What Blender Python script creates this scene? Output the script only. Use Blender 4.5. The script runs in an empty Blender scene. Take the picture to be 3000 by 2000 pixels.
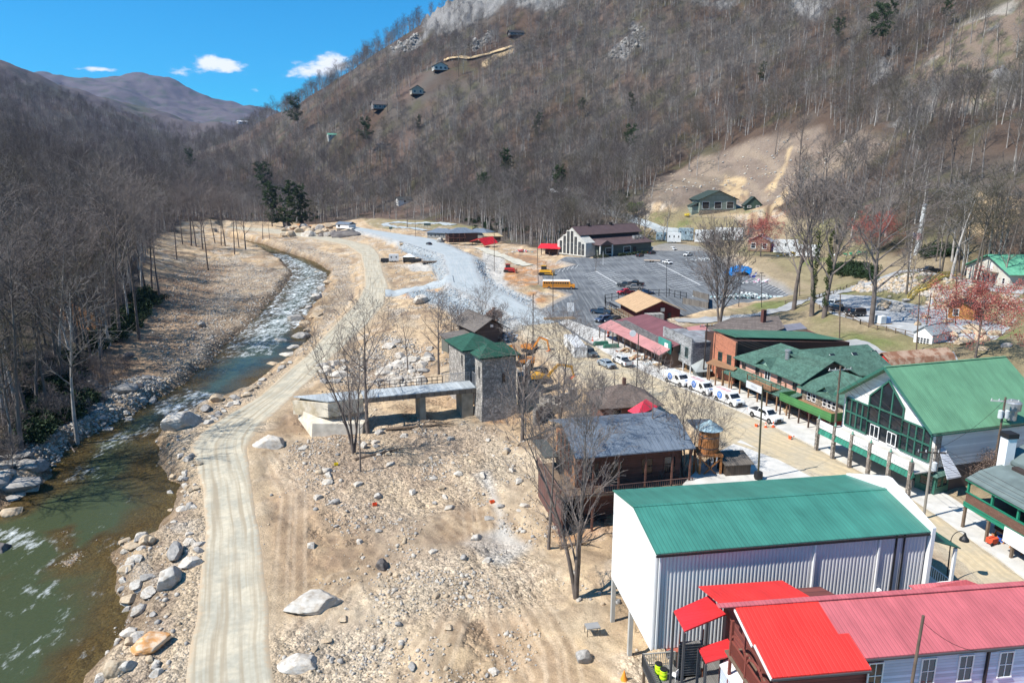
import bpy, math, random
import numpy as np
from mathutils import Vector, Matrix
rad = math.radians
# ---------------------------------------------------------------- camera, sky, sun, exposure
S = bpy.context.scene
COL = S.collection
FPX, YH, HC = 2100.0, 520.0, 36.0
PITCH = math.atan((1000 - YH) / FPX)
cam = bpy.data.cameras.new('camera'); camo = bpy.data.objects.new('camera', cam); COL.objects.link(camo)
cam.sensor_width = 36.0; cam.lens = 36.0 * FPX / 3000.0; cam.clip_start = 0.5; cam.clip_end = 30000
camo.location = (0, 0, HC); camo.rotation_euler = (math.pi / 2 - PITCH, 0, 0)
S.camera = camo
S.render.resolution_x, S.render.resolution_y = 1024, 682
SUN_DIR = Vector((-0.92, -0.39, 0)).normalized() * math.cos(rad(50)) + Vector((0, 0, math.sin(rad(50))))
sl = bpy.data.lights.new('sun', 'SUN'); so = bpy.data.objects.new('sun', sl); COL.objects.link(so)
sl.energy = 5.0; sl.angle = rad(0.5); sl.color = (1.0, 0.955, 0.88)
so.rotation_euler = SUN_DIR.to_track_quat('Z', 'Y').to_euler(); so.location = (-200, -80, 260)
S.view_settings.view_transform = 'Standard'; S.view_settings.look = 'None'
S.view_settings.exposure = 0.62; S.view_settings.gamma = 1.0

def add(nt, typ, **kw):
    n = nt.nodes.new(typ)
    for k, v in kw.items():
        if k.startswith('i_'): n.inputs[int(k[2:]) if k[2:].isdigit() else k[2:].replace('_', ' ')].default_value = v
        else: setattr(n, k, v)
    return n

def world():
    w = bpy.data.worlds.new('World'); S.world = w; w.use_nodes = True
    nt = w.node_tree; L = nt.links.new; nt.nodes.clear()
    out = add(nt, 'ShaderNodeOutputWorld'); bg = add(nt, 'ShaderNodeBackground')
    sky = add(nt, 'ShaderNodeTexSky', sky_type='NISHITA', sun_disc=False)
    sky.sun_elevation = rad(50); sky.sun_rotation = math.atan2(SUN_DIR.x, SUN_DIR.y); sky.altitude = 300
    sky.air_density = 1.0; sky.dust_density = 0.2; sky.ozone_density = 3.0
    tc = add(nt, 'ShaderNodeTexCoord')
    sep = add(nt, 'ShaderNodeSeparateXYZ'); L(tc.outputs['Generated'], sep.inputs[0])
    hs = add(nt, 'ShaderNodeMix', data_type='RGBA', blend_type='MULTIPLY'); hs.inputs[0].default_value = 1.0
    L(sky.outputs[0], hs.inputs[6]); hs.inputs[7].default_value = (0.22, 1.55, 2.15, 1)
    # clouds: a few puffs low over the ridges, in sky direction space
    nz = add(nt, 'ShaderNodeTexNoise', noise_dimensions='3D'); nz.inputs['Scale'].default_value = 34; nz.inputs['Detail'].default_value = 8; nz.inputs['Roughness'].default_value = 0.62
    mp = add(nt, 'ShaderNodeMapping'); mp.inputs['Scale'].default_value = (1, 1, 2.4); L(tc.outputs['Generated'], mp.inputs[0]); L(mp.outputs[0], nz.inputs[0])
    acc = None
    for (px, py, sx, sy, amp) in [(615, 182, 42, 20, 1.15), (680, 196, 48, 16, 1.1), (540, 214, 42, 15, .75), (985, 178, 52, 22, 1.2), (915, 205, 60, 18, 1.1), (855, 225, 34, 16, .8), (280, 204, 62, 9, 1.2), (745, 262, 22, 12, .5)]:
        dx = (px - 1500) / FPX; dz = -(py - 1000) / FPX
        v = Vector((dx, math.cos(PITCH) + dz * math.sin(PITCH), -math.sin(PITCH) + dz * math.cos(PITCH))).normalized()
        az = math.atan2(v.x, v.y)
        rt = Vector((math.cos(az), -math.sin(az), 0))
        d1 = add(nt, 'ShaderNodeVectorMath', operation='DOT_PRODUCT'); L(tc.outputs['Generated'], d1.inputs[0]); d1.inputs[1].default_value = rt
        m1 = add(nt, 'ShaderNodeMath', operation='MULTIPLY'); L(d1.outputs['Value'], m1.inputs[0]); m1.inputs[1].default_value = FPX / sx
        m2 = add(nt, 'ShaderNodeMath', operation='SUBTRACT'); L(sep.outputs[2], m2.inputs[0]); m2.inputs[1].default_value = v.z
        m3 = add(nt, 'ShaderNodeMath', operation='MULTIPLY'); L(m2.outputs[0], m3.inputs[0]); m3.inputs[1].default_value = FPX * 1.12 / sy
        p1 = add(nt, 'ShaderNodeMath', operation='MULTIPLY'); L(m1.outputs[0], p1.inputs[0]); L(m1.outputs[0], p1.inputs[1])
        p2 = add(nt, 'ShaderNodeMath', operation='MULTIPLY'); L(m3.outputs[0], p2.inputs[0]); L(m3.outputs[0], p2.inputs[1])
        s = add(nt, 'ShaderNodeMath', operation='ADD'); L(p1.outputs[0], s.inputs[0]); L(p2.outputs[0], s.inputs[1])
        e = add(nt, 'ShaderNodeMath', operation='MULTIPLY'); L(s.outputs[0], e.inputs[0]); e.inputs[1].default_value = -1
        x = add(nt, 'ShaderNodeMath', operation='EXPONENT'); L(e.outputs[0], x.inputs[0])
        a = add(nt, 'ShaderNodeMath', operation='MULTIPLY'); L(x.outputs[0], a.inputs[0]); a.inputs[1].default_value = amp
        if acc is None: acc = a
        else:
            b = add(nt, 'ShaderNodeMath', operation='ADD'); L(acc.outputs[0], b.inputs[0]); L(a.outputs[0], b.inputs[1]); acc = b
    k = add(nt, 'ShaderNodeMath', operation='MULTIPLY_ADD'); L(nz.outputs[0], k.inputs[0]); k.inputs[1].default_value = 2.6; k.inputs[2].default_value = -1.72
    t = add(nt, 'ShaderNodeMath', operation='ADD'); L(acc.outputs[0], t.inputs[0]); L(k.outputs[0], t.inputs[1])
    mr = add(nt, 'ShaderNodeMapRange', interpolation_type='SMOOTHSTEP'); L(t.outputs[0], mr.inputs[0]); mr.inputs[1].default_value = 0.02; mr.inputs[2].default_value = 0.75
    g = add(nt, 'ShaderNodeMath', operation='GREATER_THAN'); L(acc.outputs[0], g.inputs[0]); g.inputs[1].default_value = 0.12
    gg = add(nt, 'ShaderNodeMath', operation='MULTIPLY'); L(mr.outputs[0], gg.inputs[0]); L(g.outputs[0], gg.inputs[1])
    mx = add(nt, 'ShaderNodeMix', data_type='RGBA'); L(gg.outputs[0], mx.inputs[0]); L(hs.outputs[2], mx.inputs[6]); mx.inputs[7].default_value = (14.5, 15, 15.6, 1)
    L(mx.outputs[2], bg.inputs[0]); bg.inputs[1].default_value = 0.050
    L(bg.outputs[0], out.inputs[0])
world()

# ---------------------------------------------------------------- pixel (3000x2000 photograph) <-> world
CP, SP = math.cos(PITCH), math.sin(PITCH)
def ray(px, py):
    dx = (px - 1500) / FPX; dz = -(py - 1000) / FPX
    return Vector((dx, CP + dz * SP, -SP + dz * CP))
def U(px, py, z=0.0):
    r = ray(px, py); t = (z - HC) / r.z
    return Vector((r.x * t, r.y * t, z))
def UD(px, py, d):
    r = ray(px, py); t = d / r.y
    return Vector((r.x * t, d, HC + r.z * t))
def PY(X, Y, Z):
    Z = Z - HC; d = Y * CP - Z * SP; u = Y * SP + Z * CP
    return 1500 + FPX * X / d, 1000 - FPX * u / d
def ZZ(X, Y, py):
    lo, hi = -60, min(500, HC + Y * 3.5)
    for _ in range(50):
        m = (lo + hi) / 2
        if PY(X, Y, m)[1] > py: lo = m
        else: hi = m
    return lo

# ---------------------------------------------------------------- numpy noise
def _hash(ix, iy, s):
    h = (ix.astype(np.int64) * 374761393 + iy.astype(np.int64) * 668265263 + s * 1442695041) & 0x7fffffff
    h = ((h ^ (h >> 13)) * 1274126177) & 0x7fffffff
    return ((h ^ (h >> 16)) & 0xffffff) / float(0xffffff)
def vnoise(x, y, s=0):
    ix = np.floor(x); iy = np.floor(y); fx = x - ix; fy = y - iy
    fx = fx * fx * (3 - 2 * fx); fy = fy * fy * (3 - 2 * fy)
    a = _hash(ix, iy, s); b = _hash(ix + 1, iy, s); c = _hash(ix, iy + 1, s); d = _hash(ix + 1, iy + 1, s)
    return (a * (1 - fx) + b * fx) * (1 - fy) + (c * (1 - fx) + d * fx) * fy
def fbm(x, y, s=0, o=4):
    v = 0; a = 0.5
    for i in range(o):
        v = v + a * vnoise(x, y, s + i * 17); x = x * 2.03 + 11.3; y = y * 2.03 - 7.1; a *= 0.5
    return v / (1 - 0.5 ** o)
def sst(a, b, x):
    t = np.clip((x - a) / (b - a), 0, 1); return t * t * (3 - 2 * t)

def sdist(px, py, poly):
    """signed distance to polygon, negative inside; far points get +99"""
    P = np.array(poly, float)[:, :2]
    out = np.full(px.shape, 99.0)
    m = (px > P[:, 0].min() - 60) & (px < P[:, 0].max() + 60) & (py > P[:, 1].min() - 60) & (py < P[:, 1].max() + 60)
    x = px[m]; y = py[m]
    if x.size == 0: return out
    d = np.full(x.shape, 1e9); ins = np.zeros(x.shape, bool)
    n = len(P)
    for i in range(n):
        a = P[i]; b = P[(i + 1) % n]; e = b - a
        t = np.clip(((x - a[0]) * e[0] + (y - a[1]) * e[1]) / (e @ e + 1e-9), 0, 1)
        d = np.minimum(d, (x - a[0] - e[0] * t) ** 2 + (y - a[1] - e[1] * t) ** 2)
        c = ((a[1] > y) != (b[1] > y))
        if a[1] != b[1]: ins ^= c & (x < (b[0] - a[0]) * (y - a[1]) / (b[1] - a[1]) + a[0])
    d = np.sqrt(d); d[ins] *= -1; out[m] = d
    return out

# ---------------------------------------------------------------- terrain
WZ = -7.0
RIV_R = [(230,2060),(250,2000),(290,1934),(370,1880),(388,1791),(357,1724),(357,1612),(440,1580),(482,1540),(518,1434),(491,1380),(460,1322),(440,1290),(482,1256),(580,1194),(714,1149),(781,1095),(848,1046),(905,993),(900,920),(955,840),(969,795),(920,765),(848,742),(775,715),(700,700),(640,694)]
RIV_L = [(640,700),(690,712),(745,728),(826,765),(858,800),(817,859),(737,948),(670,1002),(603,1069),(522,1136),(446,1176),(312,1247),(214,1300),(147,1358),(129,1416),(60,1440),(0,1492),(-250,1540),(-500,1700),(-700,2100)]
riv = [U(a, b, WZ) for a, b in RIV_R + RIV_L]
riv = [(v.x, v.y) for v in riv] + [(-60, 10), (-32, 10)]
HAUL_L = [(530,2080),(536,2000),(560,1850),(580,1700),(598,1540),(588,1420),(552,1310),(590,1262),(690,1200),(759,1160),(826,1100),(893,1046),(935,1000),(985,950),(1040,900),(1068,850),(1066,800),(1056,755),(1015,726),(900,704),(760,686),(640,676)]
HAUL_R = [(824,2080),(812,2000),(796,1850),(780,1700),(758,1540),(738,1420),(728,1310),(770,1250),(830,1190),(870,1150),(925,1100),(975,1046),(1030,1000),(1085,950),(1130,900),(1140,850),(1122,800),(1112,755),(1090,728),(960,695),(800,676),(650,668)]
MAIN_L = [(1000,664),(1085,682),(1178,708),(1296,745),(1313,800),(1325,843),(1464,907),(1530,955)]
MAIN_R = [(1010,658),(1107,676),(1271,700),(1386,751),(1398,795),(1415,822),(1538,892),(1640,945)]
ST_L = [(1530,955),(1600,1030),(1700,1100),(1756,1128),(1900,1205),(2060,1250),(2128,1303),(2243,1346),(2400,1392),(2560,1455),(2700,1545),(2850,1680),(3050,1880),(3150,2000)]
ST_R = [(1640,945),(1700,985),(1770,1030),(1830,1062),(1948,1117),(2098,1175),(2260,1245),(2380,1305),(2500,1370),(2640,1440),(2760,1520),(2930,1640),(3110,1780),(3250,1900)]
def poly(L, R, z): return [(v.x, v.y) for v in [U(a, b, z) for a, b in L] + [U(a, b, z) for a, b in R[::-1]]]
P_HAUL = poly(HAUL_L, HAUL_R, -5.0)
P_MAIN = poly(MAIN_L, MAIN_R, 0)
P_ST = poly(ST_L, [(a + 60, b - 12) for a, b in ST_R], 0)
LOT = [(1600,905),(1680,862),(1600,838),(1585,800),(1690,775),(1640,762),(1660,752),(1750,757),(1900,738),(1960,722),(2060,735),(2150,790),(2280,845),(2320,872),(2150,892),(2110,905),(2000,925),(1880,950),(1800,960),(1770,1000),(1740,1015),(1640,960)]
P_LOT = [(v.x, v.y) for v in [U(a, b, 0) for a, b in LOT]]
LOT2 = [(2380,880),(2440,862),(2560,868),(2680,892),(2790,912),(2960,960),(2900,1010),(2700,1000),(2600,960),(2440,922)]
P_LOT2 = [(v.x, v.y) for v in [U(a, b, 4.5) for a, b in LOT2]]
BARS = [[(v.x, v.y) for v in [U(a, b, WZ) for a, b in p]] for p in ([(150,1560),(200,1540),(230,1600),(300,1560),(310,1590),(250,1650),(230,1680),(160,1690),(150,1650),(190,1620)], [(340,1590),(420,1560),(400,1700),(350,1800),(360,1880),(330,1850),(340,1720)], [(0,1480),(120,1470),(60,1500)], [(200,1920),(300,1880),(260,1980),(180,2000)], [(860,930),(930,900),(900,960),(860,1000)])]
PADS = [([(v.x, v.y) for v in [U(a, b, h) for a, b in p]], h) for p, h in (([(1905,722),(2205,722),(2235,702),(1895,700)], 1.8), ([(2190,752),(2445,766),(2450,742),(2190,732)], 5.0), ([(2690,804),(2820,830),(3010,850),(3010,800),(2840,780),(2690,790)], 10.0))]
CTRL = []
def cz(z, *pts):
    for a, b in pts: v = U(a, b, z); CTRL.append((v.x, v.y, z))
def cd(*pts):
    for a, b, d in pts: v = UD(a, b, d); CTRL.append(tuple(v))
def cw(*pts): CTRL.extend(pts)
cz(-5.4, (830,2000),(1200,2000),(1600,2000),(900,1700),(1300,1700),(1650,1800),(800,1450),(1200,1450),(1500,1500),(900,1300),(1200,1300),(1450,1300),(1300,1220),(1100,1240),(500,1900),(560,1500),(1700,1950),(1700,1600))
cz(-5.0, (620,1240),(850,1120),(980,1000),(1080,900),(1200,1050),(1000,1080),(1560,1280),(1330,1130))
cz(-3.6, (1100,800),(1060,740),(1180,730),(1250,790),(1200,870),(1250,960),(1000,720),(1230,830),(1400,950))
cz(-3.2, (1460,780),(1430,720),(1500,820),(1540,790),(1380,700))
cz(-5.2, (600,880),(500,1000),(420,1120),(300,1200),(700,800),(740,760),(560,960),(480,1090),(350,1160))
cz(-4.6, (440,960),(300,1120),(560,800),(180,1180),(100,1260),(640,700),(540,700),(0,1330))
cz(0, (1200,695),(1300,715),(1350,760),(1360,820),(1420,860),(1600,940),(1700,1060),(2000,1180),(2250,1300),(2500,1400),(2700,1500),(2900,1650),(1700,750),(1800,800),(1950,720),(2100,800),(2000,880),(2200,860),(1800,900),(1650,880),(1900,1000),(2300,1150),(2600,1250),(1590,720),(1480,690),(1260,680),(1120,672))
cw((60,60,0.5),(70,90,1),(62,112,1.2),(52,130,0.6),(90,60,3),(85,85,3),(80,40,2),(45,35,0),(60,15,0),(40,-20,-1),(0,-40,-5),(-60,-40,-6.5),(0,10,-5.4),(24,40,-3),(24,60,-4.2),(20,75,-4.2),(28,70,-2.5),(0,100,-5),(12,90,-4.8),(5,110,-4.8),(18,100,-3.2),(10,118,-3.5),(4,130,-3.5),(-3,142,-3.5),(-8,155,-3.5))
cz(4.5, (2450,915),(2560,930),(2700,1000),(2480,870)); cz(3.5,(2400,885)); cz(1.4, (2300,960)); cz(2.5, (2450,1010)); cz(3, (2650,1040))
cz(5, (2600,888),(2760,925)); cz(10, (2722,797),(2830,825),(2950,845),(2900,800)); cz(7, (2560,800),(2800,880),(2650,830)); cz(6, (2900,1020),(2980,960))
cz(3, (2000,700),(2120,702)); cz(6, (2300,748),(2400,745),(2200,735)); cz(9, (2480,740),(2600,760)); cz(3,(2250,790)); cz(4,(2400,800)); cz(1,(2330,850),(2150,750))
cd((2100,628,430),(2230,618,435),(1850,632,470),(1700,640,500),(1980,655,425),(1640,665,480))
# right mountain
cd((600,655,700),(760,650,680),(900,650,660),(1050,645,650),(1250,652,600),(1450,665,500),(1500,640,540),(1600,600,540),(1350,600,650),(1150,590,720),(950,590,760),(750,590,850),(560,600,800))
cd((1290,215,900),(1515,120,1000),(1225,280,860),(1110,330,860),(1000,400,900),(860,420,1000),(1400,330,800),(1250,420,780),(1050,500,760),(1450,470,690),(1650,400,700),(1650,520,590),(1800,300,720),(1800,450,600),(1850,560,480),(2000,500,450),(2000,350,600),(2000,200,720),(2200,400,520),(2150,520,480),(2300,560,425),(2400,300,500),(2400,450,440),(2550,380,400),(2700,400,370),(2700,550,310),(2850,650,230),(3000,700,215),(3000,500,290),(2900,350,380),(3000,250,430),(2750,200,480),(2550,150,560),(2300,120,650),(2500,620,300),(2350,640,360))
cd((760,345,1350),(800,330,1250),(900,275,1150),(1030,215,1100),(1150,135,1100),(1290,45,1120),(1400,-30,1150),(1600,-120,1150),(1900,-80,950),(1500,-140,1250),(2000,-200,1000),(2300,-150,850),(2600,-150,720),(2900,-150,600),(3100,-100,520),(3200,-300,620),(2700,-400,900),(640,395,1500),(560,420,1700))
cw((600,1300,500),(300,1700,450),(0,1900,300),(900,900,560),(700,400,330),(500,200,200),(300,80,80),(200,40,25),(900,1800,700),(-100,1500,170),(250,150,55),(170,120,22),(130,90,10),(150,180,35))
# valley up-stream and left mountain
cw((-300,800,8),(-420,1100,25),(-500,1400,45),(-260,650,3),(-230,560,0))
cw((-150,160,20),(-100,110,-1),(-160,230,16),(-190,300,14),(-230,380,16),(-260,470,15),(-120,60,5),(-200,150,34),(-260,250,36),(-330,380,45),(-400,520,62),(-400,700,40),(-90,20,-2),(-200,20,25),(-110,150,2),(-150,300,1.5),(-175,400,0),(-200,500,0),(-118,205,0))
cd((0,200,1500),(200,285,1500),(300,335,1420),(400,395,1350),(-200,120,1500),(100,330,1200),(0,330,1000),(250,400,1150),(-300,250,1000),(500,450,1400),(450,440,1250),(-500,50,1500))
cw((-900,500,160),(-900,1000,200),(-600,900,90),(-1500,1200,350),(-700,1800,170),(-350,1700,90),(-1500,400,300))
# far ridge
cd((-300,250,5200),(120,205,5200),(250,232,5300),(320,240,5300),(400,196,5400),(470,222,5400),(560,268,5300),(640,300,5200),(700,318,5000),(800,345,5000),(500,330,4300),(560,350,4000),(300,300,4300),(950,350,5200),(620,340,4500))
cw((-900,3000,80),(-1200,3000,150),(-1500,2600,260),(-400,2600,90),(400,3000,400),(-2500,2500,500),(-800,6500,300),(-2500,6500,500),(-4000,5500,600),(1500,6000,500),(1500,3000,700))
CT = np.array(CTRL, float)
def _rw():
    sc = 1.0
    A = np.sqrt(((CT[:, None, :2] - CT[None, :, :2]) ** 2).sum(-1) + 9.0)
    n = len(CT); M = np.zeros((n + 1, n + 1)); M[:n, :n] = A; M[:n, n] = 1; M[n, :n] = 1
    dist = np.hypot(CT[:, 0], CT[:, 1])
    M[:n, :n] += -np.diag(np.where(dist < 400, 1.5, 12.0))
    b = np.zeros(n + 1); b[:n] = CT[:, 2]
    return np.linalg.solve(M, b)
RW = _rw()
def zbase(x, y):
    out = np.empty(x.shape)
    for i in range(0, x.size, 40000):
        xx = x[i:i + 40000, None]; yy = y[i:i + 40000, None]
        out[i:i + 40000] = np.sqrt((xx - CT[:, 0]) ** 2 + (yy - CT[:, 1]) ** 2 + 9.0) @ RW[:-1] + RW[-1]
    return out
ROCK_Z = []
def Zn(x, y):
    x = np.asarray(x, float).ravel(); y = np.asarray(y, float).ravel()
    z = zbase(x, y)
    dist = np.hypot(x, y)
    hill = sst(14, 60, z)
    far = sst(300, 700, dist)
    n1 = fbm(x / 130, y / 130, 3, 4) - .5; n2 = fbm(x / 22, y / 22, 5, 3) - .5
    z = z + hill * (n1 * 34 + n2 * 5) + hill * sst(1200, 3000, dist) * 90 * (np.abs(fbm(x / 520, y / 520, 9, 4) - .5) - .12) * 2
    z = z + hill * (1 - far) * 7 * (.5 - np.abs(2 * fbm(x / 30 + y / 140, y / 75, 15, 3) - 1))
    rough = (1 - sst(2, 20, z))
    z = z + (fbm(x / 7, y / 7, 7, 3) - .5) * 1.5 * rough + (fbm(x / 1.9, y / 1.9, 8, 3) - .5) * 0.55 * rough * (1 - sst(0, 1.5, z) * .6) + (.5 - np.abs(2 * fbm(x / 4 + y / 9, y / 11, 12, 3) - 1)) * .45 * rough
    for p in ROCK_Z: z = z + (1 - sst(-6, 6, sdist(x, y, p))) * (np.abs(fbm(x / 16, y / 16, 19, 4) - .5) * 46 - 4)
    # level ground
    dl = sdist(x, y, P_LOT); z = z + (0 - z) * (1 - sst(0, 3, dl))
    d2 = sdist(x, y, P_LOT2); z = z + (4.5 - z) * (1 - sst(0, 3, d2))
    for p, h_ in PADS: dp_ = sdist(x, y, p); z = z + (h_ - z) * (1 - sst(0, 5, dp_))
    dm = sdist(x, y, P_MAIN); z = z + (0 - z) * (1 - sst(0.3, 4.5, dm))
    ds = sdist(x, y, P_ST); z = z + (0 - z) * (1 - sst(0.3, 3.5, ds))
    dh = sdist(x, y, P_HAUL)
    hz = -5.0 + 1.6 * sst(150, 280, dist)
    z = z + (hz - z) * (1 - sst(0.2, 3.0, dh))
    dr = sdist(x, y, riv) + (fbm(x / 5, y / 5, 21, 3) - .5) * 2.4
    bank = sst(-1.0, 2.6, dr)
    bed = WZ - 0.35 - 0.9 * sst(1, 9, -dr) + (fbm(x / 4, y / 4, 31, 3) - .5) * 0.8
    for p in BARS: bed = bed + (WZ + .06 - bed) * (1 - sst(-2.5, 2.5, sdist(x, y, p) + (fbm(x / 2, y / 2, 37, 3) - .5) * 4)) * .97
    z = bed + (np.maximum(z, WZ + 0.25) - bed) * bank
    return z
def Z1(x, y): return float(Zn([x], [y])[0])
def R(px, py):
    """where the sight line of a photograph pixel meets the ground"""
    r = ray(px, py)
    t = np.concatenate([np.arange(35, 500, 2.5), np.geomspace(500, 6000, 160)])
    X = r.x * t; Y = r.y * t; Zr = HC + r.z * t
    g = Zn(X, Y); below = np.nonzero(Zr < g)[0]
    if len(below) == 0: return Vector((X[-1], Y[-1], g[-1]))
    i = below[0]
    if i == 0: return Vector((X[0], Y[0], g[0]))
    a, b = t[i - 1], t[i]
    tt = np.linspace(a, b, 24); X = r.x * tt; Y = r.y * tt; g = Zn(X, Y); Zr = HC + r.z * tt
    k = np.nonzero(Zr < g)[0]; k = k[0] if len(k) else 23
    return Vector((X[k], Y[k], g[k]))
def RP(pts): return [(v.x, v.y) for v in (R(a, b) for a, b in pts)]

# ---------------------------------------------------------------- mesh building
class MB:
    def __init__(s): s.v = []; s.f = []
    def poly(s, pts):
        n = len(s.v); s.v += [tuple(p) for p in pts]; s.f.append(tuple(range(n, n + len(pts)))); return s
    def box(s, x0, x1, y0, y1, z0, z1):
        n = len(s.v)
        s.v += [(x0,y0,z0),(x1,y0,z0),(x1,y1,z0),(x0,y1,z0),(x0,y0,z1),(x1,y0,z1),(x1,y1,z1),(x0,y1,z1)]
        s.f += [tuple(n + i for i in q) for q in ((0,3,2,1),(4,5,6,7),(0,1,5,4),(1,2,6,5),(2,3,7,6),(3,0,4,7))]; return s
    def ext(s, pts, d):
        """extrude a polygon by vector d"""
        n = len(s.v); k = len(pts); d = Vector(d)
        a = [Vector(p) for p in pts]; s.v += [tuple(p) for p in a] + [tuple(p + d) for p in a]
        s.f.append(tuple(range(n + k - 1, n - 1, -1))); s.f.append(tuple(range(n + k, n + 2 * k)))
        for i in range(k): j = (i + 1) % k; s.f.append((n + i, n + j, n + k + j, n + k + i))
        return s
    def tube(s, p0, p1, r0, r1=None, n=6):
        r1 = r0 if r1 is None else r1; p0 = Vector(p0); p1 = Vector(p1); d = (p1 - p0)
        if d.length < 1e-6: return s
        d.normalize(); a = d.orthogonal().normalized(); b = d.cross(a); k = len(s.v)
        for p, r in ((p0, r0), (p1, r1)):
            for i in range(n): t = 2 * math.pi * i / n; s.v.append(tuple(p + (a * math.cos(t) + b * math.sin(t)) * r))
        for i in range(n): j = (i + 1) % n; s.f.append((k + i, k + j, k + n + j, k + n + i))
        s.f.append(tuple(range(k + n - 1, k - 1, -1))); s.f.append(tuple(range(k + n, k + 2 * n))); return s
    def beam(s, p0, p1, w, h=None):
        h = h or w; p0 = Vector(p0); p1 = Vector(p1); d = (p1 - p0).normalized()
        a = d.cross(Vector((0, 0, 1)))
        a = Vector((1, 0, 0)) if a.length < 1e-3 else a.normalized()
        b = a.cross(d).normalized(); k = len(s.v)
        for p in (p0, p1):
            for i, j in ((-1, -1), (1, -1), (1, 1), (-1, 1)): s.v.append(tuple(p + a * i * w / 2 + b * j * h / 2))
        s.f += [tuple(k + i for i in q) for q in ((0,3,2,1),(4,5,6,7),(0,1,5,4),(1,2,6,5),(2,3,7,6),(3,0,4,7))]; return s
    def lathe(s, prof, n=16, c=(0, 0)):
        k = len(s.v)
        for r, z in prof:
            for i in range(n): t = 2 * math.pi * i / n; s.v.append((c[0] + r * math.cos(t), c[1] + r * math.sin(t), z))
        for j in range(len(prof) - 1):
            for i in range(n): q = (i + 1) % n; s.f.append((k + j*n + i, k + j*n + q, k + (j+1)*n + q, k + (j+1)*n + i))
        s.f.append(tuple(range(k + n - 1, k - 1, -1))); m = k + (len(prof) - 1) * n; s.f.append(tuple(range(m, m + n))); return s
    def loft(s, rings):
        """rings: lists of equal-length 3-D points"""
        k = len(s.v); n = len(rings[0])
        for r in rings: s.v += [tuple(p) for p in r]
        for j in range(len(rings) - 1):
            for i in range(n): q = (i + 1) % n; s.f.append((k + j*n + i, k + j*n + q, k + (j+1)*n + q, k + (j+1)*n + i))
        s.f.append(tuple(range(k + n - 1, k - 1, -1))); m = k + (len(rings) - 1) * n; s.f.append(tuple(range(m, m + n))); return s
    def mesh(s, name, mat):
        me = bpy.data.meshes.new(name); me.from_pydata(s.v, [], s.f); me.materials.append(mat); me.update()
        import bmesh as _b
        bm = _b.new(); bm.from_mesh(me); _b.ops.recalc_face_normals(bm, faces=bm.faces); bm.to_mesh(me); bm.free()
        return me
    def build(s, name, mat, parent=None, smooth=False, bevel=0):
        me = s.mesh(name, mat)
        if smooth:
            me.polygons.foreach_set('use_smooth', [True] * len(me.polygons))
        o = bpy.data.objects.new(name, me); COL.objects.link(o); o.parent = parent
        if bevel:
            b = o.modifiers.new('bevel', 'BEVEL'); b.width = bevel; b.segments = 2; b.limit_method = 'ANGLE'
        return o
def npmesh(name, v, f, mat, parent=None, smooth=False):
    """v (n,3), f (m,3|4) numpy"""
    me = bpy.data.meshes.new(name); k = f.shape[1]
    me.vertices.add(len(v)); me.vertices.foreach_set('co', np.asarray(v, np.float32).ravel())
    me.loops.add(f.size); me.loops.foreach_set('vertex_index', np.asarray(f, np.int32).ravel())
    me.polygons.add(len(f)); me.polygons.foreach_set('loop_start', np.arange(0, f.size, k, dtype=np.int32))
    me.update(calc_edges=True); me.materials.append(mat)
    if smooth: me.polygons.foreach_set('use_smooth', np.ones(len(f), bool))
    if name is None: return me
    o = bpy.data.objects.new(name, me); COL.objects.link(o); o.parent = parent
    return o
def tag(o, label=None, cat=None, group=None, kind=None):
    if label: o['label'] = label
    if cat: o['category'] = cat
    if group: o['group'] = group
    if kind: o['kind'] = kind
    return o
def thing(name, label, cat, loc=(0, 0, 0), rz=0, group=None):
    o = bpy.data.objects.new(name, None); COL.objects.link(o); o.location = loc; o.rotation_euler = (0, 0, rz)
    o.empty_display_size = 0.5
    return tag(o, label, cat, group)
def dup(root, loc, rz, label=None, group=None, scale=None):
    r = root.copy(); COL.objects.link(r); r.location = loc; r.rotation_euler = (0, 0, rz)
    if scale: r.scale = (scale,) * 3
    if label: r['label'] = label
    if group: r['group'] = group
    for ch in list(root.children):
        c = ch.copy(); COL.objects.link(c); c.parent = r
        for g in list(ch.children):
            d = g.copy(); COL.objects.link(d); d.parent = c
    return r

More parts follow.
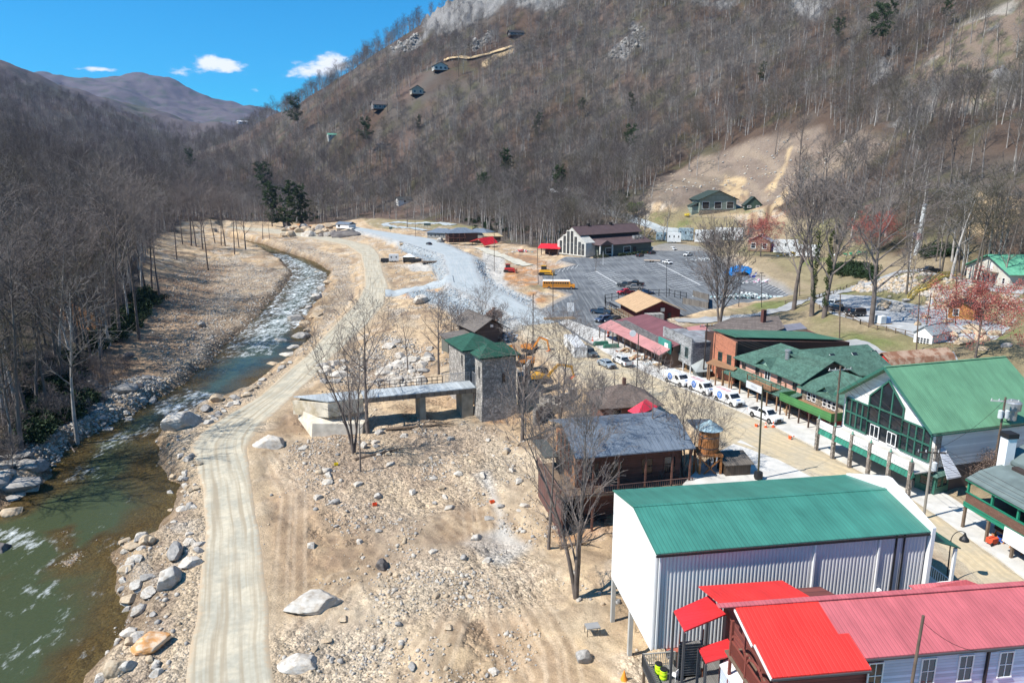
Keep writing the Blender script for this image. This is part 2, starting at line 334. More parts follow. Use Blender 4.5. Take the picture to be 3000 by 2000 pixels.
# ---------------------------------------------------------------- materials
def mat(name, col, rough=0.8, var=0.12, vs=3.0, bump=0.0, bs=12.0, metal=0.0, kind=None, p=1.0, col2=None, spec=0.4, axis=2, coat=0, amt=0.5):
    m = bpy.data.materials.new(name); m.use_nodes = True; nt = m.node_tree; L = nt.links.new
    b = nt.nodes['Principled BSDF']; b.inputs['Roughness'].default_value = rough; b.inputs['Metallic'].default_value = metal
    b.inputs['Specular IOR Level'].default_value = spec; b.inputs['Coat Weight'].default_value = coat
    tc = add(nt, 'ShaderNodeTexCoord'); src = tc.outputs['Object']
    nz = add(nt, 'ShaderNodeTexNoise'); nz.inputs['Scale'].default_value = 1.0 / vs * 2; nz.inputs['Detail'].default_value = 6; L(src, nz.inputs[0])
    mr = add(nt, 'ShaderNodeMapRange'); L(nz.outputs[0], mr.inputs[0]); mr.inputs[1].default_value = .3; mr.inputs[2].default_value = .7; mr.inputs[3].default_value = 1 - var; mr.inputs[4].default_value = 1 + var
    c = add(nt, 'ShaderNodeRGB'); c.outputs[0].default_value = (*col, 1); cout = c.outputs[0]
    hout = None
    if kind in ('rib', 'board'):
        sp = add(nt, 'ShaderNodeSeparateXYZ'); L(src, sp.inputs[0])
        a = add(nt, 'ShaderNodeMath', operation='MULTIPLY'); L(sp.outputs[axis], a.inputs[0]); a.inputs[1].default_value = 1.0 / p
        f = add(nt, 'ShaderNodeMath', operation='FRACT'); L(a.outputs[0], f.inputs[0])
        g = add(nt, 'ShaderNodeMath', operation='PINGPONG'); L(f.outputs[0], g.inputs[0]); g.inputs[1].default_value = 0.5
        h = add(nt, 'ShaderNodeMapRange'); L(g.outputs[0], h.inputs[0]); h.inputs[1].default_value = 0.0; h.inputs[2].default_value = 0.12; hout = h.outputs[0]
        mx = add(nt, 'ShaderNodeMix', data_type='RGBA'); L(hout, mx.inputs[0]); c2 = col2 or tuple(x * amt for x in col)
        mx.inputs[6].default_value = (*c2, 1); mx.inputs[7].default_value = (*col, 1); cout = mx.outputs[2]
        if kind == 'board':
            fl = add(nt, 'ShaderNodeMath', operation='FLOOR'); L(a.outputs[0], fl.inputs[0])
            wn = add(nt, 'ShaderNodeTexWhiteNoise', noise_dimensions='1D'); L(fl.outputs[0], wn.inputs['W'])
            mr2 = add(nt, 'ShaderNodeMapRange'); L(wn.outputs[0], mr2.inputs[0]); mr2.inputs[3].default_value = .8; mr2.inputs[4].default_value = 1.15
            mm = add(nt, 'ShaderNodeMix', data_type='RGBA', blend_type='MULTIPLY'); mm.inputs[0].default_value = 1; L(cout, mm.inputs[6]); L(mr2.outputs[0], mm.inputs[7]); cout = mm.outputs[2]
    elif kind in ('brick', 'shingle'):
        mp = add(nt, 'ShaderNodeMapping')
        # walls: u along x+y, v along z ; shingles: use z as the courses
        sp = add(nt, 'ShaderNodeSeparateXYZ'); L(src, sp.inputs[0]); s2 = add(nt, 'ShaderNodeMath', operation='ADD'); L(sp.outputs[0], s2.inputs[0]); L(sp.outputs[1], s2.inputs[1])
        cb = add(nt, 'ShaderNodeCombineXYZ'); L(s2.outputs[0], cb.inputs[0]); L(sp.outputs[2], cb.inputs[1])
        br = add(nt, 'ShaderNodeTexBrick'); L(cb.outputs[0], br.inputs[0]); br.inputs['Scale'].default_value = 1.0
        br.inputs['Brick Width'].default_value = p * 2.2; br.inputs['Row Height'].default_value = p; br.inputs['Mortar Size'].default_value = p * .09; br.inputs['Bias'].default_value = -.2
        c2 = col2 or tuple(x * .6 for x in col)
        br.inputs['Color1'].default_value = (*col, 1); br.inputs['Color2'].default_value = tuple(x * (1 - amt * .6) for x in col) + (1,); br.inputs['Mortar'].default_value = (*c2, 1)
        cout = br.outputs[0]; hv = add(nt, 'ShaderNodeMath', operation='SUBTRACT'); hv.inputs[0].default_value = 1; L(br.outputs[1], hv.inputs[1]); hout = hv.outputs[0]
    elif kind == 'stone':
        vo = add(nt, 'ShaderNodeTexVoronoi', feature='F1'); L(src, vo.inputs[0]); vo.inputs['Scale'].default_value = 1 / p
        ve = add(nt, 'ShaderNodeTexVoronoi', feature='DISTANCE_TO_EDGE'); L(src, ve.inputs[0]); ve.inputs['Scale'].default_value = 1 / p
        h = add(nt, 'ShaderNodeMapRange'); L(ve.outputs[0], h.inputs[0]); h.inputs[2].default_value = 0.13; hout = h.outputs[0]
        sc = add(nt, 'ShaderNodeSeparateColor'); L(vo.outputs['Color'], sc.inputs[0])
        cr = add(nt, 'ShaderNodeMix', data_type='RGBA'); L(sc.outputs[0], cr.inputs[0]); cr.inputs[6].default_value = tuple(x * (1 - amt) for x in col) + (1,); cr.inputs[7].default_value = tuple(min(1, x * (1 + amt)) for x in (col2 or col)) + (1,)
        mx = add(nt, 'ShaderNodeMix', data_type='RGBA'); L(hout, mx.inputs[0]); mx.inputs[6].default_value = tuple(x * .45 for x in col) + (1,); L(cr.outputs[2], mx.inputs[7]); cout = mx.outputs[2]
    elif kind == 'two':
        n2 = add(nt, 'ShaderNodeTexNoise'); n2.inputs['Scale'].default_value = 1 / p; n2.inputs['Detail'].default_value = 7; n2.inputs['Roughness'].default_value = .65; L(src, n2.inputs[0])
        h = add(nt, 'ShaderNodeMapRange'); L(n2.outputs[0], h.inputs[0]); h.inputs[1].default_value = .44; h.inputs[2].default_value = .56
        mx = add(nt, 'ShaderNodeMix', data_type='RGBA'); L(h.outputs[0], mx.inputs[0]); mx.inputs[6].default_value = (*col, 1); mx.inputs[7].default_value = (*(col2 or col), 1); cout = mx.outputs[2]
    if kind == 'rib' and axis < 2:
        mp2 = add(nt, 'ShaderNodeMapping'); mp2.inputs['Scale'].default_value = (1.6, .12, .3) if axis == 0 else (.12, 1.6, .3); L(src, mp2.inputs[0])
        ns = add(nt, 'ShaderNodeTexNoise'); ns.inputs['Scale'].default_value = 1.0; ns.inputs['Detail'].default_value = 6; ns.inputs['Roughness'].default_value = .7; L(mp2.outputs[0], ns.inputs[0])
        mq = add(nt, 'ShaderNodeMapRange'); L(ns.outputs[0], mq.inputs[0]); mq.inputs[1].default_value = .3; mq.inputs[2].default_value = .7; mq.inputs[3].default_value = .80; mq.inputs[4].default_value = 1.14
        mm2 = add(nt, 'ShaderNodeMix', data_type='RGBA', blend_type='MULTIPLY'); mm2.inputs[0].default_value = 1; L(cout, mm2.inputs[6]); L(mq.outputs[0], mm2.inputs[7]); cout = mm2.outputs[2]
    mu = add(nt, 'ShaderNodeMix', data_type='RGBA', blend_type='MULTIPLY'); mu.inputs[0].default_value = 1; L(cout, mu.inputs[6]); L(mr.outputs[0], mu.inputs[7])
    L(mu.outputs[2], b.inputs['Base Color'])
    if bump or hout:
        bp = add(nt, 'ShaderNodeBump'); bp.inputs['Strength'].default_value = bump or .5; bp.inputs['Distance'].default_value = .05
        if hout: L(hout, bp.inputs['Height'])
        else:
            n3 = add(nt, 'ShaderNodeTexNoise'); n3.inputs['Scale'].default_value = bs; n3.inputs['Detail'].default_value = 5; L(src, n3.inputs[0]); L(n3.outputs[0], bp.inputs['Height'])
        L(bp.outputs[0], b.inputs['Normal'])
    return m
_M = {}
def M(name, *a, **k):
    if name not in _M: _M[name] = mat(name, *a, **k)
    return _M[name]
GLASS = mat('window_glass', (0.02, 0.025, 0.03), rough=.08, var=.3, vs=2, spec=.6)
WHITE = mat('white_paint', (0.74, 0.73, 0.71), rough=.5, var=.05)
BLACK = mat('black_paint', (0.015, 0.015, 0.016), rough=.5, var=.1)
DGREY = mat('dark_grey', (0.06, 0.06, 0.065), rough=.6)
STEEL = mat('steel', (0.42, 0.43, 0.44), rough=.4, metal=.6)
WOOD = mat('weathered_wood', (0.16, 0.115, 0.08), rough=.85, var=.25, vs=1)
BARK = mat('bark', (0.15, 0.122, 0.105), rough=.95, var=.35, vs=2.5, bump=.5, bs=6)
TWIG = mat('twigs', (0.19, 0.158, 0.142), rough=.95, var=.25, vs=3)
# ---------------------------------------------------------------- ground
SAND = (0.52, 0.385, 0.24); SAND2 = (0.35, 0.24, 0.14); LITTER = (0.085, 0.058, 0.043); LIT2 = (0.10, 0.085, 0.072)
OPEN = RP([(60,1400),(170,1230),(300,1110),(345,1040),(400,960),(430,860),(440,760),(455,700),(530,650),(640,648),(800,650),(900,660),(1060,640),(1250,655),(1420,690),(1560,725),(1660,745)]) + [(v.x, v.y) for v in [U(1700,742,0),U(1900,736,0),U(2000,722,0)]] + RP([(1900,690),(1760,640),(1830,615),(2000,630),(2060,600),(2150,595),(2240,605),(2330,640),(2400,690),(2500,730),(2620,760),(2720,772),(2830,790)]) + [(95,190),(110,170),(104,120),(110,80),(110,10),(40,-30),(-60,-30),(-60,20),(-62,70)]
def hills_mask(x, y, z):
    so = sdist(x, y, OPEN) + (fbm(x / 9, y / 9, 41, 3) - .5) * 8
    return sst(-2, 3, so)
BARE = RP([(1960,600),(1880,590),(1930,520),(2050,455),(2180,420),(2290,400),(2400,375),(2520,390),(2640,400),(2600,440),(2540,490),(2460,520),(2380,560),(2300,590),(2240,600)])
BARE2 = RP([(2560,280),(2700,180),(2820,60),(3000,-20),(3000,200),(2900,330),(2760,330)])
SCAR = [RP(p) for p in [[(2105,575),(2115,515),(2180,520),(2180,590)], [(2250,560),(2310,435),(2325,428),(2290,520),(2262,565)], [(2255,610),(2310,540),(2290,600)], [(1410,190),(1440,165),(1500,135),(1510,140),(1455,172),(1412,200)], [(2820,690),(2850,560),(2990,580),(3000,640),(2900,700)]]]
ROCK = [RP(p) for p in [[(1200,90),(1290,20),(1420,0),(1600,-20),(1660,10),(1600,30),(1500,10),(1420,50),(1330,90),(1240,120)],[(1140,150),(1220,100),(1240,130),(1160,160)],[(1370,140),(1440,90),(1430,120),(1390,150)],[(1770,170),(1850,100),(1850,60),(1890,90),(1880,130),(1830,170)],[(2300,-20),(2450,0),(2400,60),(2330,50)],[(2040,0),(2190,0),(2120,25)],[(2610,370),(2730,310),(2740,340),(2640,375)],[(2890,220),(2950,220),(2980,260),(2900,270)],[(2560,190),(2600,180),(2590,260),(2560,250)]]]
ROCK_Z.extend(ROCK)
GRASS = [RP(p) for p in [[(1850,640),(1920,618),(2080,640),(2200,655),(2250,700),(2080,690),(1950,690)], [(1060,640),(1240,645),(1420,672),(1250,676),(1100,665)], [(2130,905),(2340,862),(2420,850),(2330,800),(2260,760),(2400,770),(2520,800),(2560,830),(2420,880),(2200,925)], [(2250,985),(2420,930),(2660,1010),(2680,1060),(2480,1050)], [(2850,990),(3000,930),(3000,1120),(2860,1050)], [(2640,800),(2800,830),(3000,860),(2900,930),(2700,880)],[(1890,690),(1920,710),(2060,720),(2200,735),(2050,730),(1900,725)],[(2150,600),(2240,610),(2240,625),(2120,620)],[(1550,830),(1600,840),(1590,880),(1560,870)],[(2250,730),(2450,760),(2300,800)]]]
ORANGE = [RP(p) for p in [[(1470,800),(1530,780),(1610,785),(1600,830),(1520,840),(1475,835)],[(1480,740),(1560,750),(1650,770),(1600,785),(1530,770)],[(870,655),(960,665),(930,690),(810,680)],[(700,990),(720,1000),(700,1000)],[(1430,1195),(1500,1190),(1480,1240),(1410,1240)],[(180,860),(330,960),(300,980),(180,930)],[(1600,1530),(1790,1500),(1790,1560),(1650,1590)],[(1170,850),(1280,850),(1300,870),(1200,875)],[(1540,860),(1580,850),(1600,880),(1560,890)]]]
FOOT = RP([(1650,748),(1700,705),(1900,645),(2100,605),(2350,640),(2700,770),(3000,800),(3000,960),(2560,870),(2330,862),(2150,745),(1950,722),(1800,742)])
TOWN = [(52, 62), (50, 95), (44, 120), (36, 140), (36, 160), (44, 176), (60, 190), (80, 212), (110, 240), (140, 240), (140, 60), (90, 40)]
MUD = [RP(p) for p in [[(780,1230),(880,1190),(920,1260),(830,1290)],[(900,1660),(1100,1500),(1350,1540),(1500,1600),(1250,1650),(1100,1700)],[(820,1310),(1000,1270),(1150,1380),(950,1400)],[(1150,1240),(1500,1250),(1400,1330),(1150,1290)],[(1300,1100),(1100,1100),(1100,1050),(1300,1060)],[(210,1180),(400,1100),(500,1080),(420,1190)]]]
RUBZ = [RP(p) for p in [[(250,2050),(330,1850),(400,1700),(440,1600),(520,1500),(500,1390),(470,1290),(600,1200),(800,1100),(900,1010),(960,900),(990,820),(930,760),(760,715),(900,715),(1020,760),(1040,860),(960,960),(800,1120),(640,1220),(560,1300),(590,1450),(600,1600),(590,1800),(560,2050)],[(560,1150),(640,1050),(750,940),(830,850),(850,800),(700,760),(560,760),(450,900),(430,1040),(500,1110)],[(130,1380),(210,1290),(330,1240),(450,1170),(500,1110),(420,1100),(260,1140),(160,1230),(60,1350)],[(900,1110),(1010,1060),(1130,980),(1300,1030),(1190,1120),(1020,1130)],[(820,670),(960,675),(1040,690),(1080,720),(960,710),(850,700)],[(840,1300),(1100,1230),(1500,1230),(1560,1350),(1480,1450),(1150,1560),(900,1500)],[(1150,1600),(1500,1600),(1560,1720),(1200,1800),(980,1750)],[(850,1850),(1050,1850),(1100,2000),(830,2000)]]]
LBANK = RP([(150,1200),(260,1090),(330,1010),(400,920),(470,800),(560,760),(680,780),(640,860),(580,960),(520,1040),(470,1090),(410,1120),(300,1140),(200,1220)])
TRACKS = [(lambda q: q + q[::-1][1:-1])(RP(p)) for p in [[(790,1330),(860,1450),(850,1700),(845,2040)], [(840,1380),(1050,1500),(1300,1510),(1500,1660),(1640,1900),(1660,2050)], [(1230,2050),(1340,1780),(1600,1660)], [(830,1930),(1000,1700),(1200,1640),(1450,1720)], [(1260,1270),(1380,1420),(1420,1700),(1550,1990)]]]
GREYZ = [RP(p) for p in [[(1340,1590),(1480,1545),(1545,1600),(1470,1640),(1400,1605)], [(1430,1380),(1480,1500),(1500,1560),(1460,1560),(1440,1480),(1400,1390)], [(1130,1110),(1180,1060),(1240,1055),(1230,1100),(1170,1140)], [(1185,775),(1250,770),(1270,795),(1200,795)], [(1420,725),(1480,760),(1480,840),(1560,870),(1560,895),(1440,850),(1410,780)], [(1560,905),(1640,905),(1700,935),(1680,1010),(1600,975)]]]
FLAT = RP([(640, 2050), (760, 1500), (740, 1300), (860, 1190), (1000, 1060), (1160, 930), (1300, 940), (1560, 1050), (1700, 1150), (1650, 1400), (1780, 1600), (1830, 2050)])
RIPRAP = [RP(p) for p in [[(1165,712),(1240,720),(1290,750),(1308,800),(1290,825),(1270,790),(1240,760),(1180,735)],[(1390,760),(1420,770),(1450,840),(1560,880),(1520,900),(1410,830),(1395,800)],[(1180,845),(1320,850),(1460,915),(1500,960),(1400,960),(1290,900),(1200,870)]]]
def ground():
    th = np.concatenate([np.linspace(-80, -41, 70, endpoint=False), np.linspace(-41, 41, 680), np.linspace(41, 80, 71)[1:]]) * math.pi / 180
    rr = np.concatenate([np.linspace(1, 30, 24, endpoint=False), np.geomspace(30, 9000, 960)])
    T, Rr = np.meshgrid(th, rr); x = (Rr * np.sin(T)).ravel(); y = (Rr * np.cos(T)).ravel() - 2
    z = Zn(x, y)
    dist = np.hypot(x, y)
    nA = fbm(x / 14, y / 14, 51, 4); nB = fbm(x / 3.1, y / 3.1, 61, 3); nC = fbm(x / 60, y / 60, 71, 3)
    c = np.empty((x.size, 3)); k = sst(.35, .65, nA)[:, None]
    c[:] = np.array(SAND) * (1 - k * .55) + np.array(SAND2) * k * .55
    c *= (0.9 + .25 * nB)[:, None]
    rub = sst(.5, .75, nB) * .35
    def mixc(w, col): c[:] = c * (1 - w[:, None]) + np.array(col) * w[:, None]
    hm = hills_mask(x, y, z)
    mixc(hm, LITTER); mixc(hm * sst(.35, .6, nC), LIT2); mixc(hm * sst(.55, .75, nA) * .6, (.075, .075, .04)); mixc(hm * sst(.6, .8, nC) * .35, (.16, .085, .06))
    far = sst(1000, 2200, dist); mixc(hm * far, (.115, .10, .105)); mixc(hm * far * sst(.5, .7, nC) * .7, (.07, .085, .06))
    w_ = (nA - .5) * 9; 
    def zn(p, s=2.5, k=1.0): return (1 - sst(-s, s, sdist(x, y, p) + w_ * k))
    w = zn(BARE, 4); mixc(w, (.205, .160, .126)); mixc(w * sst(.45, .7, nB) * .5, (.17, .125, .095)); mixc(w * sst(.5, .6, nC) * .3, (.2, .165, .11)); gl = fbm(x / 5 + y / 30, y / 26, 97, 3); mixc(w * sst(.55, .72, gl) * .5, (.30, .235, .17)); mixc(w * sst(.42, .3, gl) * .4, (.15, .11, .085))
    w = zn(BARE2, 6, 1.5); mixc(w * .8, (.20, .15, .115)); mixc(w * sst(.5, .68, nB) * .7, (.10, .105, .05)); mixc(w * sst(.6, .7, nA) * .6, (.33, .31, .28))
    m1_ = fbm(x / 3.3, y / 9, 131, 4)
    tw = np.maximum(1 - sst(-4, 4, sdist(x, y, TOWN) + w_ * .5), 1 - sst(-3, 3, sdist(x, y, FOOT) + w_ * .5)); mixc(tw * .85, (.24, .195, .125)); mixc(tw * sst(.5, .7, nA) * .6, (.15, .15, .06)); rub *= 1 - tw * .6
    for p in SCAR: w = zn(p, 1.5, .9); mixc(w * sst(.25, .5, m1_), (.46, .34, .20)); mixc(w * sst(.55, .7, nB) * .6, (.30, .2, .12))
    for p in ROCK: w = zn(p, 4, 2.0); mixc(w, (.235, .225, .215)); rub = np.maximum(rub, w * 1.6)
    for p in GRASS:
        w = zn(p, 1.5, .5); mixc(w * .9, (.25, .21, .12)); mixc(w * sst(.5, .72, nA) * .8, (.13, .165, .05)); mixc(w * sst(.55, .75, nB) * .4, (.17, .13, .08)); rub *= 1 - w * .8
    for p in ORANGE: mixc(zn(p, 1.5, .3) * .9, (.46, .22, .09))
    fl = (1 - sst(-3, 3, sdist(x, y, FLAT))); m1 = fbm(x / 2.3, y / 2.3, 101, 4); m2 = fbm(x / 8 + y / 30, y / 12, 111, 4)
    mixc(fl * sst(.5, .62, m1) * .55, (.27, .19, .125)); mixc(fl * sst(.54, .66, m2) * .5, (.30, .19, .115)); mixc(fl * sst(.56, .7, 1 - m2) * .5, (.56, .46, .33)); mixc(fl * sst(.6, .7, 1 - m1) * .4, (.20, .14, .1)); rub = np.maximum(rub, fl * sst(.49, .66, m2 * .6 + m1 * .4) * .9)
    ov = (1 - hm) * (1 - fl) * (1 - tw) * (1 - sst(500, 800, dist)); m3 = fbm(x / 9, y / 14, 141, 5); m4 = fbm(x / 3.5, y / 5, 151, 4)
    mixc(ov * sst(.5, .62, m3) * .6, (.27, .19, .125)); mixc(ov * sst(.54, .66, m4) * .55, (.52, .47, .40)); mixc(ov * sst(.57, .68, 1 - m4) * .5, (.22, .155, .11)); rub = np.maximum(rub, ov * sst(.48, .6, m4) * .8)
    for p in TRACKS:
        dt = np.abs(sdist(x, y, p)); dt = np.minimum(np.abs(dt - .9), 9); mixc(fl * (1 - sst(.15, .5, dt)) * .55, (.33, .235, .15)); mixc(fl * (1 - sst(.1, .35, np.abs(dt - .6))) * .35, (.60, .47, .33)); rub *= 1 - fl * (1 - sst(.5, 1.4, dt)) * .8
    for p in GREYZ: mixc(zn(p, 1.0, .4) * .85, (.47, .455, .42))
    rub *= .25 + .75 * np.maximum(sst(1, 8, sdist(x, y, P_HAUL) + w_ * .6), 1 - fl)
    for p in MUD: w = zn(p, 2.5, .6); mixc(w * .55, (.27, .185, .12))
    for i_, p in enumerate(RUBZ):
        w = zn(p, 1.5, .3) if i_ < 3 else zn(p, 5, 1.6) * .8; rub = np.maximum(rub, w); mixc(w * .35, (.42, .37, .31))
        if i_ < 3: mixc(w * sst(.5, .7, m1) * .5, (.25, .19, .145))
    for p in RIPRAP: w = zn(p, 1.2, .15); rub = np.maximum(rub, w * 1.3); mixc(w, (.32, .36, .38))
    # surroundings of the roads
    w = zn(LBANK, 4, 1.4); rub *= 1 - w * .25; mixc(w * .75, (.38, .26, .165)); mixc(w * sst(.45, .65, m4) * .7, (.20, .125, .08))
    dm = sdist(x, y, P_MAIN); mixc((1 - sst(1.5, 5, dm)) * .85, (.36, .38, .385))
    w = (1 - sst(1, 3, sdist(x, y, P_LOT))); mixc(w * .8, (.24, .235, .23))
    w = (1 - sst(0, 3, sdist(x, y, P_ST))); mixc(w * .8, (.46, .40, .30)); rub *= 1 - w
    dh = sdist(x, y, P_HAUL); mixc((1 - sst(.3, 2.5, dh + w_ * .15)) * .6, (.45, .35, .235))
    dr = sdist(x, y, riv); w = (1 - sst(.4, 2.2, z - WZ)) * (dr < 12); mixc(w * .75, (.17, .115, .07)); rub = np.maximum(rub, w * .9)
    nR, nC_ = len(rr), len(th)
    i = (np.arange(nR - 1)[:, None] * nC_ + np.arange(nC_ - 1)[None, :]).ravel()
    f = np.stack([i, i + 1, i + nC_ + 1, i + nC_], 1)
    m = bpy.data.materials.new('ground'); m.use_nodes = True; nt = m.node_tree; L = nt.links.new
    b = nt.nodes['Principled BSDF']; b.inputs['Roughness'].default_value = .95; b.inputs['Specular IOR Level'].default_value = .15
    at = add(nt, 'ShaderNodeAttribute', attribute_name='Col'); ar = add(nt, 'ShaderNodeAttribute', attribute_name='Rub')
    ge = add(nt, 'ShaderNodeNewGeometry')
    def vor(scale, feat='F1'):
        v = add(nt, 'ShaderNodeTexVoronoi', feature=feat); v.inputs['Scale'].default_value = scale; L(ge.outputs[0], v.inputs[0]); return v
    def noise(scale, det=5, r=.6):
        v = add(nt, 'ShaderNodeTexNoise'); v.inputs['Scale'].default_value = scale; v.inputs['Detail'].default_value = det; v.inputs['Roughness'].default_value = r; L(ge.outputs[0], v.inputs[0]); return v
    def mth(op, a, b_, c_=None):
        n = add(nt, 'ShaderNodeMath', operation=op)
        for i_, q in enumerate((a, b_, c_)):
            if q is None: continue
            if isinstance(q, (int, float)): n.inputs[i_].default_value = q
            else: L(q, n.inputs[i_])
        return n.outputs[0]
    n1 = noise(.9, 8, .7); n2 = noise(.12, 6, .6); v1 = vor(1.5); v2 = vor(4.5)
    s1 = add(nt, 'ShaderNodeSeparateColor'); L(v1.outputs['Color'], s1.inputs[0]); s2 = add(nt, 'ShaderNodeSeparateColor'); L(v2.outputs['Color'], s2.inputs[0])
    f1 = mth('MULTIPLY_ADD', n1.outputs[0], 1.1, .45); f2 = mth('MULTIPLY_ADD', n2.outputs[0], .5, .75)
    stone = mth('MULTIPLY_ADD', mth('MULTIPLY_ADD', s1.outputs[0], .35, s2.outputs[0]), .75, .45)
    ff = mth('MULTIPLY', f1, f2)
    rr_ = add(nt, 'ShaderNodeMapRange'); L(mth('MULTIPLY', ar.outputs['Fac'], mth('MULTIPLY_ADD', n1.outputs[0], 1.6, .1)), rr_.inputs[0]); rr_.inputs[1].default_value = .15; rr_.inputs[2].default_value = .7
    fx = add(nt, 'ShaderNodeMix', data_type='FLOAT'); L(rr_.outputs[0], fx.inputs[0]); L(ff, fx.inputs[2]); L(mth('MULTIPLY', stone, f2), fx.inputs[3])
    mu = add(nt, 'ShaderNodeMix', data_type='RGBA', blend_type='MULTIPLY'); mu.inputs[0].default_value = 1; L(at.outputs['Color'], mu.inputs[6]); L(fx.outputs[0], mu.inputs[7])
    v3 = vor(2.2); s3 = add(nt, 'ShaderNodeSeparateColor'); L(v3.outputs['Color'], s3.inputs[0])
    pe = mth('MULTIPLY', mth('GREATER_THAN', s3.outputs[0], .80), mth('LESS_THAN', v3.outputs['Distance'], mth('MULTIPLY_ADD', s3.outputs[1], .22, .06))); n4 = noise(7, 6, .75)
    pk = add(nt, 'ShaderNodeMix', data_type='RGBA'); L(mth('MULTIPLY', pe, mth('MULTIPLY_ADD', ar.outputs['Fac'], .7, .12)), pk.inputs[0]); L(mu.outputs[2], pk.inputs[6]); pk.inputs[7].default_value = (.52, .49, .45, 1)
    mz = add(nt, 'ShaderNodeMix', data_type='RGBA', blend_type='MULTIPLY'); mz.inputs[0].default_value = 1; L(pk.outputs[2], mz.inputs[6]); L(mth('MULTIPLY_ADD', n4.outputs[0], 1.3, .35), mz.inputs[7]); L(mz.outputs[2], b.inputs['Base Color'])
    hh = mth('ADD', mth('ADD', mth('MULTIPLY', n1.outputs[0], .7), mth('MULTIPLY_ADD', n4.outputs[0], .22, mth('MULTIPLY', pe, .12))), mth('MULTIPLY', mth('MULTIPLY_ADD', v1.outputs['Distance'], -.8, mth('MULTIPLY', v2.outputs['Distance'], -.3)), rr_.outputs[0]))
    bp = add(nt, 'ShaderNodeBump'); bp.inputs['Strength'].default_value = .9; bp.inputs['Distance'].default_value = .5; L(hh, bp.inputs['Height']); L(bp.outputs[0], b.inputs['Normal'])
    o = npmesh('ground', np.stack([x, y, z], 1), f, m, smooth=True); tag(o, kind='structure')
    a = o.data.attributes.new('Col', 'FLOAT_COLOR', 'POINT'); a.data.foreach_set('color', np.concatenate([c, np.ones((x.size, 1))], 1).astype(np.float32).ravel())
    a = o.data.attributes.new('Rub', 'FLOAT', 'POINT'); a.data.foreach_set('value', rub.astype(np.float32))
    # ---- river: the same tessellation, only where the bed lies below the water
    zz = z.reshape(nR, nC_); lo = (zz < WZ + .12); cell = lo[:-1, :-1] | lo[1:, :-1] | lo[:-1, 1:] | lo[1:, 1:]
    ff_ = f[cell.ravel() & (sdist(x[i], y[i], riv) < 8)]
    us, inv = np.unique(ff_, return_inverse=True)
    xs, ys = x[us], y[us]
    dep = np.clip((WZ - z[us]) / 1.3, 0, 1)
    foam = np.zeros(us.size)
    for p, a_ in [([(700,735),(840,745),(960,800),(960,860),(880,960),(760,1010),(690,980),(800,880),(840,800)], .95), ([(690,940),(880,930),(800,1040),(640,1050)], .8), ([(440,1180),(560,1140),(700,1160),(600,1215),(480,1230)], 1.0), ([(250,1300),(440,1230),(520,1260),(400,1300),(280,1340)], .6), ([(150,1390),(300,1350),(300,1400),(180,1420)], .6), ([(0,1550),(100,1550),(130,1600),(60,1610),(0,1610)], .95), ([(40,1720),(180,1700),(200,1760),(60,1760)], .65), ([(290,1580),(350,1560),(360,1640),(300,1640)], .5), ([(560,1050),(700,1050),(640,1120),(500,1160)], .35),([(0,1640),(300,1500),(350,1900),(0,2000)],.34)]:
        pp = [(v.x, v.y) for v in [U(q, r_, WZ) for q, r_ in p]]
        foam = np.maximum(foam, a_ * (1 - sst(-1.5, 1.5, sdist(xs, ys, pp))))
    wm = bpy.data.materials.new('river_water'); wm.use_nodes = True; nt = wm.node_tree; L = nt.links.new
    b = nt.nodes['Principled BSDF']; b.inputs['Roughness'].default_value = .12; b.inputs['IOR'].default_value = 1.33; b.inputs['Specular IOR Level'].default_value = .32
    ge = add(nt, 'ShaderNodeNewGeometry'); ad = add(nt, 'ShaderNodeAttribute', attribute_name='Depth'); af = add(nt, 'ShaderNodeAttribute', attribute_name='Foam')
    mp = add(nt, 'ShaderNodeMapping'); mp.inputs['Rotation'].default_value = (0, 0, rad(20)); mp.inputs['Scale'].default_value = (1.0, .42, 1); L(ge.outputs[0], mp.inputs[0])
    def noise(scale, det=5, r=.6):
        v = add(nt, 'ShaderNodeTexNoise'); v.inputs['Scale'].default_value = scale; v.inputs['Detail'].default_value = det; v.inputs['Roughness'].default_value = r; L(mp.outputs[0], v.inputs[0]); return v
    nf = noise(1.1, 9, .74); nb = noise(1.6, 7, .65); nd = noise(.12, 4, .5); n3_ = noise(.3, 5, .6)
    th_ = mth('MULTIPLY_ADD', af.outputs['Fac'], .27, mth('MULTIPLY_ADD', nf.outputs[0], 1.0, mth('MULTIPLY_ADD', n3_.outputs[0], .5, -.94)))
    mf = add(nt, 'ShaderNodeMapRange'); L(th_, mf.inputs[0]); mf.inputs[1].default_value = -.02; mf.inputs[2].default_value = .22
    df = mth('ADD', ad.outputs['Fac'], mth('MULTIPLY_ADD', nd.outputs[0], .9, -.45))
    md = add(nt, 'ShaderNodeMapRange'); L(df, md.inputs[0]); md.inputs[1].default_value = .15; md.inputs[2].default_value = .8
    cx = add(nt, 'ShaderNodeMix', data_type='RGBA'); L(md.outputs[0], cx.inputs[0]); cx.inputs[6].default_value = (.14, .10, .052, 1); cx.inputs[7].default_value = (.062, .080, .040, 1)
    cf = add(nt, 'ShaderNodeMix', data_type='RGBA'); L(mf.outputs[0], cf.inputs[0]); L(cx.outputs[2], cf.inputs[6]); cf.inputs[7].default_value = (.8, .84, .84, 1); L(cf.outputs[2], b.inputs['Base Color'])
    rx = mth('MULTIPLY_ADD', mf.outputs[0], .5, .1); L(rx, b.inputs['Roughness'])
    bp = add(nt, 'ShaderNodeBump'); bp.inputs['Distance'].default_value = .35; L(mth('MULTIPLY_ADD', af.outputs['Fac'], .6, .12), bp.inputs['Strength']); L(nb.outputs[0], bp.inputs['Height']); L(bp.outputs[0], b.inputs['Normal'])
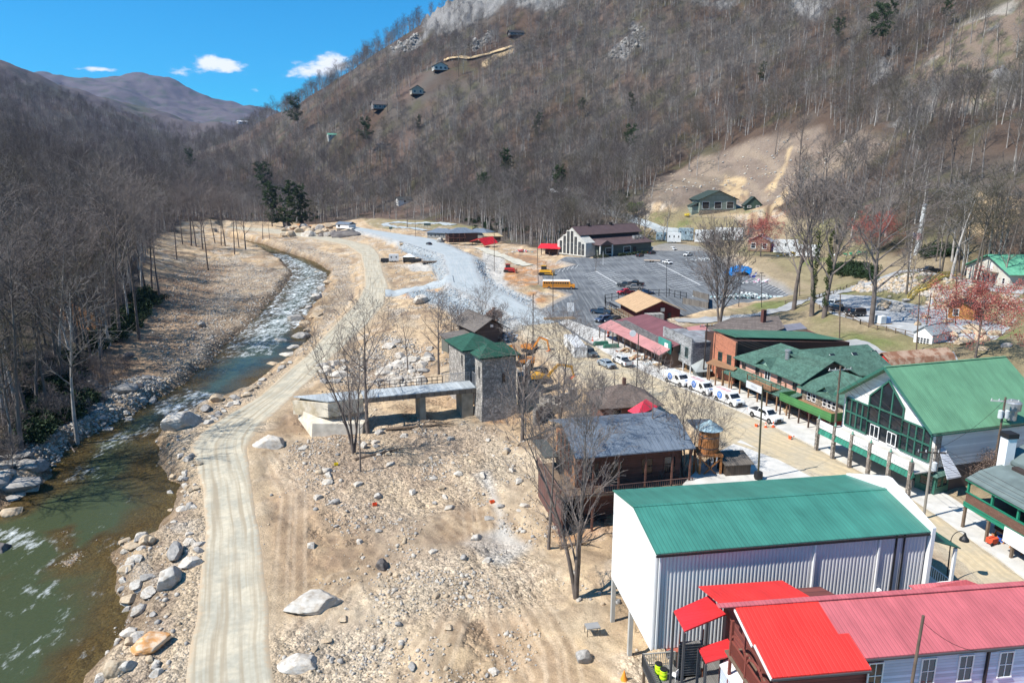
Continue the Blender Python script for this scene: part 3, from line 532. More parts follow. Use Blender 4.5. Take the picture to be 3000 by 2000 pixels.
    tr = add(nt, 'ShaderNodeBsdfTransparent'); tr.inputs[0].default_value = (.62, .60, .42, 1); ms = add(nt, 'ShaderNodeMixShader')
    L(mth('MAXIMUM', mf.outputs[0], mth('MULTIPLY_ADD', md.outputs[0], .55, .25)), ms.inputs[0]); L(tr.outputs[0], ms.inputs[1]); L(b.outputs[0], ms.inputs[2]); L(ms.outputs[0], nt.nodes['Material Output'].inputs[0])
    rv = npmesh('river', np.stack([xs, ys, np.full(us.size, WZ)], 1), inv.reshape(ff_.shape), wm, smooth=True); tag(rv, kind='structure')
    a = rv.data.attributes.new('Depth', 'FLOAT', 'POINT'); a.data.foreach_set('value', dep.astype(np.float32))
    a = rv.data.attributes.new('Foam', 'FLOAT', 'POINT'); a.data.foreach_set('value', foam.astype(np.float32))
ground()

# ---------------------------------------------------------------- roads, pavements, parking lots
def resample(pts, n):
    P_ = np.array(pts, float); d = np.r_[0, np.cumsum(np.hypot(*np.diff(P_, axis=0)[:, :2].T))]
    t = np.linspace(0, d[-1], n); return np.stack([np.interp(t, d, P_[:, i]) for i in range(2)], 1)
def ribbon(name, Lp, Rp, zn, off, m, n=160, k=14, zf=None, rag=0.0):
    A = resample([(v.x, v.y) for v in (U(a, b, zn) for a, b in Lp)], n); B = resample([(v.x, v.y) for v in (U(a, b, zn) for a, b in Rp)], n)
    if rag:
        r_ = np.arange(n); sd = (A - B) / np.linalg.norm(A - B, axis=1)[:, None]; A = A + sd * ((fbm(r_ / 5., r_ * 0., 5, 3) - .5) * 2 * rag)[:, None]; B = B - sd * ((fbm(r_ / 5., r_ * 0. + 9, 6, 3) - .5) * 2 * rag)[:, None]
    t = np.linspace(0, 1, k)[None, :, None]; Pn = A[:, None] * (1 - t) + B[:, None] * t
    x = Pn[..., 0].ravel(); y = Pn[..., 1].ravel(); ed = np.tile(np.linspace(0, 1, k), n)
    z = Zn(x, y) if zf is None else np.full(x.shape, zf)
    z = z + off * (1 + np.hypot(x, y) / 250)
    z[(ed == 0) | (ed == 1)] -= off * 3 if zf is None else 0
    i = (np.arange(n - 1)[:, None] * k + np.arange(k - 1)[None, :]).ravel()
    if rag:
        u_ = np.tile(np.linspace(-1, 1, k), n); z = z + .02 * np.cos(u_ * 9)
    o = npmesh(name, np.stack([x, y, z], 1), np.stack([i, i + 1, i + k + 1, i + k], 1), m, smooth=True)
    wd = np.linalg.norm(A - B, axis=1); al = np.r_[0, np.cumsum(np.linalg.norm(np.diff((A + B) / 2, axis=0), axis=1))]
    a = o.data.attributes.new('RU', 'FLOAT_VECTOR', 'POINT'); a.data.foreach_set('vector', np.stack([(np.linspace(-.5, .5, k)[None] * wd[:, None]).ravel(), np.repeat(al, k), np.zeros(n * k)], 1).astype(np.float32).ravel())
    a = o.data.attributes.new('EG', 'FLOAT', 'POINT'); a.data.foreach_set('value', np.tile(np.abs(np.linspace(-1, 1, k)) ** 1.5, n).astype(np.float32))
    o['kind'] = 'structure'; return o
def road_mat(name, c1, c2, c3, rot=None, p=3, streak=.25, edge=None):
    m = mat(name, c1, rough=.95, var=.1, vs=1.2, kind='two', p=p, col2=c2, bump=.25, bs=3)
    nt = m.node_tree; L = nt.links.new; b = nt.nodes['Principled BSDF']; src = b.inputs['Base Color'].links[0].from_socket
    tc = add(nt, 'ShaderNodeTexCoord') if rot is not None else add(nt, 'ShaderNodeAttribute', attribute_name='RU'); mp = add(nt, 'ShaderNodeMapping'); mp.inputs['Rotation'].default_value = (0, 0, rot or 0); mp.inputs['Scale'].default_value = (1.3, .035, 1); L(tc.outputs['Object' if rot is not None else 'Vector'], mp.inputs[0])
    nz = add(nt, 'ShaderNodeTexNoise'); nz.inputs['Scale'].default_value = 1.2; nz.inputs['Detail'].default_value = 5; L(mp.outputs[0], nz.inputs[0])
    mr = add(nt, 'ShaderNodeMapRange'); L(nz.outputs[0], mr.inputs[0]); mr.inputs[1].default_value = .45; mr.inputs[2].default_value = .62; mr.inputs[4].default_value = streak
    mx = add(nt, 'ShaderNodeMix', data_type='RGBA'); L(mr.outputs[0], mx.inputs[0]); L(src, mx.inputs[6]); mx.inputs[7].default_value = (*c3, 1); L(mx.outputs[2], b.inputs['Base Color'])
    if edge:
        ae = add(nt, 'ShaderNodeAttribute', attribute_name='EG'); n2 = add(nt, 'ShaderNodeTexNoise'); n2.inputs['Scale'].default_value = .8; n2.inputs['Detail'].default_value = 7; n2.inputs['Roughness'].default_value = .7; L(tc.outputs['Vector'], n2.inputs[0])
        ms = add(nt, 'ShaderNodeMath', operation='ADD'); L(ae.outputs['Fac'], ms.inputs[0]); L(n2.outputs[0], ms.inputs[1]); m3 = add(nt, 'ShaderNodeMapRange'); L(ms.outputs[0], m3.inputs[0]); m3.inputs[1].default_value = 1.2; m3.inputs[2].default_value = 1.42
        m4 = add(nt, 'ShaderNodeMix', data_type='RGBA'); L(m3.outputs[0], m4.inputs[0]); L(mx.outputs[2], m4.inputs[6]); m4.inputs[7].default_value = (*edge, 1); L(m4.outputs[2], b.inputs['Base Color'])
    return m
HM = road_mat('haul_gravel', (.50, .445, .335), (.40, .37, .29), (.31, .25, .17), p=4, streak=.75, edge=(.43, .33, .22))
ribbon('haul_road', HAUL_L, HAUL_R, -5, .05, HM, n=420, k=22, rag=.3)
MM = road_mat('blue_gravel', (.35, .385, .395), (.31, .345, .355), (.42, .43, .42), p=8, streak=.6, edge=(.33, .345, .345))
ribbon('gravel_road', MAIN_L, MAIN_R, 0, .06, MM, n=200, rag=.8)
ribbon('gravel_road', [(1128,838),(1200,836),(1260,830),(1325,822)], [(1128,856),(1200,850),(1262,846),(1330,846)], -2, .25, MM, n=50)
SM = road_mat('street_surface', (.50, .40, .255), (.44, .37, .26), (.33, .28, .20), p=5, streak=.6, edge=(.36, .30, .21))
ribbon('main_street', ST_L, ST_R, 0, .05, SM, n=260, rag=.5)
SWR = [(1660,935),(1750,968),(1850,1012),(1943,1050),(2040,1100),(2160,1135),(2350,1205),(2480,1262),(2560,1310),(2740,1428),(2850,1500),(3000,1600),(3300,1800)]
CONC = mat('pale_concrete', (.56, .54, .50), rough=.9, var=.12, vs=4, kind='two', p=3, col2=(.50, .48, .44), bump=.1)
sw = ribbon('sidewalk', [(a, b) for a, b in ST_R], SWR, 0, 0.0, CONC, n=150, k=10, zf=.13)
CT_ = [(v.x, v.y) for v in (U(a, b, 0) for a, b in ST_R)]
kb = MB(); 
for a, b in zip(CT_[:-1], CT_[1:]): kb.beam((*a, .04), (*b, .04), .16, .2)
tag(kb.build('kerb', CONC), kind='structure')
ASPH = road_mat('worn_asphalt', (.085, .092, .10), (.135, .145, .155), (.26, .27, .27), rot=rad(40), p=14, streak=.45)
def flat(name, pts, z, m):
    o = MB().poly([(a, b, z) for a, b in pts]).build(name, m); o['kind'] = 'structure'; return o
flat('parking_lot', P_LOT, .09, ASPH)
GR2 = mat('grey_gravel', (.33, .34, .345), rough=.95, var=.15, vs=3, kind='two', p=5, col2=(.42, .425, .42), bump=.3)
flat('gravel_lot', P_LOT2, 4.57, GR2)
LANE = mat('lane_asphalt', (.27, .275, .28), rough=.9, var=.1, vs=4, kind='two', p=6, col2=(.34, .34, .33))
def drape(name, cpx, w, m, off=.12, n=90):
    c = resample([(v.x, v.y) for v in (R(a, b) for a, b in cpx)], n); t = np.gradient(c, axis=0); t /= np.hypot(*t.T)[:, None] + 1e-9; nn = np.stack([-t[:, 1], t[:, 0]], 1)
    ks = np.linspace(-.5, .5, 7); Pn = c[:, None] + nn[:, None] * ks[None, :, None] * w
    x = Pn[..., 0].ravel(); y = Pn[..., 1].ravel(); z = Zn(x, y) + off; z = z.reshape(n, 7); z[:, 1:6] = np.maximum(z[:, 1:6], z[:, 3:4] - .1); z = z.ravel()
    i = (np.arange(n - 1)[:, None] * 7 + np.arange(6)[None, :]).ravel()
    o = npmesh(name, np.stack([x, y, z], 1), np.stack([i, i + 1, i + 8, i + 7], 1), m, smooth=True); o['kind'] = 'structure'
drape('back_lane', [(1985,945),(2080,935),(2170,930),(2300,905),(2430,860),(2540,830),(2600,812),(2640,797)], 4.6, LANE, .2)
drape('back_lane', [(2655,792),(2720,802),(2790,812),(2860,832),(3020,852)], 4.2, LANE, .12)
drape('side_drive', [(2480,1000),(2560,1035),(2640,1045),(2720,1050),(2800,1045)], 4.0, LANE, .2)
drape('hill_drive', [(2000,700),(1930,672),(1860,648),(1800,630),(1740,622),(1700,600)], 6, MM, .5)
drape('grass_loop', [(1250,676),(1150,664),(1125,657),(1160,652),(1250,655),(1330,660)], 6, MM, .4)
drape('hill_track', [(1305,180),(1370,176),(1440,160),(1500,140)], 7, M('track_clay', (.5,.36,.2)), 2.5, n=40)
drape('dirt_track', [(1400,725),(1450,745),(1510,765),(1545,780)], 6, M('dirt_track_sand', (.45,.42,.34)), .3)
# parking bay lines
LN = mat('line_paint', (.72, .72, .70), rough=.7, var=.2, vs=1)
def line(mb, a, b, w=.14, z=.12):
    a = U(*a, 0); b = U(*b, 0); mb.beam((a.x, a.y, z), (b.x, b.y, z), w, .012)
ml = MB(); line(ml, (1745,795), (1815,836), .3)
for i in range(10):
    t = i / 9; cx, cy = 1748 + 68 * t, 797 + 39 * t
    line(ml, (cx - 40 - 4 * t, cy + 9 + 5 * t), (cx, cy)); line(ml, (cx, cy), (cx + 36 + 8 * t, cy - 7 - 5 * t))
line(ml, (1925,770), (2052,836), .3)
for i in range(14):
    t = i / 13; cx, cy = 1925 + 125 * t, 771 + 65 * t
    line(ml, (cx - 50 - 16 * t, cy + 7 + 6 * t), (cx, cy)); line(ml, (cx, cy), (cx + 48 + 14 * t, cy - 6 - 6 * t))
for i in range(12):
    t = i / 11; cx, cy = 2200 + 110 * t, 812 + 42 * t
    line(ml, (cx - 14, cy + 12), (cx + 20, cy - 4))
for i in range(5): line(ml, (1634 + i * 13, 798 - i * 3), (1642 + i * 13, 789 - i * 3))
for i in range(5): line(ml, (1930 + i * 14, 738 - i * 4), (1950 + i * 14, 738 - i * 5))
for i in range(4): line(ml, (1730, 995 - i * 14), (1770, 988 - i * 14))
ml.build('parking_lines', LN)['kind'] = 'structure'
# ---------------------------------------------------------------- trees
def tree_segments(rng, H, first=.35, limbs=12, ang=.8, spread=.34, lv=3, r0=.26, sub=5, twig=5, up=.25, lean=0.0, multi=1, tw_r=.018):
    S0 = []
    def branch(p, d, L, r, lvl, nseg):
        pts = [(p.copy(), r)]; dd = d.copy()
        for i in range(nseg):
            dd = dd + Vector((rng.uniform(-1, 1), rng.uniform(-1, 1), rng.uniform(-.6, 1) * .6 + up * .5)) * (.20 if lvl else .05)
            dd.normalize(); q = pts[-1][0] + dd * (L / nseg); rr = max(r * (1 - (i + 1) / (nseg + (.15 if lvl else .4))), tw_r * .8)
            S0.append((pts[-1][0], q, pts[-1][1], rr, lvl)); pts.append((q, rr))
        return pts
    def spawn(pts, L, r, lvl):
        if lvl > lv: return
        n = {1: limbs, 2: sub, 3: twig, 4: 4}[lvl]; m = len(pts) - 1
        for k in range(n):
            t = (first + (1 - first) * (k + rng.random()) / n) if lvl == 1 else (.22 + .78 * (k + rng.random()) / n)
            f = min(t, .999) * m; i = int(f); a, b = pts[i], pts[i + 1]; p = a[0].lerp(b[0], f - i); rp = a[1] + (b[1] - a[1]) * (f - i)
            d = (b[0] - a[0]).normalized(); o = Vector((rng.uniform(-1, 1), rng.uniform(-1, 1), rng.uniform(-1, 1))); o = (o - d * o.dot(d)).normalized()
            if lvl == 1: az = k * 2.4 + rng.uniform(-.5, .5); o = Vector((math.cos(az), math.sin(az), 0))
            aa = ang * rng.uniform(.75, 1.2); nd = d * math.cos(aa) + o * math.sin(aa)
            if lvl == 1: ll = H * spread * (1.15 - .75 * abs(t - .45 - first * .3)) * rng.uniform(.75, 1.15); ll = min(ll, H * (1.02 - t) * 1.2 + H * .08)
            else: ll = L * (.55 if lvl == 2 else .5) * rng.uniform(.6, 1.15)
            rr = max(min(rp * .66, ll * .024), tw_r)
            bp = branch(p, nd, ll, rr, lvl, 4 if lvl == 1 else (3 if lvl == 2 else 2)); spawn(bp, ll, rr, lvl + 1)
    for k in range(multi):
        a = rng.uniform(0, 6.28); sp = 0 if multi == 1 else .16
        pts = branch(Vector((0, 0, -.4)), Vector((math.cos(a) * sp + lean, math.sin(a) * sp, 1)).normalized(), H * (1 if multi == 1 else rng.uniform(.8, 1)), r0 / (multi ** .4), 0, 9); spawn(pts, H, r0, 1)
    return S0
def seg_mesh(segs, sides):
    n = len(segs); p0 = np.array([s[0][:] for s in segs]); p1 = np.array([s[1][:] for s in segs]); a0 = np.array([s[2] for s in segs]); a1 = np.array([s[3] for s in segs])
    d = p1 - p0; d /= np.linalg.norm(d, axis=1)[:, None] + 1e-9
    h = np.where(np.abs(d[:, 2:3]) < .9, np.array([[0, 0, 1.]]), np.array([[1., 0, 0]])); u = np.cross(d, h); u /= np.linalg.norm(u, axis=1)[:, None]; w = np.cross(d, u)
    t = np.arange(sides) * 2 * math.pi / sides; ring = u[:, None] * np.cos(t)[None, :, None] + w[:, None] * np.sin(t)[None, :, None]
    v = np.concatenate([p0[:, None] + ring * a0[:, None, None], p1[:, None] + ring * a1[:, None, None]], 1).reshape(-1, 3)
    i = np.arange(sides); j = (i + 1) % sides; q = np.stack([i, j, j + sides, i + sides], 1)
    f = (np.arange(n)[:, None, None] * 2 * sides + q[None]).reshape(-1, 4); return v, f
def leaf_cloud(rng, cs, rs, n, size, flat=1.0):
    cs = np.array(cs, float); rs = np.array(rs, float); k = rng.choice(len(cs), n, p=rs ** 2 / (rs ** 2).sum())
    dv = rng.normal(size=(n, 3)); dv /= np.linalg.norm(dv, axis=1)[:, None]; rr = rng.random(n) ** .4
    c = cs[k] + dv * (rs[k] * rr)[:, None] * np.array([1, 1, flat])
    a = rng.normal(size=(n, 3)); a /= np.linalg.norm(a, axis=1)[:, None]; b = np.cross(a, rng.normal(size=(n, 3))); b /= np.linalg.norm(b, axis=1)[:, None]
    s = (size * rng.uniform(.6, 1.3, n))[:, None]; v = np.stack([c + a * s, c + b * s * .6, c - a * s, c - b * s * .6], 1).reshape(-1, 3)
    return v, np.arange(4 * n).reshape(n, 4)
def mk(name, v, f, m):
    o = npmesh(name, v, f, m); me = o.data; bpy.data.objects.remove(o); return me
LEAFM = {}
def leafmat(name, c):
    if name not in LEAFM: LEAFM[name] = mat(name, c, rough=.7, var=.45, vs=1.2, spec=.2)
    return LEAFM[name]
BARKM = {}
def tree_mesh(seed, leaf=None, leafn=0, leafs=.1, bark=None, twigm=None, **kw):
    rng = random.Random(seed); sg = tree_segments(rng, **kw)
    tv, tf = seg_mesh([s for s in sg if s[4] == 0], 8); lv1 = [s for s in sg if s[4] == 1]; rest = [s for s in sg if s[4] >= 2]
    a, b = seg_mesh(lv1, 5); v = [a]; f = [b]; n = len(a)
    if rest: a, b = seg_mesh(rest, 3); v.append(a); f.append(b + n)
    trunk = mk('trunk', tv, tf, bark or BARK); crown = mk('crown', np.concatenate(v), np.concatenate(f), twigm or TWIG); lf = None
    if leaf:
        ss = [s for s in sg if s[4] >= 2]; r = np.random.default_rng(seed)
        e = np.array([s[1][:] for s in ss]); wt = np.array([(s[1] - s[0]).length ** 1.5 for s in ss]); e = e[r.choice(len(e), leafn, p=wt / wt.sum())] + r.normal(size=(leafn, 3)) * .35
        dd = r.normal(size=(leafn, 3)); dd /= np.linalg.norm(dd, axis=1)[:, None]; ee = np.cross(dd, r.normal(size=(leafn, 3))); ee /= np.linalg.norm(ee, axis=1)[:, None]
        s = (leafs * r.uniform(.6, 1.4, leafn))[:, None]; vv = np.stack([e + dd * s, e + ee * s * .7, e - dd * s, e - ee * s * .7], 1).reshape(-1, 3)
        lf = mk('buds', vv, np.arange(4 * leafn).reshape(-1, 4), leaf)
    return trunk, crown, lf
def evergreen_mesh(seed, H, kind='pine', col=(.035, .06, .022)):
    rng = random.Random(seed); r = np.random.default_rng(seed)
    sg = tree_segments(rng, H, first=.45 if kind == 'pine' else .1, limbs=16 if kind == 'pine' else 26, ang=1.2, spread=.2, lv=2, r0=.22, sub=4, up=.1)
    tv, tf = seg_mesh([s for s in sg if s[4] == 0], 7); bv, bf = seg_mesh([s for s in sg if s[4] > 0], 3)
    cs = []; rs = []
    for s in sg:
        if s[4] >= 1: cs.append((Vector(s[1]) * .6 + Vector(s[0]) * .4)[:]); rs.append((.75 if kind == 'pine' else .6) * (H / 20) ** .5)
    lv, lf = leaf_cloud(r, cs, rs, 5200 if kind == 'pine' else 9000, .20 * (H / 20) ** .5, .55)
    m = leafmat('needles_' + kind, col)
    v = np.concatenate([bv, lv]); return mk('trunk', tv, tf, BARK), mk('crown', lv, lf, m), mk('branches', bv, bf, TWIG)
def plant_tree(name, label, cat, loc, meshes, rz=0, sc=1.0, group=None, tilt=None):
    t = thing(name, label, cat, loc, rz, group); t.scale = (sc,) * 3
    if tilt: t.rotation_euler = (tilt[0], tilt[1], rz)
    nm = ['trunk', 'crown', 'branches' if (meshes[2] and meshes[2].name.startswith('branch')) else 'buds']
    for n_, me in zip(nm, meshes):
        if me: o = bpy.data.objects.new(n_, me); COL.objects.link(o); o.parent = t
    return t
# grey-brown woodland trees: six shapes
WOODT = [tree_mesh(100 + i, H=h, first=fi, limbs=li, ang=an, spread=sp, lv=3, r0=r * 1.2, sub=5, twig=4, tw_r=.034, twigm=mat('twigs_wood%d' % i, tc_, rough=.95, var=.25, vs=4), bark=mat('bark_wood%d' % i, bc, rough=.95, var=.35, vs=3))
         for i, (h, fi, li, an, sp, r, tc_, bc) in enumerate([(26, .45, 14, .7, .26, .29, (.135, .118, .108), (.27, .24, .22)), (23, .38, 13, .8, .30, .27, (.175, .157, .143), (.36, .33, .30)), (29, .55, 13, .65, .22, .30, (.09, .074, .067), (.15, .125, .11)), (18, .3, 13, .85, .36, .22, (.15, .12, .10), (.24, .205, .18)), (24, .4, 15, .9, .3, .25, (.10, .088, .06), (.13, .11, .09)), (21, .35, 12, .75, .33, .32, (.25, .232, .215), (.42, .39, .36))])]
BRUSH = tree_mesh(140, H=4.5, first=.1, limbs=10, ang=.8, spread=.45, lv=2, r0=.05, sub=7, tw_r=.02, multi=2)
hw = HAUL_L
def hillpts():
    r = np.random.default_rng(5)
    P_ = []
    # jittered sampling, density falling with distance
    for (r0, r1, n) in [(60, 300, 3600), (300, 600, 7500), (600, 1000, 11000), (1000, 1700, 11000)]:
        th = r.uniform(-40.5, 40.5, n) * math.pi / 180; rr = np.sqrt(r.uniform(r0 ** 2, r1 ** 2, n)); P_.append(np.stack([rr * np.sin(th), rr * np.cos(th)], 1))
    P_ = np.concatenate(P_)
    # relax crowding: drop points closer than 3.4 m on a coarse hash
    key = np.floor(P_ / 5.3).astype(int); _, ui = np.unique(key, axis=0, return_index=True); P_ = P_[np.sort(ui)]
    x, y = P_.T; z = Zn(x, y); so = sdist(x, y, OPEN)
    keep = so > 1.5
    bare = np.minimum(sdist(x, y, BARE), sdist(x, y, BARE2) + 3)
    keep &= (sdist(x, y, BARE) > 3) | (r.random(x.size) < .07)
    keep &= (sdist(x, y, BARE2) > 0) | (r.random(x.size) < .3)
    keep &= (sdist(x, y, THIN) > 0) | (r.random(x.size) < .45)
    for p in ROCK: keep &= (sdist(x, y, p) > 0) | (r.random(x.size) < .38)
    for p in SCAR: keep &= sdist(x, y, p) > 5
    for p in GRASS: keep &= sdist(x, y, p) > 1
    for q in CLEAR: keep &= np.hypot(x - q[0], y - q[1]) > q[2]
    for q in LINES: keep &= np.abs(sdist(x, y, q)) > 4
    keep &= z > WZ + .8
    return np.stack([x, y, z], 1)[keep]
CLEAR = []
THIN = RP([(2380,560),(2600,470),(2800,420),(3000,300),(3050,700),(2800,770),(2500,740),(2300,640)])
for a, b, rr_ in [(1290,212,26),(1515,110,26),(1225,276,22),(1112,326,18),(1187,600,14),(1560,585,13),(1640,572,9),(2100,622,24),(2220,612,18),(1860,622,14),(1790,748,34),(1330,700,26),(1250,235,20),(1400,190,16),(1460,165,14),(975,402,9),(715,362,10),(842,655,16)]:
    v = R(a, b); CLEAR.append((v.x, v.y, rr_))
    d_ = Vector((v.x, v.y)).length
    for k_ in (14, 30): CLEAR.append((v.x * (1 - k_ / d_), v.y * (1 - k_ / d_), rr_ * .7))
LINES = [RP([(1740,622),(1800,630),(1860,648),(1930,672),(1930,668),(1860,644),(1800,626)]), RP([(1270,262),(1360,256),(1360,250),(1270,256)])]
FP = hillpts()
RNG = np.random.default_rng(77)
FV = RNG.integers(0, 6, len(FP)); FS = RNG.uniform(.72, 1.15, len(FP)) * np.where(np.hypot(FP[:, 0], FP[:, 1]) > 1000, 1.1, 1.0); FR = RNG.uniform(0, 6.28, len(FP))
steep = sst(20, 90, FP[:, 2]) * .18; FS *= 1 - steep
def visible(P_, hgt=14):
    out = np.ones(len(P_), bool); X, Y, Z_ = P_.T; Z_ = Z_ + hgt
    d = Y * CP - (Z_ - HC) * SP; u = Y * SP + (Z_ - HC) * CP; px = 1500 + FPX * X / d; py = 1000 - FPX * u / d
    return (px > -60) & (px < 3060) & (py > -120) & (py < 2050)
vis = visible(FP); dist_ = np.hypot(FP[:, 0], FP[:, 1]); order = np.argsort(np.where(vis, dist_ / FS, 1e9))
NIND = 285
ind = order[:NIND]; rest_ = np.ones(len(FP), bool); rest_[ind] = False; rest_ &= (vis | (dist_ < 500))
GLEFT = 'bare grey trees of the dark wood on the left river bank'; GRIGHT = 'bare grey trees on the foot of the right-hand hillside'
for i in ind:
    left = FP[i, 0] < 0
    plant_tree('bare_tree', 'tall leafless grey-brown tree in the dense wood on the left river bank' if left else 'leafless grey-brown tree among the woods on the right-hand hillside', 'tree', tuple(FP[i] - np.array([0, 0, .3])), WOODT[FV[i]], FR[i], float(FS[i]), GLEFT if left else GRIGHT, (float(RNG.normal(0, .04)), float(RNG.normal(0, .04))))

def scatter(name, pts, var, scl, rot, sources, tilt=0.0):
    """one object of many scattered plants or stones: a point set with geometry nodes instancing the given meshes"""
    me = bpy.data.meshes.new(name); me.vertices.add(len(pts)); me.vertices.foreach_set('co', np.asarray(pts, np.float32).ravel())
    for n_, arr, ty in (('var', var, 'INT'), ('scl', scl, 'FLOAT')):
        a = me.attributes.new(n_, ty, 'POINT'); a.data.foreach_set('value', np.asarray(arr, np.int32 if ty == 'INT' else np.float32))
    a = me.attributes.new('rot', 'FLOAT_VECTOR', 'POINT'); rv = np.zeros((len(pts), 3), np.float32); rv[:, 2] = rot
    if tilt: rv[:, :2] = np.random.default_rng(3).normal(0, tilt, (len(pts), 2))
    a.data.foreach_set('vector', rv.ravel())
    o = bpy.data.objects.new(name, me); COL.objects.link(o)
    ng = bpy.data.node_groups.new(name + '_scatter', 'GeometryNodeTree'); ng.interface.new_socket('Geometry', in_out='INPUT', socket_type='NodeSocketGeometry'); ng.interface.new_socket('Geometry', in_out='OUTPUT', socket_type='NodeSocketGeometry')
    gi = ng.nodes.new('NodeGroupInput'); go = ng.nodes.new('NodeGroupOutput'); J = ng.nodes.new('GeometryNodeJoinGeometry'); L = ng.links.new
    mp = ng.nodes.new('GeometryNodeMeshToPoints'); L(gi.outputs[0], mp.inputs[0])
    def attr(n_, ty):
        a = ng.nodes.new('GeometryNodeInputNamedAttribute'); a.data_type = ty; a.inputs[0].default_value = n_; return a.outputs[0]
    av, asc, ar = attr('var', 'INT'), attr('scl', 'FLOAT'), attr('rot', 'FLOAT_VECTOR')
    for k, src in enumerate(sources):
        cmpn = ng.nodes.new('FunctionNodeCompare'); cmpn.data_type = 'INT'; cmpn.operation = 'EQUAL'; L(av, cmpn.inputs[2]); cmpn.inputs[3].default_value = k
        j2 = ng.nodes.new('GeometryNodeJoinGeometry')
        for so_ in src:
            oi = ng.nodes.new('GeometryNodeObjectInfo'); oi.inputs[0].default_value = so_; L(oi.outputs['Geometry'], j2.inputs[0])
        ip = ng.nodes.new('GeometryNodeInstanceOnPoints'); L(mp.outputs[0], ip.inputs['Points']); L(cmpn.outputs[0], ip.inputs['Selection']); L(j2.outputs[0], ip.inputs['Instance']); L(ar, ip.inputs['Rotation']); L(asc, ip.inputs['Scale'])
        L(ip.outputs[0], J.inputs[0])
    L(J.outputs[0], go.inputs[0]); md = o.modifiers.new('scatter', 'NODES'); md.node_group = ng; return o
def source(me):
    """mesh held by an object that is not in the scene, only read by a scatter"""
    return bpy.data.objects.new('source', me)
srcs = [[source(a), source(b)] for a, b, _ in WOODT]
fo = scatter('woodland', FP[rest_] - np.array([0, 0, .3]), FV[rest_], FS[rest_], FR[rest_], srcs, .05)
tag(fo, 'leafless grey-brown woodland covering the hills behind and above the nearer trees', 'woodland', kind='stuff')
# low brush and saplings between the trunks
r = np.random.default_rng(9); nb_ = 7000; k = r.integers(0, len(FP), nb_)
bp_ = FP[k, :2] + r.normal(0, 4, (nb_, 2)); bz = Zn(*bp_.T); ok = (sdist(bp_[:, 0], bp_[:, 1], OPEN) > -1.5) & (np.hypot(*bp_.T) < 750) & (bz > WZ + .6)
bq = r.uniform((-100, 80), (-62, 150), (420, 2)); bq = bq[sdist(bq[:, 0], bq[:, 1], riv) > 3]; bq = bq[sdist(bq[:, 0], bq[:, 1], OPEN) > -5]; bb = np.concatenate([np.c_[bp_, bz - .1][ok], np.c_[bq, Zn(*bq.T) - .1]])
fo2 = scatter('brush', bb, np.zeros(len(bb)), r.uniform(.5, 1.2, len(bb)), r.uniform(0, 6.28, len(bb)), [[source(BRUSH[0]), source(BRUSH[1])]], .1)
tag(fo2, 'low leafless brush and saplings under the woodland trees', 'brush', kind='stuff')
# evergreen undergrowth of the left bank and green thickets
rr2 = np.random.default_rng(12); lv_, lf_ = leaf_cloud(rr2, [(0, 0, .8), (.9, .3, .7), (-.7, .6, .9), (.1, -.9, .6)], [1.0, .8, .9, .7], 420, .16, .8)
SHRUB = mk('shrub', lv_, lf_, leafmat('rhododendron', (.028, .05, .02)))
pts = []
for p, n in [(RP([(250,1060),(300,960),(420,860),(470,880),(430,940),(330,1020)]), 110), (RP([(0,1320),(120,1220),(230,1150),(260,1190),(120,1300)]), 60), (RP([(0,1150),(200,1050),(250,1100),(60,1250)]), 60), (RP([(1700,600),(1830,560),(1850,600),(1740,625)]), 60), (RP([(1650,668),(1760,650),(1750,680),(1640,690)]), 60), (RP([(2430,770),(2560,790),(2560,830),(2440,800)]), 50), (RP([(2710,740),(2790,735),(2790,755),(2700,760)]), 40), (RP([(770,640),(930,600),(940,650),(800,650)]), 60), (RP([(1350,650),(1560,600),(1560,680),(1400,680)]), 90)]:
    q = np.array(p)[:, :2]; lo, hi = q.min(0), q.max(0); c_ = rr2.uniform(lo, hi, (n * 3, 2)); c_ = c_[sdist(c_[:, 0], c_[:, 1], p) < 0][:n]; pts.append(c_)
pts = np.concatenate(pts); pz = Zn(*pts.T)
so_ = scatter('undergrowth', np.c_[pts, pz], np.zeros(len(pts)), rr2.uniform(.7, 2.0, len(pts)), rr2.uniform(0, 6.28, len(pts)), [[source(SHRUB)]])
tag(so_, 'dark green broadleaf undergrowth below the trees', 'undergrowth', kind='stuff')

# ---------------------------------------------------------------- single trees one can tell apart
def hfor(px, pyb, pyt):
    v = R(px, pyb); return v, ZZ(v.x, v.y, pyt) - v.z
OPENT = [tree_mesh(200 + i, H=20, first=fi, limbs=13, ang=an, spread=sp, lv=4, r0=r0_, sub=6, twig=4, tw_r=.016) for i, (fi, an, sp, r0_) in enumerate([(.30, .75, .42, .34), (.38, .6, .36, .27), (.22, .85, .46, .36), (.5, .9, .26, .22)])] + [tree_mesh(210 + i, H=20, first=.16, limbs=11, ang=an, spread=sp, lv=4, r0=r0_, sub=5, twig=4, tw_r=.016, multi=mu_) for i, (an, sp, r0_, mu_) in enumerate([(.42, .25, .36, 3), (.65, .4, .26, 3), (.42, .30, .55, 4)])] + [tree_mesh(220 + i, H=20, first=fi, limbs=15, ang=an, spread=sp, lv=4, r0=.42, sub=6, twig=4, tw_r=.03, multi=mu_) for i, (fi, an, sp, mu_) in enumerate([(.25, .75, .44, 1), (.2, .55, .36, 3), (.32, .6, .36, 1)])]
def lone(px, pyb, pyt, var, label, name='bare_tree', rz=0, lean=0, group=None, meshes=None, H0=20.0, cat='tree'):
    v, h = hfor(px, pyb, pyt); return plant_tree(name, label, cat, (v.x, v.y, v.z), meshes or OPENT[var], rz, h / H0, group, (0, lean))
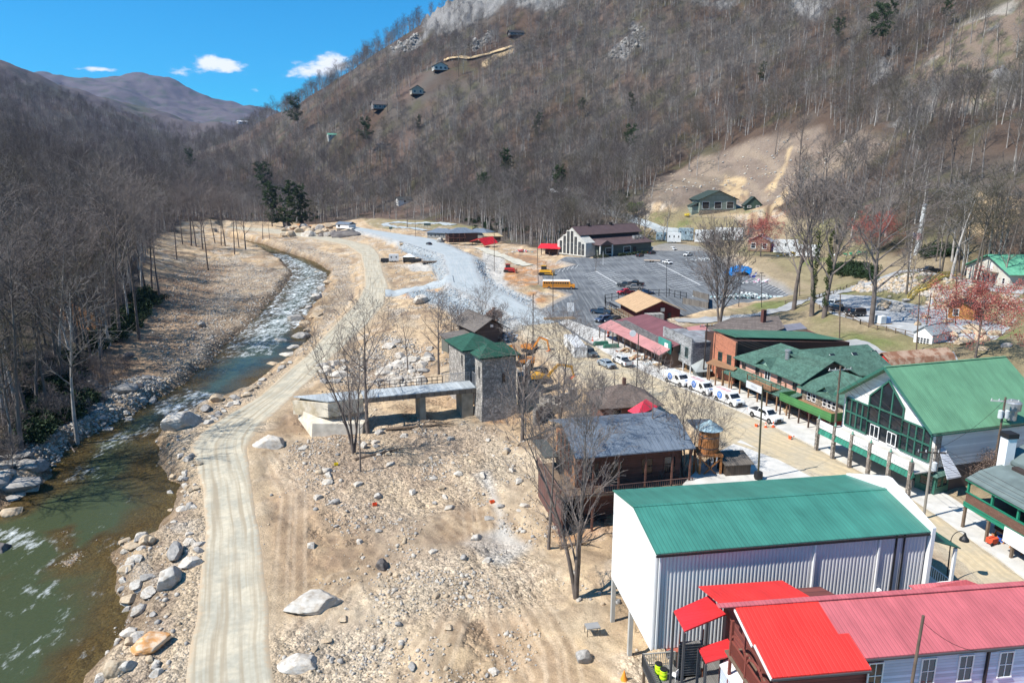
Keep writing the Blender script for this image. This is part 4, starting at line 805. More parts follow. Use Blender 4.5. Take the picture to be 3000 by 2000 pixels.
lone(1078, 1268, 900, 0, 'leafless forked tree just left of centre, standing behind the near end of the grey bridge', rz=.5)
lone(1037, 1328, 960, 4, 'leaning leafless tree in front of the bridge abutment on the debris field', rz=2.0, lean=-.05)
lone(1056, 1382, 1130, 3, 'thin dark leafless sapling in the middle of the debris field', rz=1)
lone(1285, 1096, 870, 0, 'dark leafless spreading tree left of the stone towers beyond the bridge', rz=3)
lone(1195, 1085, 930, 1, 'small leafless grey tree among white boulders beyond the bridge', rz=4)
lone(1530, 1290, 950, 2, 'leafless tree with crooked limbs in front of the stone towers', rz=1.2, lean=.05)
lone(1607, 1608, 1130, 3, 'tall straight leafless trunk on orange soil left of the log building', rz=.3)
lone(1688, 1752, 1140, 4, 'leafless tree with several stems nearest the white warehouse gable', rz=2.2, lean=.03)
lone(1640, 1240, 940, 5, 'leafless many-stemmed tree beside the yellow excavators', rz=5)
lone(1710, 1490, 1120, 5, 'leafless tree at the river corner of the log building', rz=.9)
lone(1893, 1450, 1070, 3, 'tall pale-trunked leafless tree in front of the log building wall', rz=.2)
lone(2000, 1440, 1130, 4, 'leafless branching tree by the far end of the log building', rz=2.9)
lone(2070, 1410, 1190, 5, 'leafless twiggy tree leaning against the water tank', rz=4.1)
lone(1420, 1000, 850, 5, 'low bushy leafless tree behind the ruined dark-roofed house', rz=1.1)
lone(1800, 1130, 1010, 3, 'thin leafless sapling beside the brown hip roof', rz=1.1)
lone(2108, 955, 668, 8, 'big dark upright leafless tree in front of the parking lot', rz=.7)
lone(2325, 908, 570, 9, 'tall leafless tree on the grass, left of the two ivy-covered trees', rz=1.7)
lone(2552, 950, 560, 7, 'large grey leafless tree with a thick forked trunk in the gravel lot', rz=.4)
lone(2580, 560, 390, 3, 'tall bare snag with a dead top standing on the eroded slope', rz=.4)
lone(1745, 795, 745, 2, 'small leafless ornamental tree in a bed at the corner of the parking lot', rz=.4)
lone(1193, 668, 590, 2, 'leafless tree in the grass loop at the foot of the hill', rz=.4)
lone(720, 730, 600, 0, 'pale leafless tree at the end of the river bend', rz=.4)
lone(1135, 330, 250, 0, 'leafless tree beside the lowest tan house on the hillside', rz=.9)
for px, b_, t_, lb in [(285, 1060, 560, 'nearest'), (355, 1000, 600, 'a'), (408, 1002, 590, 'b')]: pass
G_ = 'slender leafless trees on the gravelly left bank'
rb = random.Random(4)
for px, b_, t_ in [(351,1000,560),(408,995,540),(268,1062,620),(228,1025,700),(610,792,560),(687,745,560),(535,715,540),(594,730,560),(648,718,560),(445,845,560),(470,890,620),(560,720,520),(518,760,570),(425,840,560),(390,815,540),(130,1080,640),(50,1180,560),(330,860,500),(80,1230,700),(700,725,570),(770,700,610),(790,700,620),(660,720,540),(630,712,560),(575,722,560)]:
    lone(px, b_, t_, rb.choice([1, 3, 3]), 'slender leafless tree standing apart on the gravelly left river bank', rz=rb.uniform(0, 6), lean=rb.uniform(-.05, .05), group=G_)
# ivy-clad pair
IV = leafmat('ivy', (.05, .075, .02))
for px, b_, t_, lb in [(2378, 925, 600, 'left-hand ivy-covered leafless tree of the pair by the gravel lot'), (2414, 930, 600, 'right-hand ivy-covered leafless tree of the pair by the gravel lot')]:
    t = lone(px, b_, t_ - 30, 9, lb, rz=px * .1, name='ivy_clad_tree')
    r_ = np.random.default_rng(px); cs = [(math.sin(q) * .15, math.cos(q) * .15, 2.4 + q * .5) for q in range(24)]; v_, f_ = leaf_cloud(r_, cs, [.28 + .3 * r_.random() for _ in cs], 1900, .12)
    npmesh('ivy', v_, f_, IV, t)
# red budding tree, red maples, green ones
RED = leafmat('red_buds', (.36, .10, .08)); YG = leafmat('fresh_green', (.12, .19, .03)); YEL = leafmat('yellow_bloom', (.8, .62, .05))
REDT = tree_mesh(301, leaf=RED, leafn=15000, leafs=.10, H=12, first=.18, limbs=16, ang=1.0, spread=.72, lv=4, r0=.24, sub=6, twig=4, tw_r=.014, twigm=mat('red_twigs', (.2, .12, .105), rough=.9))
lone(2857, 1048, 846, 0, 'broad tree covered in red buds behind the small white garage', 'red_budding_tree', meshes=REDT, H0=12.0)
lone(2228, 752, 650, 0, 'small red-budding tree behind the brown cabin', 'red_budding_tree', meshes=REDT, H0=12.0, rz=2)
lone(2560, 745, 640, 0, 'reddish budding tree left of the flagpole at the foot of the slope', 'red_budding_tree', meshes=REDT, H0=12.0, rz=4)
def bush(px, pyb, wpx, m, label, name='bush', hf=.8, n=1500, cat='bush', group=None, ls=None):
    v = R(px, pyb); d = (v - camo.location).length; w = wpx * d / FPX; r_ = np.random.default_rng(int(px * 3 + pyb))
    cs = [(r_.uniform(-.3, .3) * w, r_.uniform(-.3, .3) * w, w * hf * r_.uniform(.35, .7)) for _ in range(7)]
    a, b = leaf_cloud(r_, cs, [w * .27] * 7, n, ls or (w * .028 + .03), hf); t = thing(name, label, cat, v, 0, group); npmesh('foliage', a, b, m, t)
    mb = MB()
    for c_ in cs: mb.tube((0, 0, -.2), c_, .05 * w / 3, .02, 5)
    mb.build('stem', BARK, t); return t
bush(1858, 636, 52, YG, 'round bright green tree beside the white truck on the hill drive', 'evergreen_bush', hf=.95, n=4000, cat='tree')
bush(2013, 637, 17, YEL, 'small yellow flowering bush below the green house', 'forsythia_bush', n=700)
bush(2858, 1413, 108, mat('brown_shrub', (.19, .135, .11), rough=.9, var=.3, vs=1), 'brown twiggy rounded shrub against the white hall wall', 'bare_shrub', hf=.95, n=9000, ls=.055)
bush(2075, 985, 40, leafmat('shrub_green', (.045, .07, .02)), 'green bush under the power pole behind the maroon roofs')
PINE = [evergreen_mesh(400, 22), evergreen_mesh(401, 22, col=(.045, .075, .025)), evergreen_mesh(402, 14, 'cedar', (.04, .065, .022)), evergreen_mesh(403, 16, 'cedar')]
for px, b_, t_, k_, lb in [(2562,190,20,0,'tall dark pine on the upper slope, right of the other one'),(2448,150,55,1,'dark pine on the upper slope, left of the taller one'),(1855,330,270,3,'dark evergreen in the middle of the hillside'),(1485,540,440,2,'narrow dark evergreen on the lower hillside'),(1422,620,510,1,'evergreen left of the red-brown house in the trees'),(1845,480,370,0,'pine at the edge of the eroded slope'),(868,410,290,0,'dark pine on the left shoulder of the hill'),(560,520,440,0,'dark leaning evergreen in the valley wood'),(780,610,480,1,'dark evergreen in the valley wood behind the river bend'),(798,664,538,2,'left-hand evergreen of the clump behind the boulder pile'),(842,668,532,3,'second evergreen of the clump behind the boulder pile'),(888,664,545,2,'right-hand evergreen of the clump behind the boulder pile'),(1075,460,350,0,'evergreen below the tan house on the hillside'),(1705,350,290,0,'slim dark pine at mid-slope'),(1570,400,330,3,'small dark evergreen at mid-slope'),(2770,85,0,1,'pine near the top edge on the eroded slope'),(2600,110,0,0,'pine near the top edge above the rock ledges'),(1640,610,490,2,'ivy-green column of evergreen beside the white roof'),(1225,380,335,3,'dark evergreen below the middle hillside house'),(2230,240,180,3,'dark evergreen on the middle of the eroded slope edge')]:
    lone(px, b_, t_, 0, lb, 'evergreen_tree', meshes=PINE[k_], H0=22.0 if k_ < 2 else (14.0 if k_ == 2 else 16.0), rz=px)

for i, (px_, b_, t_) in enumerate([(1560,1300,1230),(1600,1330,1230),(1640,1345,1240),(1745,1150,1080),(1690,1200,1100),(1770,1180,1090),(1580,1260,1180),(1620,1380,1290),(1665,1420,1330),(1840,1480,1380),(1950,1470,1370),(1780,1500,1400),(1730,1200,1110),(1500,1260,1180),(1880,1160,1070),(2090,1330,1250),(1460,990,900),(1390,980,900),(1350,1000,890),(1320,985,880),(1465,955,880),(1290,960,870)]):
    lone(px_, b_, t_, 0, 'low twiggy leafless shrub among the ruins and the log building', 'bare_shrub', rz=i, meshes=BRUSH, H0=4.5, cat='shrub', group='leafless shrubs around the ruins and log building')

for x_, y_ in ((-75, 92), (-73.5, 101), (-77, 84), (-72, 112), (-79, 96)):
    plant_tree('bare_tree', 'tall leafless grey-brown tree in the dense wood on the left river bank', 'tree', (x_, y_, Z1(x_, y_) - .3), WOODT[int(y_) % 3], x_, 1.15, GLEFT)
# ---------------------------------------------------------------- building kit
class Bld:
    """a building with a local frame: x along the front from A to B, y away from the viewer, z up"""
    def __init__(s, name, label, cat, A, B, z0=0.0, group=None):
        s.A = Vector((A[0], A[1], z0)); d = Vector((B[0] - A[0], B[1] - A[1], 0)); s.L = d.length; s.rz = math.atan2(d.y, d.x); s.z0 = z0
        s.u = d.normalized(); s.v = Vector((-s.u.y, s.u.x, 0)); s.root = thing(name, label, cat, s.A, s.rz, group)
    def loc(s, w): d = Vector(w) - s.A; return Vector((d.dot(s.u), d.dot(s.v), d.z))
    def px(s, a, b, z): return s.loc(U(a, b, z))
    def ony(s, a, b, y=0.0):
        r = ray(a, b); o = camo.location - s.A; t = (y - o.dot(s.v)) / r.dot(s.v); w = camo.location + r * t; return s.loc(w)
    def onx(s, a, b, x=0.0):
        r = ray(a, b); o = camo.location - s.A; t = (x - o.dot(s.u)) / r.dot(s.u); w = camo.location + r * t; return s.loc(w)
    def face(s, f, W, D=0):
        """mapping (along, out, z) -> local for the four faces"""
        return {'f': lambda a, o, z: (a, -o, z), 'b': lambda a, o, z: (a, D + o, z), 'l': lambda a, o, z: (-o, a, z), 'r': lambda a, o, z: (W + o, a, z)}[f]
    def part(s, name, mb, m, parent=None, **k): return mb.build(name, m, parent or s.root, **k)
    def window(s, f, a0, a1, z0, z1, W=None, D=0, fm=None, gm=None, fw=.09, bars=0, cross=True, parent=None, name='window', off=0.0):
        W = s.L if W is None else W; g = s.face(f, W, D)
        def bx(mb, p, q, o0, o1, r, t): 
            A_ = g(p, o0, r); B_ = g(q, o1, t); mb.box(min(A_[0], B_[0]), max(A_[0], B_[0]), min(A_[1], B_[1]), max(A_[1], B_[1]), r, t)
        m1 = MB(); o0, o1 = -.02 + off, .07 + off
        bx(m1, a0 - fw, a1 + fw, o0, o1, z1, z1 + fw); bx(m1, a0 - fw, a1 + fw, o0, o1 + .04, z0 - fw, z0); bx(m1, a0 - fw, a0, o0, o1, z0, z1); bx(m1, a1, a1 + fw, o0, o1, z0, z1)
        if cross: bx(m1, a0, a1, o0 + .01, o1 - .02, (z0 + z1) / 2 - .025, (z0 + z1) / 2 + .025)
        for k in range(bars): c = a0 + (a1 - a0) * (k + 1) / (bars + 1); bx(m1, c - .025, c + .025, o0 + .012, o1 - .022, z0, z1)
        w = m1.build(name, fm or WHITE, parent or s.root); m2 = MB(); bx(m2, a0, a1, o0 + .015, .02 + off, z0, z1); m2.build('pane', gm or GLASS, w); return w
    def walls(s, x0, x1, y0, y1, z0, z1, m, rise=0, ridge='x', name='wall', parent=None):
        mb = MB()
        if ridge == 'x' and rise: mb.ext([(x0, y0, z0), (x0, y1, z0), (x0, y1, z1), (x0, (y0 + y1) / 2, z1 + rise), (x0, y0, z1)], (x1 - x0, 0, 0))
        elif ridge == 'y' and rise: mb.ext([(x0, y0, z0), (x1, y0, z0), (x1, y0, z1), ((x0 + x1) / 2, y0, z1 + rise), (x0, y0, z1)], (0, y1 - y0, 0))
        else: mb.box(x0, x1, y0, y1, z0, z1)
        return s.part(name, mb, m, parent)
    def gable(s, x0, x1, y0, y1, z1, rise, m, ridge='x', oh=.5, oe=.5, t=.16, name='roof', parent=None):
        mb = MB()
        if ridge == 'x':
            h = (y1 - y0) / 2; sl = rise / h; c = (y0 + y1) / 2; zr = z1 + rise + .05; e = oe
            for sg in (-1, 1): mb.ext([(x0 - oh, c, zr), (x1 + oh, c, zr), (x1 + oh, c + sg * (h + e), zr - sl * (h + e)), (x0 - oh, c + sg * (h + e), zr - sl * (h + e))], (0, 0, t))
            mb.beam((x0 - oh, c, zr + t), (x1 + oh, c, zr + t), .35, .06)
        else:
            h = (x1 - x0) / 2; sl = rise / h; c = (x0 + x1) / 2; zr = z1 + rise + .05; e = oe
            for sg in (-1, 1): mb.ext([(c, y0 - oh, zr), (c, y1 + oh, zr), (c + sg * (h + e), y1 + oh, zr - sl * (h + e)), (c + sg * (h + e), y0 - oh, zr - sl * (h + e))], (0, 0, t))
            mb.beam((c, y0 - oh, zr + t), (c, y1 + oh, zr + t), .35, .06)
        return s.part(name, mb, m, parent)
    def hip(s, x0, x1, y0, y1, z, rise, m, oh=.5, t=.12, name='roof', parent=None, inset=None):
        x0 -= oh; x1 += oh; y0 -= oh; y1 += oh; w = x1 - x0; d = y1 - y0; q = min(w, d) / 2 if inset is None else inset; mb = MB()
        if w >= d: r0, r1 = (x0 + q, (y0 + y1) / 2, z + rise), (x1 - q, (y0 + y1) / 2, z + rise)
        else: r0, r1 = ((x0 + x1) / 2, y0 + q, z + rise), ((x0 + x1) / 2, y1 - q, z + rise)
        c = [(x0, y0, z), (x1, y0, z), (x1, y1, z), (x0, y1, z)]; b = [(a, b_, z - t) for a, b_, _ in c]
        fs = [[c[0], c[1], r1, r0], [c[1], c[2], r1], [c[2], c[3], r0, r1], [c[3], c[0], r0]] if w >= d else [[c[0], c[1], r0], [c[1], c[2], r1, r0], [c[2], c[3], r1], [c[3], c[0], r0, r1]]
        for f in fs: mb.poly(f)
        for i in range(4): j = (i + 1) % 4; mb.poly([c[i], b[i], b[j], c[j]])
        mb.poly(b); return s.part(name, mb, m, parent)
    def panel(s, name, pts, m, t=.14, parent=None):
        """sloping roof slab through photograph points (px, py, z)"""
        q = [s.px(*p) for p in pts]; return s.part(name, MB().ext(q, (0, 0, -t)), m, parent)
def metal(name, col, axis=0, p=.4, rough=.45, amt=.78): return mat(name, col, rough=rough, var=.13, vs=5, kind='rib', axis=axis, p=p, amt=amt, bump=.5, spec=.5)
def railing(mb, p0, p1, h=1.0, n=12, pw=.06, bw=.035):
    p0 = Vector(p0); p1 = Vector(p1); mb.beam(p0 + Vector((0, 0, h)), p1 + Vector((0, 0, h)), .09, .07); mb.beam(p0 + Vector((0, 0, .12)), p1 + Vector((0, 0, .12)), .05, .05)
    for i in range(n + 1): q = p0.lerp(p1, i / n); w = pw if i in (0, n) else bw; mb.beam(q, q + Vector((0, 0, h)), w, w)

# ---- long white warehouse with the green metal roof
GREENROOF = metal('green_metal_roof', (.050, .205, .155), 0, .33)
b = Bld('warehouse', 'long white metal warehouse on concrete posts with a teal green ribbed roof', 'warehouse', (11.0, 49.9), (33.8, 53.4), 0)
WL = b.L; WW = 11.0
WARE = mat('warehouse_paint', (.60, .585, .575), rough=.45, var=.05, vs=4, bump=.05)
mb = MB(); n = int(WL / .30); prof = []
for i in range(n + 1):
    x = i * WL / n; prof += [(x, 0.0), (x + .09, -.055), (x + .17, -.055), (x + .26, 0.0)] if i < n else [(WL, 0.0)]
for (xa, ya), (xb, yb) in zip(prof[:-1], prof[1:]): mb.poly([(xa, ya, -.4), (xb, yb, -.4), (xb, yb, 8.0), (xa, ya, 8.0)])
b.part('long_wall', mb, WARE)
mb = MB(); mb.ext([(0, .02, -.55), (0, WW, -.55), (0, WW, 8.0), (0, WW / 2, 9.05), (0, .02, 8.0)], (.12, 0, 0)); b.part('gable_wall', mb, mat('stucco_white', (.78, .77, .74), rough=.7, var=.05, vs=3, kind='two', p=8, col2=(.74, .73, .70)))
mb = MB(); mb.box(.12, WL - .05, WW - .12, WW, -.4, 8); mb.box(.2, WL - .1, .1, WW - .2, -.42, -.25); b.part('rear_wall', mb, WARE)
b.gable(0, WL, 0, WW, 8.0, 1.08, GREENROOF, oh=.06, oe=.28, t=.10)
mb = MB(); mb.box(-.05, WL, -.36, -.24, 7.78, 7.92); b.part('gutter', mb, BLACK)
mb = MB(); mb.ext([(WL + .1, -.4, -.3), (WL + .1, WW + .2, -.3), (WL + .1, WW + .2, 8.25), (WL + .1, WW / 2 + .4, 10.25), (WL + .1, WW / 2 - .2, 10.3), (WL + .1, -.4, 8.45)], (.32, 0, 0)); b.part('parapet_wall', mb, WHITE)
for x in (.35, 13.2, 18.8): b.part('downpipe', MB().box(x - .07, x + .07, -.2, -.06, -.3, 7.8), WHITE)
for x in (20.3, 21.0): b.part('vent_pipe', MB().box(x - .05, x + .05, -.16, -.05, -.2, 7.9), BLACK)
b.part('wall_lamp', MB().box(19.0, 19.25, -.5, -.06, 2.4, 3.3).box(19.05, 19.2, -.75, -.5, 3.0, 3.2), WHITE)
CP_ = mat('concrete_post', (.42, .41, .38), rough=.9, var=.15)
for x in (.2, 6, 12, 18):
    for y in ((5.6, 10.8) if x < 8 else (.3, 5.6, 10.8)): b.part('post', MB().box(x - .18, x + .18, y - .18, y + .18, -6.0, -.45), CP_)
# porch at the street end
x0 = WL + .42; PR = metal('porch_green', (.02, .12, .085), 1, .3)
b.part('porch_roof', MB().ext([(x0, -.3, 7.2), (x0, 4.0, 7.2), (x0 + 2.6, 4.0, 6.3), (x0 + 2.6, -.3, 6.3)], (0, 0, .1)), PR)
for y in (-.1, 3.8): b.part('porch_post', MB().box(x0 + 2.2, x0 + 2.42, y - .1, y + .12, -1.2, 6.3), WHITE)
b.part('balcony', MB().box(x0, x0 + 2.5, -.2, 4, 2.0, 2.2).box(x0, x0 + 2.5, -.25, -.1, 1.8, 2.25), WHITE)
mb = MB(); railing(mb, (x0, -.12, 2.2), (x0 + 2.4, -.12, 2.2), 1.1, 11); railing(mb, (x0 + 2.4, -.1, 2.2), (x0 + 2.4, 3.9, 2.2), 1.1, 16); b.part('railing', mb, WHITE)
BRK = mat('porch_brick', (.19, .10, .07), kind='brick', p=.25, rough=.9)
b.part('brick_base', MB().box(x0, x0 + 2.4, -.1, 3.9, .2, 1.8), BRK)

# ---- the long building with red and faded pink metal roofs, nearest to the viewer
REDM = metal('red_metal', (.80, .040, .030), 0, .3, amt=.86); PINKM = metal('faded_red_metal', (.50, .125, .135), 0, .3, amt=.88); REDD = metal('red_metal_small', (.62, .03, .035), 1, .3)
A = U(2110, 1777, 7.5); B = U(2950, 1715, 7.5)
b = Bld('lodge', 'long lodge nearest the viewer with bright red and faded pink metal roofs', 'lodge', A, B, 0); L_ = b.L + 1.5
sx = 6.95; nd = -4.65; fd = 4.3
WB = mat('lodge_siding', (.52, .56, .66), rough=.7, var=.08, kind='board', axis=2, p=.22, amt=.8)
b.part('wall', MB().ext([(sx + 2.5, nd + .5, -5.5), (sx + 2.5, 3.0, -5.5), (sx + 2.5, 3.0, 5.3), (sx + 2.5, 0, 7.25), (sx + 2.5, nd + .5, 6.05)], (L_ - sx - 3, 0, 0)), WB)
b.part('wall', MB().ext([(1.9, nd + .7, -5.5), (1.9, fd - .8, -5.5), (1.9, fd - .8, 6.2), (1.9, 0, 7.2), (1.9, nd + .7, 6.1)], (sx + .5, 0, 0)), mat('lodge_red_wall', (.17, .05, .04), kind='board', axis=2, p=.25, rough=.8))
sl = .275
def rp(x0, x1, s0, s1, zz=0.0, t=.1): return MB().ext([(x0, -s0, 7.45 - sl * abs(s0) + zz), (x1, -s0, 7.45 - sl * abs(s0) + zz), (x1, -s1, 7.45 - sl * abs(s1) + zz), (x0, -s1, 7.45 - sl * abs(s1) + zz)], (0, 0, t))
b.part('pink_roof', rp(sx, L_, 0, -nd), PINKM); b.part('pink_roof', MB().ext([(sx, 0, 7.45), (L_, 0, 7.45), (L_, 3.4, 5.2), (sx, 3.4, 5.2)], (0, 0, .1)), PINKM)
b.part('red_roof', rp(1.0, sx, 0, 3.1, .04), REDM); b.part('red_roof', rp(.2, sx - .2, -fd, 0, .06), REDM)
b.part('red_roof', rp(1.1, 7.6, 2.95, 5.55, .16), REDM)
b.part('ridge_cap', MB().beam((-.2, 0, 7.6), (L_, 0, 7.6), .5, .07), PINKM)
b.part('gutter', MB().beam((sx, nd - .05, 6.12), (L_, nd - .05, 6.12), .14, .12), DGREY); b.part('gutter', MB().beam((1.1, -5.6, 6.02), (7.6, -5.6, 6.02), .12, .12), DGREY)
b.part('white_bargeboard', MB().beam((.95, -.1, 7.32), (.95, -3.0, 6.52), .06, .2).beam((1.06, -3.0, 6.66), (1.06, -5.5, 5.98), .06, .2), WHITE)
for wx in [b.ony(a, 1960, nd + .5).x for a in (2565, 2718, 2826, 2942)]:
    b.window('f', wx - .45, wx + .45, 3.6, 5.4, off=-(nd + .5) , bars=1)
b.part('air_conditioner', MB().box(*(lambda q: (q - .35, q + .35, nd - .1, nd + .5, 3.0, 3.55))(b.ony(2565, 1985, nd + .5).x)), WHITE)
b.part('downpipe', MB().box(*(lambda q: (q - .06, q + .06, nd + .3, nd + .48, 0, 6.0))(b.ony(2888, 1940, nd + .5).x)), BLACK)
b.part('lower_roof', MB().ext([b.px(2700, 2010, 2.5), b.px(3010, 1960, 2.5), b.px(3050, 2100, 1.8), b.px(2720, 2150, 1.8)], (0, 0, .1)), REDM)
b.part('lower_wall', MB().box(b.px(2710, 2020, 2.5).x, L_, nd - 4.5, nd + .4, -5.5, 1.7), WB)
# red annex roof at the back street side
b.part('rear_porch_roof', MB().ext([b.px(2662, 1713, 6.6), b.px(2830, 1697, 6.8), b.px(2872, 1712, 6.4), b.px(2690, 1728, 6.4)], (0, 0, -.1)), PINKM)
# veranda under the gable with red balustrade
GR = mat('red_rail_wood', (.20, .05, .035), rough=.8)
mb = MB(); q0 = Vector((.7, -.5, 4.2)); q1 = Vector((.7, -5.6, 4.2)); railing(mb, q0, q1, 1.1, 44, .12, .05); b.part('veranda_railing', mb, GR)
b.part('veranda_floor', MB().box(.55, 2.2, -5.8, 0, 4.0, 4.15), WOOD)
for y in (-.6, -2.9, -5.4): b.part('veranda_post', MB().box(.62, .8, y - .08, y + .08, 0, 6.8 if y > -1 else 5.8), GR)
for y in (-1.7, -4.15):
    mb = MB()
    for k in range(9): t0 = math.pi * k / 9; t1 = math.pi * (k + 1) / 9; mb.beam((.7, y + 1.1 * math.cos(t0), 5.3 + .75 * math.sin(t0)), (.7, y + 1.1 * math.cos(t1), 5.3 + .75 * math.sin(t1)), .1, .14)
    b.part('arch', mb, GR)
DECKM = mat('deck_boards', (.17, .165, .155), rough=.85, kind='board', axis=0, p=.15, var=.1)
b.part('white_roof', MB().ext([b.px(2108, 1945, 2.6), b.px(2160, 1912, 2.9), b.px(2225, 2010, 2.9), b.px(2170, 2045, 2.6)], (0, 0, -.12)), metal('white_tin', (.68, .68, .68), 1, .4))
b.part('white_shed_wall', MB().ext([b.px(2112, 1950, 2.45), b.px(2170, 2040, 2.45), b.px(2225, 2010, 2.7), b.px(2160, 1920, 2.7)], (0, 0, -6)), WB)
# stair and its two roofs
s_ = thing('covered_stair', 'dark wooden stair with two small red metal roofs beside the lodge deck', 'stair', tuple(U(2010, 1960, 0)), b.rz)
def sloc(a, b_, z): d = U(a, b_, z) - s_.location; c, q = math.cos(-b.rz), math.sin(-b.rz); return Vector((d.x * c - d.y * q, d.x * q + d.y * c, d.z))
MB().ext([sloc(1974, 1788, 5.2), sloc(2078, 1742, 5.6), sloc(2126, 1797, 5.4), sloc(2006, 1847, 5.0)], (0, 0, -.12)).build('roof', REDD, s_)
MB().ext([sloc(2046, 1897, 3.2), sloc(2132, 1869, 3.4), sloc(2162, 1912, 3.2), sloc(2068, 1940, 3.0)], (0, 0, -.12)).build('roof', REDD, s_)
for a, c, z in ((1975, 1790, 5.1), (2006, 1850, 4.9), (2078, 1745, 5.5), (2124, 1800, 5.3), (2068, 1942, 2.9), (2048, 1899, 3.1)):
    q = sloc(a, c, z); MB().box(q.x - .08, q.x + .08, q.y - .08, q.y + .08, -3.2, q.z - .08).build('post', DGREY, s_)
mb = MB(); q0 = sloc(2025, 1880, 2.2); q1 = sloc(2016, 1978, -1.2)
for i in range(14): p = q0.lerp(q1, i / 13); mb.box(p.x - .9, p.x + .9, p.y - .16, p.y + .16, p.z - .05, p.z)
mb.beam(q0 + Vector((-.9, 0, -.15)), q1 + Vector((-.9, 0, -.15)), .08, .3); mb.beam(q0 + Vector((.9, 0, -.15)), q1 + Vector((.9, 0, -.15)), .08, .3); mb.build('steps', DECKM, s_)
mb = MB()
for sx_ in (-.9, .9): mb.beam(q0 + Vector((sx_, 0, 1)), q1 + Vector((sx_, 0, 1)), .08, .1)
for i in range(8):
    for sx_ in (-.9, .9): p = q0.lerp(q1, i / 7) + Vector((sx_, 0, 0)); mb.beam(p, p + Vector((0, 0, 1)), .07, .07)
mb.build('handrail', GR, s_)
# deck with barrels
zd = -1.2
dk = Bld('deck', 'grey wooden deck with a slatted railing at the lodge corner', 'deck', U(1883, 1915, -.1), U(2150, 1893, -.1), zd)
c1 = Vector((0, -9, 0))
dk.part('boards', MB().box(0, 9, c1.y, 0, -.15, 0), DECKM)
mb = MB(); railing(mb, (0, c1.y, 0), (0, 0, 0), 1.1, 46, .1, .05); dk.part('railing', mb, DGREY); mb = MB(); railing(mb, (0, 0, 0), (2.6, 0, 0), 1.1, 18, .1, .05); dk.part('railing', mb, mat('rail_pale', (.35, .33, .29)))
for x in (.1, 4, 8.8):
    for y in (-.2, c1.y / 2, c1.y + .2): dk.part('post', MB().box(x - .1, x + .1, y - .1, y + .1, -5, -.15), WOOD)
YB = mat('barrel_yellow', (.55, .80, .02), rough=.4)
for a, c, lb in ((1929, 1971, 'neon yellow barrel with a black lid standing behind the other barrel on the deck'), (1943, 1987, 'neon yellow barrel with a black lid in front of the other barrel on the deck')):
    v = U(a, c, zd); t = thing('barrel', lb, 'barrel', (v.x, v.y, zd)); MB().lathe([(.24, 0), (.29, .08), (.30, .3), (.27, .33), (.30, .36), (.30, .6), (.27, .63), (.29, .66), (.27, .82)], 18).build('drum', YB, t, smooth=True); MB().lathe([(.29, .821), (.29, .88), (.2, .9)], 18).build('lid', BLACK, t)
def chair(loc, rz, label, m=BLACK):
    t = thing('chair', label, 'chair', loc, rz); MB().box(-.22, .22, -.22, .22, .43, .47).build('seat', m, t); MB().box(-.22, .22, .2, .24, .5, .95).build('backrest', m, t)
    for x in (-.2, .2):
        for y in (-.2, .2): MB().beam((x, y, 0), (x, y, .44), .03).build('leg', m, t)
for a, c, r_, lb, m_ in ((1962, 1940, .5, 'metal chair at the back of the deck near the railing', STEEL), (1985, 1965, 2, 'black chair in the middle of the deck', BLACK), (1975, 1990, 4, 'white chair at the bottom of the picture on the deck', WHITE), (2052, 1975, 1, 'rusty chair beside the stair foot on the deck', mat('rusty', (.3, .12, .06)))): chair(tuple(U(a, c, zd)), r_, lb, m_)
v = U(1968, 1920, zd); t = thing('table', 'reddish square table at the back of the deck', 'table', tuple(v)); MB().box(-.5, .5, -.5, .5, .7, .75).build('top', mat('red_table', (.35, .1, .07)), t)
for x in (-.42, .42):
    for y in (-.42, .42): MB().beam((x, y, 0), (x, y, .7), .05).build('leg', BLACK, t)

# ---- white gabled hall with the tall green window wall
HROOF = metal('hall_green_metal', (.125, .275, .155), 1, .3, amt=.88)
b = Bld('hall', 'big white gabled hall with a green metal roof and a tall green-framed window wall', 'hall', (44.6, 92.0), (48.7, 77.7), 0); HL = b.L; HD = min(27, max(12, b.px(2933, 1046, 13.4).y - .8))
HW = mat('hall_white', (.80, .78, .74), rough=.7, var=.04, kind='board', axis=2, p=.22, amt=.93); HG = mat('hall_green', (.035, .13, .095), rough=.5)
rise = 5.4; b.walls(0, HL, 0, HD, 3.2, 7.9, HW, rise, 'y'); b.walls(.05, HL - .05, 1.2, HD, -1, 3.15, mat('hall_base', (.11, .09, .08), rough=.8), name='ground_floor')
b.gable(0, HL, 0, HD, 7.9, rise, HROOF, 'y', oh=1.3, oe=.5)
mb = MB(); zr = 7.9 + rise
for sg in (-1, 1): mb.beam((HL / 2, -1.32, zr + .1), (HL / 2 + sg * (HL / 2 + .5), -1.32, 7.9 + .1 - rise / (HL / 2) * .5), .06, .34)
b.part('bargeboard', mb, HG)
mb = MB(); mb.beam((HL + .5, -1.3, 7.42), (HL + .5, HD, 7.42), .12, .14); b.part('gutter', mb, HG)
q = b.px(2966, 1200, 9.5); b.part('roof_vent', MB().lathe([(.55, q.z - 1.2), (.55, q.z - .1), (.85, q.z), (.9, q.z + .9), (.6, q.z + 1.15)], 16, (q.x, q.y)), STEEL)
